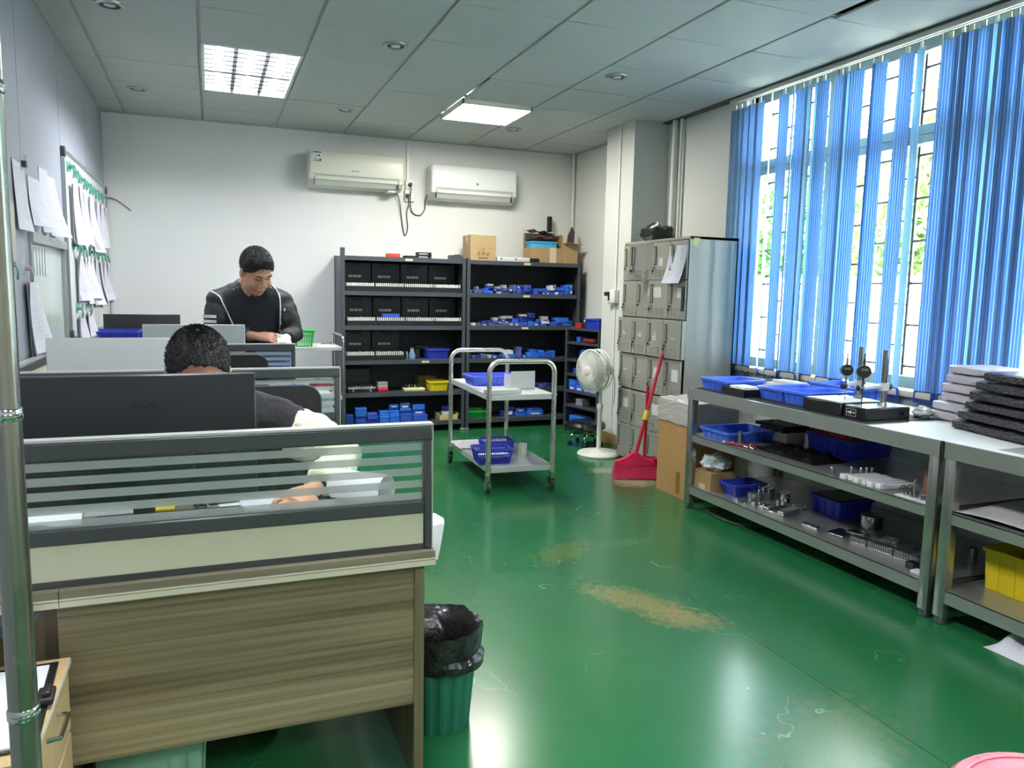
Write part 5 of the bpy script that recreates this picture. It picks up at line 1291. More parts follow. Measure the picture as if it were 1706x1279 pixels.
gauge_stand('dial gauge stand with black dial and control plate on its base', 2.815, 3.09, 2.632, 2.768, .055, (2.985, 2.70), (2.858, 2.705, .985), 1)
o = MB().box(2.83, 2.80, ZM + .063, 3.02, 3.03, ZM + .0645).build('paper_sheet', m_plain); tag(o, 'white paper lying on the base of the farther gauge stand', 'paper')
# near end: white paper, film bag, wrapped slabs
o = MB().box(2.755, .5, ZB, 3.30, 2.56, ZB + .0012).build('bench_paper', mat('white bench paper', (226, 228, 226), .6, var=.02)); tag(o, 'long white paper covering the near workbench', 'paper')
o = MB().box(2.80, 1.3, ZB + .0015, 3.05, 1.98, ZB + .0025).build('plastic_sheet', mat('grey film sheet', (188, 196, 192), .2)); tag(o, 'greyish film sheet on the bench paper near the photo edge', 'sheet')
m_film = mat('clear crumpled film', (206, 212, 212), .1, spec=.8, bump=1.0, bscale=40)
def lump(rx, ry, rz, amp, sc, seed):
    def fn(u, v):
        th = 2 * PI * u; q = math.sin(PI * v)
        d = Vector((math.cos(th) * q, math.sin(th) * q, -math.cos(PI * v)))
        k = 1 + amp * noise.noise(d * sc + Vector((seed, 0, 0)))
        return (rx * d.x * k, ry * d.y * k, max(-rz * .8, rz * d.z * k) + rz * .8)
    return fn
o = MB().sheet(lump(.035, .045, .03, .5, 2.5, 3), 20, 10).build('film_ball', m_film, None, False, (3.20, 2.655, ZB)); tag(o, 'crumpled ball of clear film beside the wrapped slabs', 'film')
m_wrapb = mat('black foil wrap', (44, 42, 46), .22, .3, var=.5, vscale=50, spec=.8, bump=.8, bscale=90); m_wrapw = mat('milky wrap', (196, 190, 194), .35, var=.04, vscale=20, bump=.25, bscale=40)
def slab(name, label, cx_, cy_, z, lx, ly, h, rz, m, seed):
    b = MB(); N = 20; K = 18; rings = []
    for i in range(K + 1):
        y = (i / K - .5) * ly; e = 1 - max(0, (abs(y) - ly / 2 + .03) / .03) ** 2 * .35
        ring = []
        for j in range(N):
            a = 2 * PI * j / N; c, s_ = math.cos(a), math.sin(a)
            ux = math.copysign(abs(c) ** .35, c) * (.97 + .03 * abs(s_)); uz = math.copysign(abs(s_) ** .32, s_)
            w = .0035 * noise.noise(Vector((ux * 4, y * 14 + seed, uz * 3)))
            ring.append((lx / 2 * ux * e + w, y + w, h / 2 + h / 2 * uz * e * .96 + w))
        rings.append(ring)
    o = b.loft(rings).build(name, m, None, False, (cx_, cy_, z), rz)
    return tag(o, label, 'slab')
nth = ['lowest', 'second lowest', 'third lowest', 'third highest', 'second highest', 'topmost']
zz = ZB + .003
bh = [.044, .046, .042, .046, .044, .042]
for k in range(6):
    sx = [0, .012, .03, .038, .052, .07][k]
    cxb, cyb = 3.09 + sx * .5, 1.985 - sx * 1.5
    slab('wrapped_slab', nth[k] + ' black foil wrapped slab in the stack at the photo edge', cxb + .05, cyb, zz, .34, .86, bh[k] - .001, rad(-14), m_wrapb, k * 3.1)
    slab('wrapped_slab', nth[k] + ' milky wrapped pad behind the black slabs', 3.33 + [0, .005, .02, .02, .03, .03][k], 2.53 - [0, 0, .03, .03, .04, .05][k] - .0, zz, .24, .22, bh[k] - .001, rad(-14), m_wrapw, 40 + k * 2.3)
    zz += bh[k]
# ---- middle shelf
Z2 = .4705
crate('shallow blue crate on the middle bench shelf by the far leg', (2.965, 3.725, Z2), .36, .27, .062, m_blue, 0, .92, 6)
o = MB().cyl((0, 0, 0), (0, 0, .085), .0125, n=16).cyl((0, 0, .085), (0, 0, .087), .008, n=12).build('steel_pin', m_dcol, None, False, (2.82, 3.525, Z2)); tag(o, 'upright steel pin in front of the shallow blue crate', 'pin')
for k in range(4):
    t = thing('hand_tool', ['red handled file nearest the shelf edge', 'red handled driver behind the file', 'red handled cutter lying by the steel pin', 'red tool with clear tip by the black film'][k], 'tool', (2.79 + .018 * k, 3.56 - .045 * k, Z2), .3 - .2 * k)
    MB().cyl((0, .04, .009), (0, -.03, .009), .0085, .007, 8).build('handle', mat('dark red grip', (150, 30, 30), .4), t); MB().cyl((0, .04, .009), (0, .055, .009), .009, n=8).build('tip_cap', mat('pink cap', (226, 190, 180), .4), t); MB().cyl((0, -.03, .009), (0, -.07, .006), .003, n=6).build('blade', m_steel, t)
def crumple(x0, x1, y0, y1, h, sc, seed):
    def fn(u, v):
        e = min(u, 1 - u, v, 1 - v) * 6
        return (x0 + (x1 - x0) * u, y0 + (y1 - y0) * v, .0015 + min(1, e) * h * (.35 + .65 * abs(noise.noise(Vector((u * sc, v * sc, seed))) * 1.6)))
    return fn
o = MB().sheet(crumple(2.86, 3.1, 2.98, 3.48, .04, 7, 4), 24, 30, .001).build('black_film', mat('black plastic film', (12, 12, 13), .4, bump=.5, bscale=40), None, False, (0, 0, Z2)); tag(o, 'crumpled black film on the middle bench shelf', 'film')
o = MB().rbox(3.12, 3.48, Z2, 3.26, 3.62, Z2 + .075, .004, seg=1).build('white_block', mat('white carton block', (206, 204, 198), .6)); tag(o, 'white box under the foil tray on the middle bench shelf', 'box')
t = thing('foil_tray', 'black tray heaped with crumpled foil above the white box', 'tray', (3.17, 3.55, Z2 + .076)); MB().rbox(-.13, -.13, 0, .13, .12, .02, .004, seg=1).build('tray', m_case, t)
MB().sheet(crumple(-.125, .125, -.125, .115, .05, 6, 9), 20, 20, .001).build('foil', mat('crumpled foil', (196, 192, 188), .2, .8, bump=1.0, bscale=50), t); t.children[-1].location = (0, 0, .02)
crate('dark blue crate on the middle shelf under the red crate', (3.30, 3.19, Z2), .30, .34, .1, m_navy, 0, .95, 5)
crate('dark red crate stacked on the dark blue crate', (3.30, 3.19, Z2 + .101), .30, .34, .09, mat('dark red crate plastic', (122, 22, 26), .45), 0, .95, 5)
m_wht = mat('white machined plastic', (222, 222, 222), .4)
bar_me = MB().rbox(-.1, -.015, 0, .1, .015, .02, .003, seg=1).rbox(-.11, -.016, 0, -.07, .016, .026, .003, seg=1).mesh('machined_bar', m_wht)
for k in range(6):
    o = put('machined_bar', bar_me, None, (2.885 + .01 * (k % 2), 2.70 - .04 * k, Z2), -.12); tag(o, ['first', 'second', 'third', 'fourth', 'fifth', 'sixth'][k] + ' white machined bar counted from the far end of the row', 'bar', 'white machined bars')
for k in range(5):
    t = thing('threaded_fitting', ['loose silver fitting left of the white bars', 'first silver fitting behind the white bars', 'second silver fitting behind the white bars', 'third silver fitting behind the white bars', 'fourth silver fitting behind the white bars'][k], 'fitting', ((2.80, 2.90, 2.93, 2.96, 2.99)[k], (2.80, 2.775, 2.745, 2.74, 2.735)[k], Z2))
    MB().cyl((0, 0, 0), (0, 0, .012), .012, n=6, smooth=False).cyl((0, 0, .012), (0, 0, .03), .007, n=10).build('fitting_body', m_gauge, t); MB().ell((0, 0, .033), .008, 10, 6).build('fitting_tip', m_gauge, t)
o = MB()
for k in range(16): o.cyl((2.86 + .05 * random.random() + .02 * (k % 4), 2.445 + .04 * random.random(), Z2 + .006), (2.89 + .02 * (k % 4), 2.45 + .05 * random.random(), Z2 + .006 + .006 * (k % 3)), .004, n=6)
tag(tag(o.build('screw_pile', m_gauge), 'pile of small dark screws between the bars and the pin plate', 'screws'), kind='stuff')
t = thing('pin_plate', 'white plate with standing steel pins at the near end of the middle shelf', 'plate', (2.84, 2.32, Z2)); MB().rbox(-.065, -.08, 0, .05, .09, .008, .002, seg=1).build('plate', m_wht, t)
for k, (x, y, r, h) in enumerate(((-.03, .06, .012, .02), (-.03, .02, .016, .022), (-.035, -.03, .011, .018), (-.03, -.065, .016, .022), (.02, .05, .011, .018), (.02, -.02, .011, .018))): MB().cyl((x, y, .008), (x, y, .008 + h), r, n=14).build('bush', m_dcol, t)
for y in (.02, -.065): MB().cyl((-.03, y, .03), (-.03, y, .085), .0042, n=8).build('pin', m_gauge, t)
o = MB().rbox(2.90, 2.335, Z2, 2.935, 2.375, Z2 + .13, .004, seg=1).build('wood_block', mat('rough brown wood', (126, 92, 60), .8, var=.25, vscale=20, vstretch=(4, 4, 1))); tag(o, 'upright rough wooden block near the bench leg', 'block')
# ---- lower shelf
Z3 = .1485
t = carton('small brown carton on the lower bench shelf by the far leg', (2.885, 3.82, Z3), .19, .17, .105, 0, mat('old carton', (158, 130, 84), .8, var=.15, vscale=8), tape=False)
MB().box(-.0955, -.03, .0, -.095, .03, .03).build('tape', m_tape, t)
o = MB().sheet(lump(.085, .085, .055, .45, 2.3, 8), 24, 12).build('film_bag', m_film, None, False, (2.89, 3.82, Z3 + .11)); tag(o, 'clear crumpled film bag on the small brown carton', 'film')
crate('royal blue crate of oddments on the lower bench shelf', (2.95, 3.635, Z3), .23, .15, .075, m_navy, 0, .8, 3)
for k in range(4):
    o = MB().rbox(-.03, -.012, 0, .03, .012, .014, .004, seg=1).build('oddment', [m_rub, m_wht][k % 2], None, False, (2.885 + .045 * k, 3.635 + .02 * (k % 2), Z3 + .0065), .5 * k); tag(o, ['black oddment at the front of the royal blue crate', 'white oddment near the front of the royal blue crate', 'black oddment deep in the royal blue crate', 'white oddment deep in the royal blue crate'][k], 'part')
m_al = mat('machined aluminium', (206, 208, 208), .22, .95)
def ring_part(label, x, y, z, r, ri, h, tilt=0):
    o = MB().lathe([(ri, 0), (r, 0), (r, h * .45), (r * .92, h * .5), (r, h * .55), (r, h), (ri, h), (ri, 0)], n=28).build('machined_ring', m_al, None, False, (x, y, z)); o.rotation_euler = (tilt, 0, 0); tag(o, label, 'machined part')
def block_part(label, x, y, z, a, b, h, rz, slots=True):
    q = MB().rbox(-a / 2, -b / 2, 0, a / 2, b / 2, h * .6, .002, seg=1).rbox(-a / 2, -b / 2, h * .58, a / 2, -b / 2 + b * .3, h, .002, seg=1)
    if slots: q.rbox(-a / 2, b * .2, h * .58, a / 2, b / 2, h, .002, seg=1)
    tag(q.build('machined_block', m_al, None, False, (x, y, z), rz), label, 'machined part')
ring_part('upright silver ring on the lower shelf, tallest of its group', 2.90, 3.475, Z3, .034, .022, .05)
ring_part('small silver ring in front of the royal blue crate', 2.825, 3.53, Z3, .018, .01, .016)
ring_part('low silver collar beside the upright ring', 2.855, 3.42, Z3, .026, .014, .02)
ring_part('thin silver collar near the shelf edge', 2.81, 3.445, Z3, .02, .012, .014)
ring_part('tall narrow silver bush behind the ring group', 3.06, 3.40, Z3, .03, .016, .06)
block_part('stepped silver block standing behind the ring group', 3.0, 3.47, Z3, .06, .05, .075, .3); block_part('square silver block left of the stepped block', 3.03, 3.56, Z3, .07, .05, .07, -.2)
block_part('low slotted silver block beside the collars', 2.865, 3.34, Z3, .05, .045, .03, .1); block_part('flat silver plate with raised lugs near the shelf edge', 2.90, 3.24, Z3, .16, .13, .028, .25); block_part('small silver bracket on the plate side', 2.97, 3.33, Z3, .06, .04, .045, .8)
ring_part('low silver ring lying beside the lugged plate', 3.05, 3.27, Z3, .04, .026, .014)
for k in range(3):
    t = thing('drilled_bar', ['black topped drilled bar near the lower shelf edge', 'flat grey steel plate on the lower shelf', 'thin grey steel strip beside the plate'][k], 'bar', ((2.85, 2.92, 2.99)[k], (2.965, 2.83, 2.79)[k], Z3), (.05, .2, .2)[k])
    if k == 0:
        MB().rbox(-.012, -.05, 0, .012, .05, .014, .002, seg=1).build('bar', m_al, t); MB().box(-.011, -.048, .014, .011, .048, .02).build('rubber_top', m_rub, t)
        for q in range(4): MB().cyl((0, -.036 + .024 * q, .02), (0, -.036 + .024 * q, .023), .005, n=8).build('stud', m_al, t)
    else: MB().rbox(-.06 + .03 * (k - 1), -.05, 0, .06 - .03 * (k - 1), .05, .006 + .006 * k, .002, seg=1).build('plate', m_steel, t)
crate('dark blue lidded crate at the back of the lower bench shelf', (3.215, 3.13, Z3), .24, .22, .095, m_navy, 0, .93, 4)
o = MB().box(3.11, 3.04, Z3 + .096, 3.32, 3.22, Z3 + .098).build('clear_lid', mat('dark film lid', (50, 60, 66), .2)); tag(o, 'dark film sheet lying over the dark blue lidded crate', 'sheet')
o = MB().lathe([(0, 0), (.055, 0), (.056, .004), (.056, .068), (.05, .072), (.0, .072)], n=36).build('steel_drum', m_steel, None, False, (3.16, 2.87, Z3)); tag(o, 'short bright steel drum at the back of the lower shelf', 'cylinder')
def fin_block(label, x, y, w, l, h, n, rz, z=Z3):
    t = thing('heat_sink', label, 'heat sink', (x, y, z), rz, 'finned aluminium blocks'); MB().rbox(-w / 2, -l / 2, 0, w / 2, l / 2, h * .3, .001, seg=1).build('base', m_al, t)
    fm = MB().rbox(-w / 2, -.0022, h * .28, w / 2, .0022, h, .001, seg=1).mesh('fin', m_al)
    for k in range(n): put('fin', fm, t, (0, -l / 2 + l * (k + .5) / n, 0))
fin_block('small finned silver block at the far end of the finned row', 2.895, 2.68, .05, .085, .034, 9, .12); fin_block('long finned silver block, second of the finned row', 2.90, 2.555, .05, .13, .04, 14, .1)
fin_block('finned silver block, third of the finned row', 2.905, 2.435, .05, .09, .045, 10, .06); fin_block('wide finned silver block behind the front row', 3.0, 2.56, .07, .16, .03, 15, .1); fin_block('finned silver block behind, next to the bench leg', 3.0, 2.38, .08, .14, .035, 12, .05)
ring_part('silver ring lying on the wide finned block', 3.0, 2.60, Z3 + .031, .038, .024, .012); ring_part('silver ring lying on the finned block by the leg', 3.02, 2.39, Z3 + .036, .03, .018, .012)
o = MB().rbox(2.83, 2.33, Z3, 2.875, 2.375, Z3 + .03, .004, seg=1).build('black_block', m_case); tag(o, 'small black block in front of the finned row', 'block')
o = MB().rbox(2.80, 2.26, Z3, 2.845, 2.32, Z3 + .014, .002, seg=1).build('white_label_block', m_wht); tag(o, 'small white block at the near end of the lower shelf', 'block')
t = thing('steel_sleeve', 'small dark steel sleeve on the lower shelf behind the bench legs', 'cylinder', (3.18, 2.32, Z3)); MB().lathe([(.012, 0), (.02, 0), (.02, .07), (.012, .07), (.012, 0)], n=20).build('sleeve', m_dcol, t)
# ---- near bench lower shelf, paper and floor bag
crate('large yellow crate on the lower shelf of the near workbench', (3.13, 1.865, Z3), .36, .48, .17, m_yel, 0, .97, 5)
o = MB().sheet(lambda u, v: (2.78 + .6 * u, 1.45 + .68 * v, .012 + .05 * max(0, v - .55) * (1 - abs(2 * u - 1) * .3) * 2 * (1 - v) * 2 + .006 * math.sin(6 * u + 4 * v)), 16, 16, .001).build('wrapping_paper', mat('white wrapping paper', (214, 212, 206), .7, var=.05), None, False, (0, 0, Z2)); tag(o, 'white wrapping sheet curling on the middle shelf of the near bench', 'paper')
o = MB().sheet(crumple(2.74, 3.1, 1.55, 1.92, .09, 4, 2), 18, 18, .001).build('white_plastic_bag', mat('white bag plastic', (206, 206, 210), .35)); tag(o, 'white plastic bag lying on the floor under the near bench', 'bag')
o = MB().tube(bez([(2.86, 3.86, .006), (2.80, 3.7, .006), (2.84, 3.5, .006), (2.98, 3.42, .006), (3.1, 3.55, .006), (3.02, 3.72, .006)]), .006, 6).build('black_cable', mat('grey black cable', (60, 66, 62), .5)); tag(o, 'dark cable looping on the floor under the farther bench', 'cable')
# ================================================================== PINK STOOL AT THE FRAME CORNER
t = thing('plastic_stool', 'pink round plastic stool at the bottom right of the photo', 'stool', (1.375, .775, 0))
m_ps = mat('pale pink translucent plastic', (236, 120, 138), .3, var=.12, vscale=12)
MB().lathe([(0, .438), (.06, .44), (.15, .44), (.185, .436), (.195, .425), (.19, .405), (.18, .40), (.18, .425), (0, .43)], n=40).build('seat', m_ps, t)
for r in (.06, .12, .165): MB().tube([(r * math.cos(2 * PI * k / 40), r * math.sin(2 * PI * k / 40), .4405) for k in range(40)], .0022, 5, loop=True).build('seat_ring', mat('pale pink ridge', (244, 168, 176), .3), t)
for k in range(12):
    a = 2 * PI * k / 12; MB().tube([(.06 * math.cos(a), .06 * math.sin(a), .4405), (.178 * math.cos(a), .178 * math.sin(a), .438)], .002, 5).build('seat_rib', MATS['pale pink ridge'], t)
for k in range(4):
    a = PI / 4 + k * PI / 2; c, s_ = math.cos(a), math.sin(a)
    MB().tube([(.16 * c, .16 * s_, .42), (.19 * c, .19 * s_, .2), (.21 * c, .21 * s_, .0)], [.03, .024, .02], 8).build('leg', m_ps, t)
# ================================================================== DESK ROWS ON THE LEFT
def wood_material(name, c0, c1, scale, axis):
    m = bpy.data.materials.new(name); m.use_nodes = True
    nt = m.node_tree; L = nt.links.new; b = nt.nodes['Principled BSDF']; b.inputs['Roughness'].default_value = .42
    tc = nd(nt, 'ShaderNodeTexCoord'); mp = nd(nt, 'ShaderNodeMapping'); mp.inputs['Scale'].default_value = axis; L(tc.outputs['Object'], mp.inputs[0])
    n1 = nd(nt, 'ShaderNodeTexNoise'); n1.inputs['Scale'].default_value = scale; n1.inputs['Detail'].default_value = 8; n1.inputs['Distortion'].default_value = .6; L(mp.outputs[0], n1.inputs['Vector'])
    mp2 = nd(nt, 'ShaderNodeMapping'); mp2.inputs['Scale'].default_value = tuple(v * (5 if v > 1 else .6) for v in axis); L(tc.outputs['Object'], mp2.inputs[0])
    n2 = nd(nt, 'ShaderNodeTexNoise'); n2.inputs['Scale'].default_value = scale * 1.3; n2.inputs['Detail'].default_value = 6; L(mp2.outputs[0], n2.inputs['Vector'])
    ad = nd(nt, 'ShaderNodeMath', operation='MULTIPLY_ADD'); L(n2.outputs['Fac'], ad.inputs[0]); ad.inputs[1].default_value = .45; L(n1.outputs['Fac'], ad.inputs[2])
    cr = nd(nt, 'ShaderNodeValToRGB'); cr.color_ramp.elements[0].position = .5; cr.color_ramp.elements[0].color = lin(c0); cr.color_ramp.elements[1].position = .95; cr.color_ramp.elements[1].color = lin(c1)
    L(ad.outputs[0], cr.inputs[0]); L(cr.outputs[0], b.inputs['Base Color'])
    return m
m_oak = wood_material('grey brown oak laminate', (92, 78, 58), (176, 160, 128), 1.6, (.4, 1, 12))
m_oakv = wood_material('oak laminate upright grain', (92, 82, 62), (140, 126, 98), 2.0, (8, 8, .5))
m_desk = wood_material('desk top laminate', (150, 138, 112), (178, 166, 138), 2.0, (.6, 8, 8))
m_deskd = wood_material('desk top grey laminate', (116, 108, 90), (150, 142, 120), 2.0, (.6, 8, 8))
m_ped = wood_material('pale beech laminate', (196, 164, 118), (218, 188, 142), 2.0, (8, 8, .5))
m_rail = mat('dark grey screen rail', (74, 77, 78), .4, .3); m_strip = mat('pale aluminium strip', (206, 206, 202), .35, .4); m_cream = mat('cream screen panel', (216, 212, 186), .55, var=.03, vscale=2)
m_frostb = mat('frosted band', (196, 204, 202), .6, alpha=.55)
def desk_row(n, y0, xr, label_s, label_d, front):
    XL = -.775
    t = thing('desk_screen', label_s, 'partition', ((XL + xr) / 2, y0, .65))
    MB().rbox(XL, y0, .938, xr, y0 + .036, .977, .004, seg=1).build('top_rail', m_rail, t, True); MB().box(XL, y0 + .002, .977, xr + .002, y0 + .034, .983).build('top_strip', m_strip, t, True)
    MB().rbox(XL, y0, .746, xr - .02, y0 + .036, .782, .004, seg=1).build('middle_rail', m_rail, t, True); MB().rbox(xr - .022, y0, .65, xr, y0 + .036, .94, .004, seg=1).build('end_post', m_rail, t, True)
    MB().box(xr, y0 + .004, .65, xr + .003, y0 + .032, .98).build('end_strip', m_strip, t, True); MB().rbox(XL, y0, .65, XL + .022, y0 + .036, .94, .004, seg=1).build('end_post', m_rail, t, True)
    MB().box(XL + .02, y0 + .006, .664, xr - .02, y0 + .03, .748).build('lower_panel', m_cream, t, True); MB().box(XL + .02, y0 + .003, .65, xr - .02, y0 + .033, .665).build('bottom_rail', m_rail, t, True)
    MB().box(XL + .02, y0 + .015, .78, xr - .02, y0 + .020, .94).build('glass_pane', m_glass, t, True)
    for k in range(5): MB().box(XL + .021, y0 + .0135, .9115 - .0326 * k, xr - .021, y0 + .0148, .9305 - .0326 * k).build('frosted_band', m_frostb, t, True)
    d = thing('desk', label_d, 'desk', ((XL + xr) / 2, y0 + .3, 0))
    MB().box(-.325, y0 - .018, .632, xr + .004, y0 + .70, .649).box(-.325, y0 - .0185, .613, xr + .0045, y0 + .695, .630).build('desk_top', m_deskd, d, True)
    m_eb = mat('pale edge banding', (226, 218, 194), .45)
    MB().box(-.325, y0 - .0205, .6275, xr + .005, y0 - .0185, .6315).box(-.325, y0 - .0205, .612, xr + .005, y0 - .0188, .6255).build('front_edging', m_eb, d, True)
    MB().box(XL, y0 - .018, .613, -.3265, y0 + .70, .649).build('return_top', m_deskd, d, True); MB().box(XL, y0 - .0205, .6275, -.3265, y0 - .0185, .6315).box(XL, y0 - .0205, .612, -.3265, y0 - .0188, .6255).build('return_edging', MATS['pale edge banding'], d, True)
    MB().box(xr - .045, y0 + .004, 0, xr - .019, y0 + .66, .613).build('end_panel', m_oakv, d, True); MB().box(-.345, y0 + .03, .0, -.325, y0 + .66, .613).build('end_panel', m_oakv, d, True)
    MB().box(-.335, y0 + .008, .222, xr - .045, y0 + .026, .613).build('modesty_panel', m_oak, d, True)
    MB().box(XL, y0 + .1, .0, XL + .02, y0 + .66, .613).build('end_panel', m_oakv, d, True); MB().box(XL + .02, y0 + .05, .25, -.346, y0 + .066, .613).build('return_panel', m_oakv, d, True)
    return t, d
desk_row(1, 1.87, .526, 'nearest desk screen with frosted stripes and cream lower panel', 'nearest desk, grey brown laminate with white edged top', True)
desk_row(2, 3.36, .522, 'second desk screen with frosted stripes, behind the seated person', 'second desk behind the seated person', False)
desk_row(3, 4.86, .482, 'third desk screen with frosted stripes, in front of the standing person', 'third desk in front of the standing person', False)
def monitor(label, x0, x1, y, zt, h, back, bezel, zdesk=.649, logo=None):
    w = x1 - x0; c = (x0 + x1) / 2; zb = zt - h
    t = thing('monitor', label, 'monitor', (c, y + .05, zdesk))
    MB().rbox(x0, y, zb, x1, y + .014, zt, .003, seg=1).build('back_shell', back, t, True); MB().rbox(x0, y + .014, zb, x1, y + .024, zt, .002, seg=1).build('bezel', bezel, t, True)
    MB().box(x0 + .008, y + .024, zb + .018, x1 - .008, y + .0255, zt - .008).build('screen', mat('screen glass', (24, 26, 32), .1), t, True)
    if h > .2: MB().rbox(c - .12, y - .022, zb + .03, c + .12, y + .004, zb + .16, .012).build('back_bulge', back, t, True)
    MB().rbox(c - .025, y - .028, zdesk + .01, c + .025, y - .01, zb + .1, .004).build('stand_neck', bezel, t, True); MB().rbox(c - .11, y - .05, zdesk, c + .11, y + .1, zdesk + .012, .005).build('stand_base', bezel, t, True)
    if logo:
        q = MB(); text_into(q, logo, .028, frame((c + .01, y - .0008, zt - .075), (1, 0, 0), (0, 0, 1)), .0016, bold=.0006, spacing=1.05); q.build('logo', mat('glossy black logo', (16, 16, 18), .3), t, True)
    return t
m_monb = mat('charcoal monitor plastic', (34, 36, 39), .45, var=.1, vscale=6); m_mong = mat('pale grey monitor back', (198, 202, 198), .4)
monitor('large dark monitor seen from behind on the nearest desk', -.442, .106, 2.105, 1.097, .33, m_monb, m_case, logo='AOC')
monitor('pale grey backed monitor on the second desk', -.632, -.03, 3.60, 1.098, .33, m_mong, m_case)
monitor('pale grey backed monitor on the third desk beside the standing person', -.385, .202, 5.10, 1.087, .33, m_mong, m_case)
# far table with the black monitor and the navy crate
t = thing('side_table', 'plain far table by the panel wall under the black monitor', 'table', (-.42, 6.4, 0)); MB().box(-.35, -.45, .62, .36, .40, .649).build('table_top', m_desk, t)
for x in (-.33, .32):
    for y in (-.43, .36): MB().box(x, y, 0, x + .03, y + .03, .62).build('leg', m_rail, t)
monitor('slim black monitor on the far table beside the whiteboard', -.755, -.22, 6.50, 1.10, .33, m_monb, m_case)
crate('tall indigo crate on the far table in front of the black monitor', (-.625, 6.20, .6495), .29, .36, .345, m_navy, 0, .94, 5)
# low screen along the panel wall behind the second desk
t = thing('wall_side_screen', 'low grey screen rail along the panel wall beside the second desk', 'partition', (-.76, 4.1, .65)); MB().rbox(-.785, 3.40, .93, -.745, 4.84, .97, .004, seg=1).build('top_rail', m_rail, t, True); MB().box(-.783, 3.40, .97, -.747, 4.84, .977).build('top_strip', m_strip, t, True); MB().box(-.775, 3.40, .65, -.755, 4.84, .93).build('panel', m_cream, t, True)

# ---- on the nearest desk
ZD = .6495
def sheet_on(label, x, y, w, l, rz, m=None, z=ZD, name='paper_sheet'):
    o = MB().box(-w / 2, -l / 2, 0, w / 2, l / 2, .0012).build(name, m or m_plain, None, False, (x, y, z), rz); return tag(o, label, 'paper')
sheet_on('white sheet under the seated person writing hand', .19, 2.40, .34, .24, .15, m_pap[2]); sheet_on('white sheet near the glass under the curled paper', .36, 2.17, .30, .3, -.1, z=ZD + .0014)
sheet_on('grey sheet at the desk corner behind the glass', .05, 2.03, .3, .2, .05, m_plain)
def droop(u, v):
    # lies on the desk end, then hangs down facing the room
    if v > .55:
        q = (v - .55) / .45
        return (.53 + .085 * u, 2.05 + .10 * q + .01 * u, ZD + .006 + .012 * u * (1 - q))
    q = 1 - v / .55
    return (.53 + .085 * u + .004 * q - .03 * q * u, 2.05 - .018 * math.sin(1.5 * q), ZD + .006 - .10 * q + .012 * u * (1 - q))
o = MB().sheet(droop, 6, 14, .0012).build('paper_sheet', m_plain); tag(o, 'white sheet hanging over the right end of the nearest desk', 'paper')
def curl(u, v):
    a = rad(-100 + 330 * u) * -1 + PI
    r = .042 + .012 * u
    ax = Vector((.72, -.69, 0)); nx = Vector((.69, .72, 0)); p = Vector((.36, 2.43, 0)) + ax * (.19 * v) + nx * (r * math.cos(a))
    return (p.x, p.y, ZD + .048 + r * math.sin(a))
o = MB().sheet(curl, 26, 4, .0012).build('curled_paper', m_plain); tag(o, 'large white paper curling up beside the seated person arm', 'paper')
t = thing('keyboard', 'black keyboard in front of the large dark monitor', 'keyboard', (-.12, 2.30, ZD)); MB().rbox(-.2, -.065, 0, .2, .065, .02, .004).build('case', m_case, t)
for r in range(5): MB().rbox(-.19, -.055 + .022 * r, .02, .19, -.037 + .022 * r, .026, .002, seg=1).build('key_row', mat('dark key', (30, 30, 32), .5), t)
t = thing('sticky_pad', 'yellow notepad lying behind the glass on the nearest desk', 'notepad', (-.155, 2.46, ZD)); MB().box(-.04, -.04, 0, .04, .04, .012).build('pad', mat('yellow pad', (214, 190, 60), .7), t)
t = thing('scissors', 'black handled scissors lying behind the glass', 'scissors', (-.02, 2.47, ZD), .2); MB().tube([(.0, 0, .004), (.09, .01, .004)], .004, 5).build('blade', m_steel, t); MB().tube([(.0, 0, .006), (.09, -.012, .006)], .004, 5).build('blade', m_steel, t)
for s_ in (-1, 1): MB().tube(arc((-.025, .018 * s_, .005), .014, 0, 2 * PI, 12, 'xy')[:-1], .004, 5, loop=True).build('handle', m_rub, t)
t = thing('cable_coil', 'coiled dark headset cable behind the nearest screen', 'cable', (-.46, 2.30, ZD)); MB().tube([(.03 * math.cos(a * .6) + .0005 * a, .03 * math.sin(a * .6), .004 + .0006 * a) for a in range(30)], .003, 5).build('coil', m_rub, t)
sheet_on('white form at the left end of the nearest desk', -.435, 2.43, .15, .16, .1, m_plain)
t = thing('pen_box', 'flat grey plastic case on the nearest desk behind the glass', 'box', (-.28, 2.47, ZD), .05); MB().rbox(-.075, -.06, 0, .075, .06, .012, .003).build('box_body', mat('grey box plastic', (150, 150, 146), .5), t)
# ---- under and beside the nearest desk
t = thing('drawer_pedestal', 'pale wooden drawer pedestal beside the nearest desk', 'cabinet', (-.53, 1.64, 0))
MB().box(-.22, -.2, .04, .20, .2, .485).build('carcass', m_ped, t)
MB().box(-.222, -.202, .485, .222, .202, .5).build('top', m_ped, t)
for k in range(3):
    d_ = MB().rbox(.202, -.195, .05 + .145 * k, .218, .195, .185 + .145 * k, .002, seg=1).build('drawer', m_ped, t); MB().tube([(.218, -.05, .16 + .145 * k), (.24, -.045, .16 + .145 * k), (.24, .045, .16 + .145 * k), (.218, .05, .16 + .145 * k)], .005, 6).build('handle', m_chrome, d_)
MB().box(.2225, -.202, .4865, .2235, .202, .4985).build('edge_banding', mat('pale edge banding', (202, 192, 164), .45), t)
for x in (-.19, .17):
    for y in (-.17, .17): MB().cyl((x, y, 0), (x, y, .04), .02, n=10).build('castor', m_case, t)
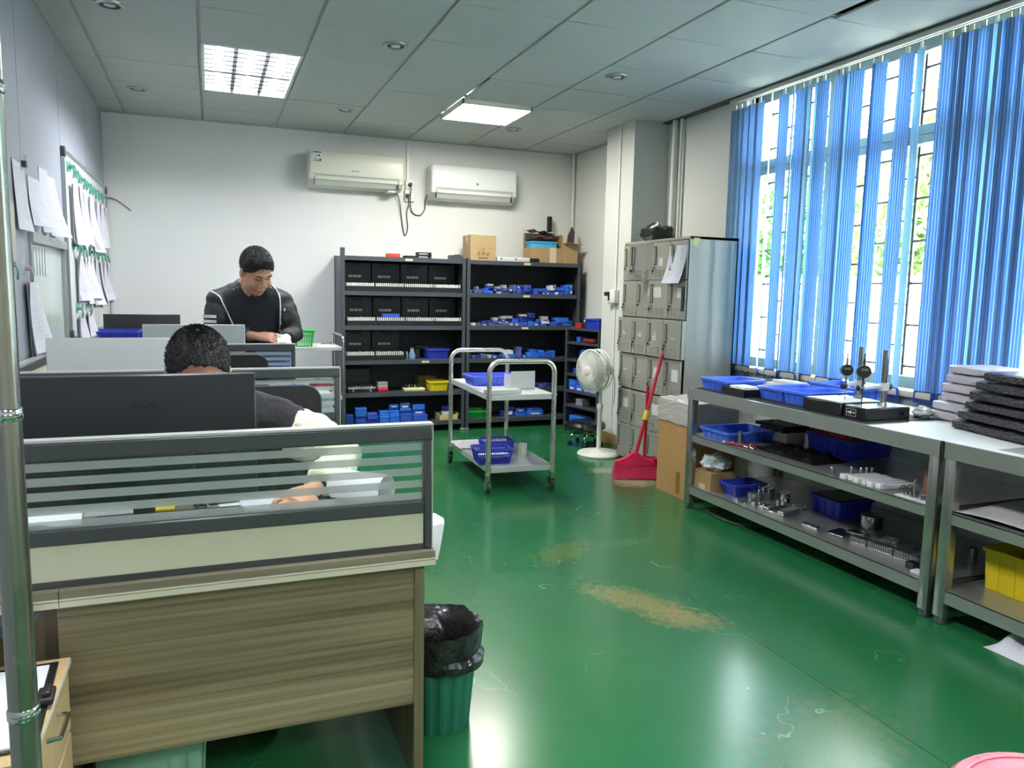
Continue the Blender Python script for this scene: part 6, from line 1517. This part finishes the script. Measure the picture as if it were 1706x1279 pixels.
t = thing('clipboard', 'black clipboard with white paper on the drawer pedestal', 'clipboard', (-.43, 1.64, .5005), .06); MB().rbox(-.12, -.17, 0, .115, .17, .006, .002, seg=1).build('board', m_case, t); MB().box(-.115, -.165, .006, .1, .15, .010).build('paper', m_plain, t); MB().rbox(.095, -.03, .006, .125, .03, .02, .004).rbox(.105, -.02, .018, .12, .02, .03, .004).build('clip', m_rub, t)
o = MB().prism([(-.56, .545), (-.365, .605), (-.36, .61), (-.56, .61)], 1.79, 1.866, 'y').build('document_folder', mat('dark grey folder', (52, 52, 60), .5)); tag(o, 'dark folder hanging under the left end of the nearest desk', 'folder')
t = thing('storage_box', 'pale green clear storage box under the nearest desk', 'box', (-.17, 2.10, 0)); m_pg = mat('pale green clear plastic', (150, 196, 176), .25)
crate_mesh(.26, .2, .2, .92).build('box_body', m_pg, t); MB().rbox(-.138, -.108, .2, .138, .108, .212, .004).build('lid', m_pg, t)
# ---- waste bin
t = thing('waste_bin', 'green ribbed waste bin with a black liner beside the desk', 'bin', (.625, 2.15, 0)); m_bin = mat('teal green bin plastic', (38, 112, 88), .45, var=.06)
N = 64
def binring(r, z): return [((r + .0025 * (1 if (k // 2) % 2 else -1)) * math.cos(2 * PI * k / N), (r + .0025 * (1 if (k // 2) % 2 else -1)) * math.sin(2 * PI * k / N), z) for k in range(N)]
MB().loft([binring(.098, 0), binring(.12, .255), binring(.117, .255), binring(.095, .006)], smooth=False).build('bin_body', m_bin, t)
def bag(u, v):
    th = 2 * PI * u; w = noise.noise(Vector((math.cos(th) * 4, math.sin(th) * 4, v * 5)))
    if v < .5: q = v / .5; r, z = .127 + .012 * q + .006 * w * 2, .205 + .105 * q + .014 * w
    elif v < .6: r, z = .137 + .005 * w, .315 + .014 * w
    else: q = (v - .6) / .4; r, z = .125 - .04 * min(1, q * 3) - .012 * q + .004 * w, .312 - .25 * q + .01 * w
    if v < .12: r += .022 * max(0, math.cos(th + .9)) ** 3
    return (r * math.cos(th), r * math.sin(th), z)
MB().sheet(bag, 60, 18).build('bin_liner', mat('black bin bag', (20, 19, 21), .28, spec=.7, bump=.6, bscale=35), t)
# ---- chrome rack post close to the camera
t = thing('rack_post', 'chrome tubular post close to the camera at the left edge', 'post', (-.1745, .80, 0)); MB().cyl((0, 0, .0), (0, 0, 1.95), .0125, n=32).build('tube', mat('worn post steel', (150, 149, 140), .24, .95, var=.06, vscale=30, rvar=.08), t)
for z in (.916, 1.202, .63, 1.488): MB().lathe([(.0126, -.006), (.0138, -.004), (.0138, -.001), (.0126, 0), (.0138, .001), (.0138, .004), (.0126, .006)], (0, 0, z), 24).build('groove_ring', m_chrome, t)
MB().lathe([(0, 0), (.02, 0), (.02, .01), (.013, .02)], n=16).build('foot', m_case, t)

# ---- office chairs
def office_chair(label, x, y, top_, w):
    t = thing('office_chair', label, 'chair', (x, y, 0)); m_f = mat('black chair fabric', (22, 22, 24), .8, bump=.2, bscale=200)
    def bk(u, v): 
        s_ = 2 * u - 1
        return (s_ * w / 2, .06 - .05 * s_ * s_ + .05 * v, .5 + (top_ - .5) * v)
    # rounded backrest slab
    b = MB(); pts = []
    hw, z0, z1, r = w / 2, .48, top_, .06
    for cx_, cz_, a0 in ((hw - r, z1 - r, 0), (-hw + r, z1 - r, 90), (-hw + r, z0 + r, 180), (hw - r, z0 + r, 270)):
        for q in range(6):
            a = rad(a0 + 18 * q); pts.append((cx_ + r * math.cos(a), cz_ + r * math.sin(a)))
    b.loft([[(px_, yy + .05 * (pz - .5), .5 + (pz - .5)) if s_ == 1 else (px_ * s_, yy + .05 * (pz - .5), .5 + (pz - .5)) for px_, pz in pts] for yy, s_ in ((-.02, .97), (-.012, 1), (.012, 1), (.02, .97))])
    b.build('backrest', m_f, t)
    MB().rbox(-.23, -.45, .40, .23, .0, .47, .03, seg=3).build('seat', m_f, t)
    MB().rbox(-.03, -.05, .36, .03, .04, .6, .01).build('back_support', m_case, t); MB().cyl((0, -.22, .08), (0, -.22, .41), .025, n=12).build('column', m_case, t)
    for k in range(5):
        a = 2 * PI * k / 5 + .3; MB().tube([(0, -.22, .09), (.24 * math.cos(a), -.22 + .24 * math.sin(a), .06)], [.022, .015], 8).build('base_leg', m_case, t)
        MB().cyl((.24 * math.cos(a) - .012, -.22 + .24 * math.sin(a), .028), (.24 * math.cos(a) + .012, -.22 + .24 * math.sin(a), .028), .028, n=12).build('castor', m_case, t)
    return t
office_chair('black office chair the seated person uses', .135, 3.03, .945, .53)
office_chair('black office chair at the second desk', .06, 4.50, .945, .48)
# ---- things on desks two and three
crate('blue crate on the third desk behind its glass', (.37, 5.12, ZD), .19, .3, .29, m_blue2, 0, .92, 4)
t = thing('document_stack', 'white document stack on the second desk behind its glass', 'papers', (.36, 3.60, ZD))
for k in range(5): MB().box(-.15, -.11, .04 * k, .15, .11, .04 * k + .036).build('ream', m_plain if k % 2 else mat('grey ream', (190, 190, 192), .7), t)
o = small_box('small_box', 'flat light blue box on the white document stack', None, .34, 3.6, ZD + .1965, .12, .03, .1, 1)
t = thing('desk_tray', 'grey stacked letter trays on the second desk', 'tray', (.06, 3.62, ZD))
for k in range(4): MB().box(-.12, -.12, .06 * k, .12, .12, .06 * k + .004).box(-.12, .116, .06 * k, .12, .12, .06 * k + .058).box(-.12, -.12, .06 * k, -.116, .12, .06 * k + .058).box(.116, -.12, .06 * k, .12, .12, .06 * k + .058).build('letter_tray', mat('grey tray plastic', (120, 122, 124), .5), t)

# ================================================================== STAINLESS SIDE CART WITH BASKET
t = thing('side_cart', 'stainless side cart next to the left shelving, with a hooped rail', 'cart', (.80, 6.47, 0)); cw_, cd_ = .19, .27
for z in (.855, .45, .15): MB().box(-cw_, -cd_, z - .004, cw_, cd_, z).box(-cw_, -cd_ - .002, z - .022, cw_, -cd_, z).box(-cw_, cd_, z - .022, cw_, cd_ + .002, z).build('tray', m_trs, t)
for x in (-cw_, cw_):
    r = .05
    zt_ = .88 if x < 0 else .95
    MB().tube([(x, -cd_, .03), (x, -cd_, zt_ - r)] + arc((x, -cd_ + r, zt_ - r), r, PI, PI / 2, 6, 'yz') + arc((x, cd_ - r, zt_ - r), r, PI / 2, 0, 6, 'yz') + [(x, cd_, .03)], .0105, 10).build('hoop_frame', m_chrome, t)
    for y in (-cd_, cd_): MB().cyl((x - .01, y, .03), (x + .01, y, .03), .03, n=14).build('castor', m_case, t)
basket('green plastic basket on the side cart', (.70, 6.36, .8555), .15, .15, .135, m_green, 0, .78, 10, 6, False)
sheet_on('white sheet lying on the side cart', .87, 6.40, .16, .22, .2, m_plain, .8555)
t = thing('pliers', 'steel pliers lying on the side cart', 'tool', (.91, 6.55, .8575), .4); MB().tube([(-.05, 0, .006), (.02, .004, .008), (.06, .02, .006)], .005, 6).tube([(-.05, .006, .006), (.02, .002, .008), (.06, -.016, .006)], .005, 6).build('jaws', m_steel, t)
o = MB().sheet(lump(.1, .1, .07, .3, 2, 5), 22, 11).build('red_bag', mat('dark red fabric', (128, 20, 44), .7), None, False, (.84, 6.42, .451)); tag(o, 'dark red bag on the middle tray of the side cart', 'bag')
# ---- floor mark pieces
# ================================================================== PEOPLE
def blob(mb, voxel, mats, smooth=6, wrinkle=0.0, wscale=8.0, factor=.5):
    """union of overlapping closed forms as one continuous skin"""
    me = mb.mesh('tmp', m_plain); ob = bpy.data.objects.new('tmp', me)
    r = ob.modifiers.new('r', 'REMESH'); r.mode = 'VOXEL'; r.voxel_size = voxel
    s_ = ob.modifiers.new('s', 'SMOOTH'); s_.iterations = smooth; s_.factor = factor
    out = evaluate(ob)
    bpy.data.objects.remove(ob); bpy.data.meshes.remove(me)
    if wrinkle:
        nn = [v.normal.copy() for v in out.vertices]
        for v, nv in zip(out.vertices, nn):
            v.co += nv * wrinkle * (noise.noise(v.co * wscale) + .6 * noise.noise(Vector((v.co.x * wscale, v.co.y * wscale, v.co.z * wscale * 2.5)) * 1.7))
    out.materials.clear()
    for m in (mats if isinstance(mats, (list, tuple)) else [mats]): out.materials.append(m)
    for p in out.polygons: p.use_smooth = True
    return out
m_skin = mat('skin', (206, 152, 122), .5, var=.06, vscale=12); m_hair = mat('black hair', (12, 11, 11), .65, bump=.5, bscale=120); m_brow = mat('eyebrow and lashes', (22, 18, 16), .6); m_lip = mat('lips', (150, 86, 78), .5)
def head_forms(b, F, s):
    """F: head matrix (x = subject's left, y = face forward, z = up)"""
    S = F @ Matrix.Scale(s, 4)
    b.ell((0, -.012, .03), (.079, .098, .094), 24, 14, mtx=S); b.ell((0, .026, -.042), (.066, .068, .086), 22, 12, mtx=S); b.ell((0, .058, -.104), (.032, .03, .026), mtx=S)
    for x in (-1, 1):
        b.ell((.04 * x, .052, -.045), (.03, .034, .036), mtx=S); b.ell((.083 * x, -.008, -.012), (.011, .02, .034), mtx=S); b.ell((.014 * x, .098, -.036), (.012, .013, .011), mtx=S)
    b.tube([(0, .086, .016), (0, .102, -.012), (0, .112, -.034)], [.010, .012, .015], 10, mtx=S)
    b.tube([(-.05, .072, .022), (0, .088, .022), (.05, .072, .022)], .013, 10, mtx=S)
    b.tube([(-.026, .082, -.071), (0, .094, -.068), (.026, .082, -.071)], .0085, 8, mtx=S); b.tube([(-.022, .08, -.081), (0, .09, -.083), (.022, .08, -.081)], .009, 8, mtx=S)
    b.tube([(0, -.03, -.05), (0, -.05, -.12), (0, -.075, -.19)], [.055, .052, .054], 16, mtx=S)
def face_parts(F, s, par):
    S = F @ Matrix.Scale(s, 4)
    for x in (-1, 1):
        MB().tube([(.014 * x, .0905, .004), (.03 * x, .0885, .0015), (.046 * x, .079, .003)], .0026, 6, mtx=S).build('eye_lashes', m_brow, par, True)
        MB().tube([(.013 * x, .0968, .024), (.032 * x, .0932, .029), (.052 * x, .078, .025)], [.0026, .0036, .002], 6, mtx=S).build('eyebrow', m_brow, par, True)
    MB().tube([(-.024, .0895, -.0755), (0, .101, -.0745), (.024, .0895, -.0755)], .0024, 6, mtx=S).build('mouth_line', m_lip, par, True)
def hair(F, s, par, low, front, seed, n=900):
    """short cropped hair: a cap with many small tufts"""
    S = F @ Matrix.Scale(s, 4); b = MB(); N = 40; K = 16; rings = []
    rnd = random.Random(seed)
    def P(a, e, k=1.0):
        c = Vector((math.cos(a) * math.cos(e), math.sin(a) * math.cos(e), math.sin(e)))
        return Vector((c.x * .088 * k, -.014 + c.y * .108 * k, .032 + c.z * .104 * k))
    def emin(a):
        f = max(0, math.sin(a)); sd = abs(math.cos(a))
        return -low * (1 - f) + front * f ** 2.2 - .16 * sd ** 6 + .035 * math.sin(7 * a + 1) + .03 * math.sin(17 * a) + .02 * math.sin(31 * a)
    for i in range(K + 1):
        ring = []
        for j in range(N):
            a = 2 * PI * j / N; e0 = emin(a); e = e0 + (1.54 - e0) * i / K
            ring.append(P(a, e, 1.0 if i else .93))
        rings.append(ring)
    b.loft(rings, mtx=S)
    for _ in range(n):
        a = rnd.uniform(0, 2 * PI); e0 = emin(a); e = e0 + (1.5 - e0) * rnd.random() ** .8
        p = P(a, e, .985); d = (p - Vector((0, -.02, .01))).normalized()
        flow = Vector((.25 * math.cos(a), .8, -.15 if p.y > 0 else .1)); flow = (flow - d * flow.dot(d)).normalized()
        d = (d * .55 + flow * rnd.uniform(.4, 1.0) + Vector((rnd.uniform(-.25, .25), 0, rnd.uniform(-.15, .25)))).normalized(); l = rnd.uniform(.006, .012)
        q = d.orthogonal().normalized() * .0022; r = d.cross(q)
        b.add([p + q, p - q * .5 + r * .8, p - q * .5 - r * .8, p + d * l], [(0, 1, 3), (1, 2, 3), (2, 0, 3)], 0, False, S)
    b.build('hair', m_hair, par, True)
def hand_forms(b, o, fwd, up, s=1.0, side=1, curl=(.5, .6, .65, .7), thumb=.6):
    """o wrist, fwd along the hand, up = back of hand; side +1: thumb on +x of the frame"""
    y = Vector(fwd).normalized(); z = (Vector(up) - y * Vector(up).dot(y)).normalized(); x = y.cross(z) * side
    o = Vector(o)
    W = lambda a, c, d: o + x * (a * s) + y * (c * s) + z * (d * s)
    b.loft([[W(w_ * math.cos(2 * PI * k / 16), yy, t_ * math.sin(2 * PI * k / 16)) for k in range(16)] for yy, w_, t_ in ((-.04, .024, .02), (.0, .028, .019), (.035, .04, .018), (.07, .043, .0165), (.09, .041, .012))])
    for k, (bx, L) in enumerate(((.0345, .074), (.0118, .084), (-.0112, .078), (-.033, .062))):
        a = 0; p = W(bx, .08, 0); pts = [W(bx * .8, .05, 0), p]; rr = [.0098 * s, .0094 * s]
        bx_ = bx
        for q, f in enumerate((.42, .32, .26)):
            a += curl[k] * (.8, 1.0, .7)[q]
            p = p + (y * math.cos(a) - z * math.sin(a)) * (L * f * s) + x * (.004 * s * (1.5 - k) * .5)
            pts.append(p); rr.append((.0088, .0082, .0072)[q] * s)
        b.tube(pts, rr, 10); b.ell(pts[-1], rr[-1], 8, 6)
    p0 = W(.03, .02, -.006); p1 = W(.05, .045, -.014); p2 = W(.056 - .012 * thumb, .078, -.02 - .012 * thumb); p3 = W(.05 - .024 * thumb, .1, -.022 - .016 * thumb)
    b.tube([p0, p1, p2, p3], [.015 * s, .0135 * s, .011 * s, .009 * s], 10); b.ell(p3, .009 * s, 8, 6)
def ring_(c, rx, ry, n=28, tilt=0.0):
    return [Vector((c[0] + rx * math.cos(2 * PI * k / n), c[1] + ry * math.sin(2 * PI * k / n), c[2] + tilt * math.sin(2 * PI * k / n))) for k in range(n)]

# ---------------- standing person, head bowed over his hands
pm = thing('person', 'person in a black zip jacket standing behind the desks, looking at his hands', 'person', (.26, 5.60, 0))
b = MB()
HC = Vector((.292, 5.36, 1.432)); s_h = 1.16
fw = Vector((.36, -.70, -.60)).normalized(); upv = Vector((.12, -.5, .85)); rt = fw.cross(upv).normalized() * -1
upv = fw.cross(rt).normalized() * -1 if False else (upv - fw * upv.dot(fw)).normalized()
xl_ = fw.cross(upv).normalized()
FH = Matrix(((-xl_.x, fw.x, upv.x, HC.x), (-xl_.y, fw.y, upv.y, HC.y), (-xl_.z, fw.z, upv.z, HC.z), (0, 0, 0, 1)))
head_forms(b, FH, s_h)
b.tube([(.285, 5.42, 1.36), (.265, 5.52, 1.29), (.262, 5.56, 1.2)], [.075, .085, .12], 18)
b.loft([ring_((.262, 5.565, 1.25), .17, .1), ring_((.262, 5.59, 1.1), .18, .12), ring_((.262, 5.62, .95), .18, .125), ring_((.262, 5.63, .82), .18, .125)])
shR, elR, wrR = Vector((.065, 5.54, 1.235)), Vector((.03, 5.50, .985)), Vector((.265, 5.285, 1.005))     # his right arm, on the left in view
shL, elL, wrL = Vector((.455, 5.54, 1.235)), Vector((.525, 5.47, 1.0)), Vector((.462, 5.27, .985))
for a_, c_, d_ in ((shR, elR, wrR), (shL, elL, wrL)): b.tube([a_, a_.lerp(c_, .5), c_, c_.lerp(d_, .5), d_], [.058, .052, .045, .04, .03], 14)
for x in (.17, .355): b.tube([(x, 5.63, .86), (x, 5.61, .5), (x, 5.64, .09)], [.095, .065, .045], 16); b.ell((x, 5.58, .05), (.05, .12, .05))
b.ell((.262, 5.63, .88), (.19, .13, .12))
hand_forms(b, wrR + Vector((.012, -.012, 0)), (.93, -.36, -.06), (.1, -.55, .8), 1.15, -1, (.25, .32, .38, .45), .8)
hand_forms(b, wrL + Vector((-.004, -.01, 0)), (-.12, -.95, -.28), (.1, -.25, 1), 1.1, 1, (.55, .6, .65, .7), .6)
me = blob(b, .0042, [m_skin, mat('white knit glove', (226, 226, 222), .85, bump=.3, bscale=150)], 3)
for p in me.polygons:
    c = p.center
    if c.x > .405 and c.y < 5.285 and c.z < 1.1: p.material_index = 1
body_ = put('body', me, pm); body_.location = tuple(-Vector(pm.location))
face_parts(FH, s_h, pm)
hair(FH, s_h, pm, .26, .40, 3, 4200)
m_jk = mat('black track jacket', (25, 25, 27), .65, var=.1, vscale=20, bump=.15, bscale=60); m_sh = mat('dark navy shirt', (18, 20, 28), .8); m_wp = mat('white piping', (222, 222, 220), .6)
from mathutils.bvhtree import BVHTree
b = MB()
b.loft([ring_((.262, 5.635, .78), .212, .16), ring_((.262, 5.62, .95), .22, .168), ring_((.262, 5.595, 1.1), .225, .158), ring_((.262, 5.57, 1.2), .222, .135), ring_((.263, 5.55, 1.275), .19, .115), ring_((.266, 5.535, 1.325), .135, .098), ring_((.268, 5.53, 1.36), .1, .085)])
for a_, c_, d_ in ((shR, elR, wrR), (shL, elL, wrL)):
    out_ = Vector((-.012 if a_ is shR else .012, 0, 0))
    b.ell(a_ + out_, (.08, .082, .07), 18, 12); b.tube([(.266, 5.54, 1.31), a_.lerp(Vector((.266, 5.54, 1.31)), .45) + Vector((0, 0, .018)), a_ + Vector((0, 0, .012))], [.07, .066, .064], 16)
    b.tube([a_ + Vector((0, 0, -.01)), a_.lerp(c_, .25) + out_, a_.lerp(c_, .6) + out_, c_ + out_ * .6, c_.lerp(d_, .45), c_.lerp(d_, .86)], [.07, .08, .077, .07, .06, .048], 18)
me = blob(b, .008, [m_jk], 8, .0045, 16)
o = put('jacket', me, pm); o.location = tuple(-Vector(pm.location))
bv = BVHTree.FromPolygons([v.co.copy() for v in me.vertices], [tuple(p.vertices) for p in me.polygons])
def onto(x, z, off):
    h = bv.ray_cast(Vector((x, 4.9, z)), Vector((0, 1, 0)))
    return Vector((x, (h[0].y if h[0] is not None else 5.5) - off, z))
def lerpz(poly, z):
    for (x0, z0), (x1, z1) in zip(poly[:-1], poly[1:]):
        if z1 <= z <= z0: return x0 + (x1 - x0) * (z0 - z) / max(1e-6, z0 - z1)
    return poly[0][0] if z > poly[0][1] else poly[-1][0]
EL = [(-.012, 1.30), (.055, 1.262), (.085, 1.20), (.14, 1.07), (.19, .93), (.2, .84)]; ER = [(.395, 1.345), (.432, 1.30), (.447, 1.235), (.445, 1.08), (.44, .95), (.435, .84)]
def shirt_(u, v):
    z = .84 + (1.315 - .84) * v; a, c = lerpz(EL, z), lerpz(ER, z)
    a = max(a, .262 - .19 * (1 - max(0, v - .8) * 2.4)); c = min(c, .262 + .19)
    return onto(a + (c - a) * u, z, .006)
MB().sheet(shirt_, 24, 24, .006).build('shirt_front', m_sh, pm, True)
for E_ in (EL, ER):
    pts = [onto(x, z, .007) for x, z in [(p.x, p.y) for p in bez([(x, z, 0) for x, z in E_], 6)]]
    MB().tube(pts, .0048, 6).build('white_piping', m_wp, pm, True)
MB().sheet(lambda u, v: onto(.262 + .018 + (u - .5) * .075 * v, 1.225 + .085 * v, .011), 6, 8, .004).build('throat', m_skin, pm, True)
MB().tube(bez([(.282, 5.425, 1.225), (.225, 5.44, 1.315), (.195, 5.52, 1.36), (.27, 5.60, 1.385), (.35, 5.52, 1.36), (.338, 5.44, 1.315), (.288, 5.425, 1.225)], 6), [(.006, .02)] * 37, 8).build('shirt_collar', m_sh, pm, True)
MB().tube(bez([(.15, 5.46, 1.30), (.175, 5.56, 1.35), (.265, 5.61, 1.375), (.365, 5.56, 1.35), (.39, 5.46, 1.315)], 6), [(.003 + .009 * math.sin(PI * k / 24), .004 + .024 * math.sin(PI * k / 24)) for k in range(25)], 10).build('jacket_collar', m_jk, pm, True)
# white bars on the sleeve
for z in (1.125, 1.092):
    MB().sheet(lambda u, v, z=z: onto(-.048 + .085 * u, z + .010 - .020 * v, .004), 10, 3, .003).build('sleeve_stripe', m_wp, pm, True)
q = [onto(.47, 1.165, .003), onto(.478, 1.165, .003), onto(.478, 1.185, .003), onto(.47, 1.185, .003)]
MB().add(q, [(0, 1, 2, 3)]).build('chest_logo', m_wp, pm, True)
b = MB(); b.ell((.262, 5.63, .86), (.2, .15, .12))
for x in (.17, .355): b.tube([(x, 5.63, .86), (x, 5.61, .5), (x, 5.64, .08)], [.112, .085, .07], 18)
o = put('trousers', blob(b, .012, mat('black trousers', (22, 22, 24), .8), 4), pm); o.location = tuple(-Vector(pm.location))
for x in (.17, .355): MB().rbox(x - .055, 5.47, 0, x + .055, 5.73, .085, .03, seg=3).build('shoe', m_case, pm, True)

# ---------------- seated person leaning over the nearest desk
ps = thing('person', 'seated person with black and cream fleece jacket writing behind the large monitor', 'person', (-.01, 2.80, 0))
b = MB(); HC = Vector((-.038, 2.49, 1.062)); s_h = 1.03
fw = Vector((.08, -.88, -.42)).normalized(); upv = Vector((.02, -.4, .9)); upv = (upv - fw * upv.dot(fw)).normalized(); xl_ = fw.cross(upv).normalized()
FS = Matrix(((-xl_.x, fw.x, upv.x, HC.x), (-xl_.y, fw.y, upv.y, HC.y), (-xl_.z, fw.z, upv.z, HC.z), (0, 0, 0, 1)))
head_forms(b, FS, s_h)
b.tube([(-.03, 2.56, .985), (-.02, 2.66, .92), (-.01, 2.72, .84)], [.066, .08, .12], 18)
b.loft([ring_((-.01, 2.72, .87), .16, .1), ring_((-.01, 2.77, .74), .17, .115), ring_((-.01, 2.82, .6), .17, .12), ring_((-.01, 2.85, .47), .17, .13)])
shL, elL, wrL = Vector((.205, 2.70, .855)), Vector((.415, 2.60, .735)), Vector((.285, 2.405, .69))
shR, elR, wrR = Vector((-.225, 2.70, .855)), Vector((-.34, 2.74, .66)), Vector((-.2, 2.60, .58))
for a_, c_, d_ in ((shR, elR, wrR), (shL, elL, wrL)): b.tube([a_, a_.lerp(c_, .5), c_, c_.lerp(d_, .5), d_], [.055, .05, .043, .038, .028], 14)
for x in (-.12, .1): b.tube([(x, 2.85, .47), (x * 1.15, 2.55, .48), (x * 1.2, 2.40, .43), (x * 1.2, 2.38, .25), (x * 1.2, 2.40, .09)], [.085, .075, .062, .05, .042], 16); b.ell((x * 1.2, 2.34, .05), (.045, .11, .045))
b.ell((-.01, 2.85, .5), (.18, .14, .1))
hand_forms(b, wrL + Vector((-.012, -.012, .0)), (-.62, -.76, -.05), (.1, -.35, 1), 1.1, -1, (.55, .58, .6, .62), .7)
hand_forms(b, wrR + Vector((.01, -.012, .0)), (.5, -.75, -.2), (0, 0, 1), 1.0, 1, (.4, .45, .5, .5), .4)
me = blob(b, .0042, [m_skin], 3); o = put('body', me, ps); o.location = tuple(-Vector(ps.location))
face_parts(FS, s_h, ps); hair(FS, s_h, ps, .25, .40, 9, 4200)
m_bf = mat('black fleece', (20, 20, 23), .95, var=.2, vscale=40, bump=.4, bscale=80, sheen=.2); m_cf = mat('cream fleece', (226, 222, 198), .95, var=.08, vscale=50, bump=.5, bscale=90, sheen=.3)
b = MB(); b.loft([ring_((-.02, 2.60, .955), .085, .07), ring_((-.012, 2.67, .93), .15, .095), ring_((-.01, 2.72, .87), .225, .125), ring_((-.01, 2.76, .76), .225, .145), ring_((-.01, 2.82, .6), .215, .15), ring_((-.01, 2.85, .44), .21, .155)])
for a_, c_ in ((shL, elL), (shR, elR)): b.tube([(-.015, 2.655, .925), a_.lerp(Vector((-.015, 2.655, .925)), .45) + Vector((0, 0, .012)), a_ + Vector((0, 0, .008)), a_.lerp(c_, .3)], [.085, .085, .088, .086], 18)
o = put('jacket', blob(b, .01, m_bf, 5, .006, 14), ps); o.location = tuple(-Vector(ps.location))
MB().tube(bez([(-.1, 2.60, .97), (-.02, 2.66, .995), (.07, 2.60, .97)], 6), [(.018, .03)] * 13, 10).build('jacket_collar', m_bf, ps, True)
for k, (a_, c_, d_) in enumerate(((shL, elL, wrL), (shR, elR, wrR))):
    b = MB(); b.tube([a_.lerp(c_, .24) + Vector((0, 0, .006)), a_.lerp(c_, .5) + Vector((.015 if k == 0 else -.015, 0, .01)), c_, c_.lerp(d_, .4), c_.lerp(d_, .84)], [.088, .088, .076, .066, .05], 18)
    o = put('sleeve', blob(b, .008, m_cf, 4, .010, 18), ps); o.location = tuple(-Vector(ps.location))
w_ = wrL.lerp(elL, .12); d_ = (elL - wrL).normalized()
MB().cyl(tuple(w_ - d_ * .006), tuple(w_ + d_ * .006), .034, n=20).build('bracelet', m_rub, ps, True)
b = MB(); b.ell((-.01, 2.86, .5), (.19, .15, .11))
for x in (-.12, .1): b.tube([(x, 2.85, .48), (x * 1.15, 2.55, .485), (x * 1.2, 2.39, .43), (x * 1.2, 2.38, .25), (x * 1.2, 2.40, .09)], [.1, .09, .078, .066, .062], 16)
o = put('trousers', blob(b, .012, mat('black trousers', (22, 22, 24), .8), 4), ps); o.location = tuple(-Vector(ps.location))
for x in (-.144, .12): MB().rbox(x - .05, 2.23, 0, x + .05, 2.47, .08, .03, seg=3).build('shoe', m_case, ps, True)
o = MB().rbox(-.016, -.008, 0, .016, .008, .03, .003, seg=1).build('eraser', m_wht, None, False, (.165, 2.27, ZD + .003), .3); tag(o, 'white eraser under the seated person fingers', 'eraser')

bpy.data.scenes.remove(_tmp)
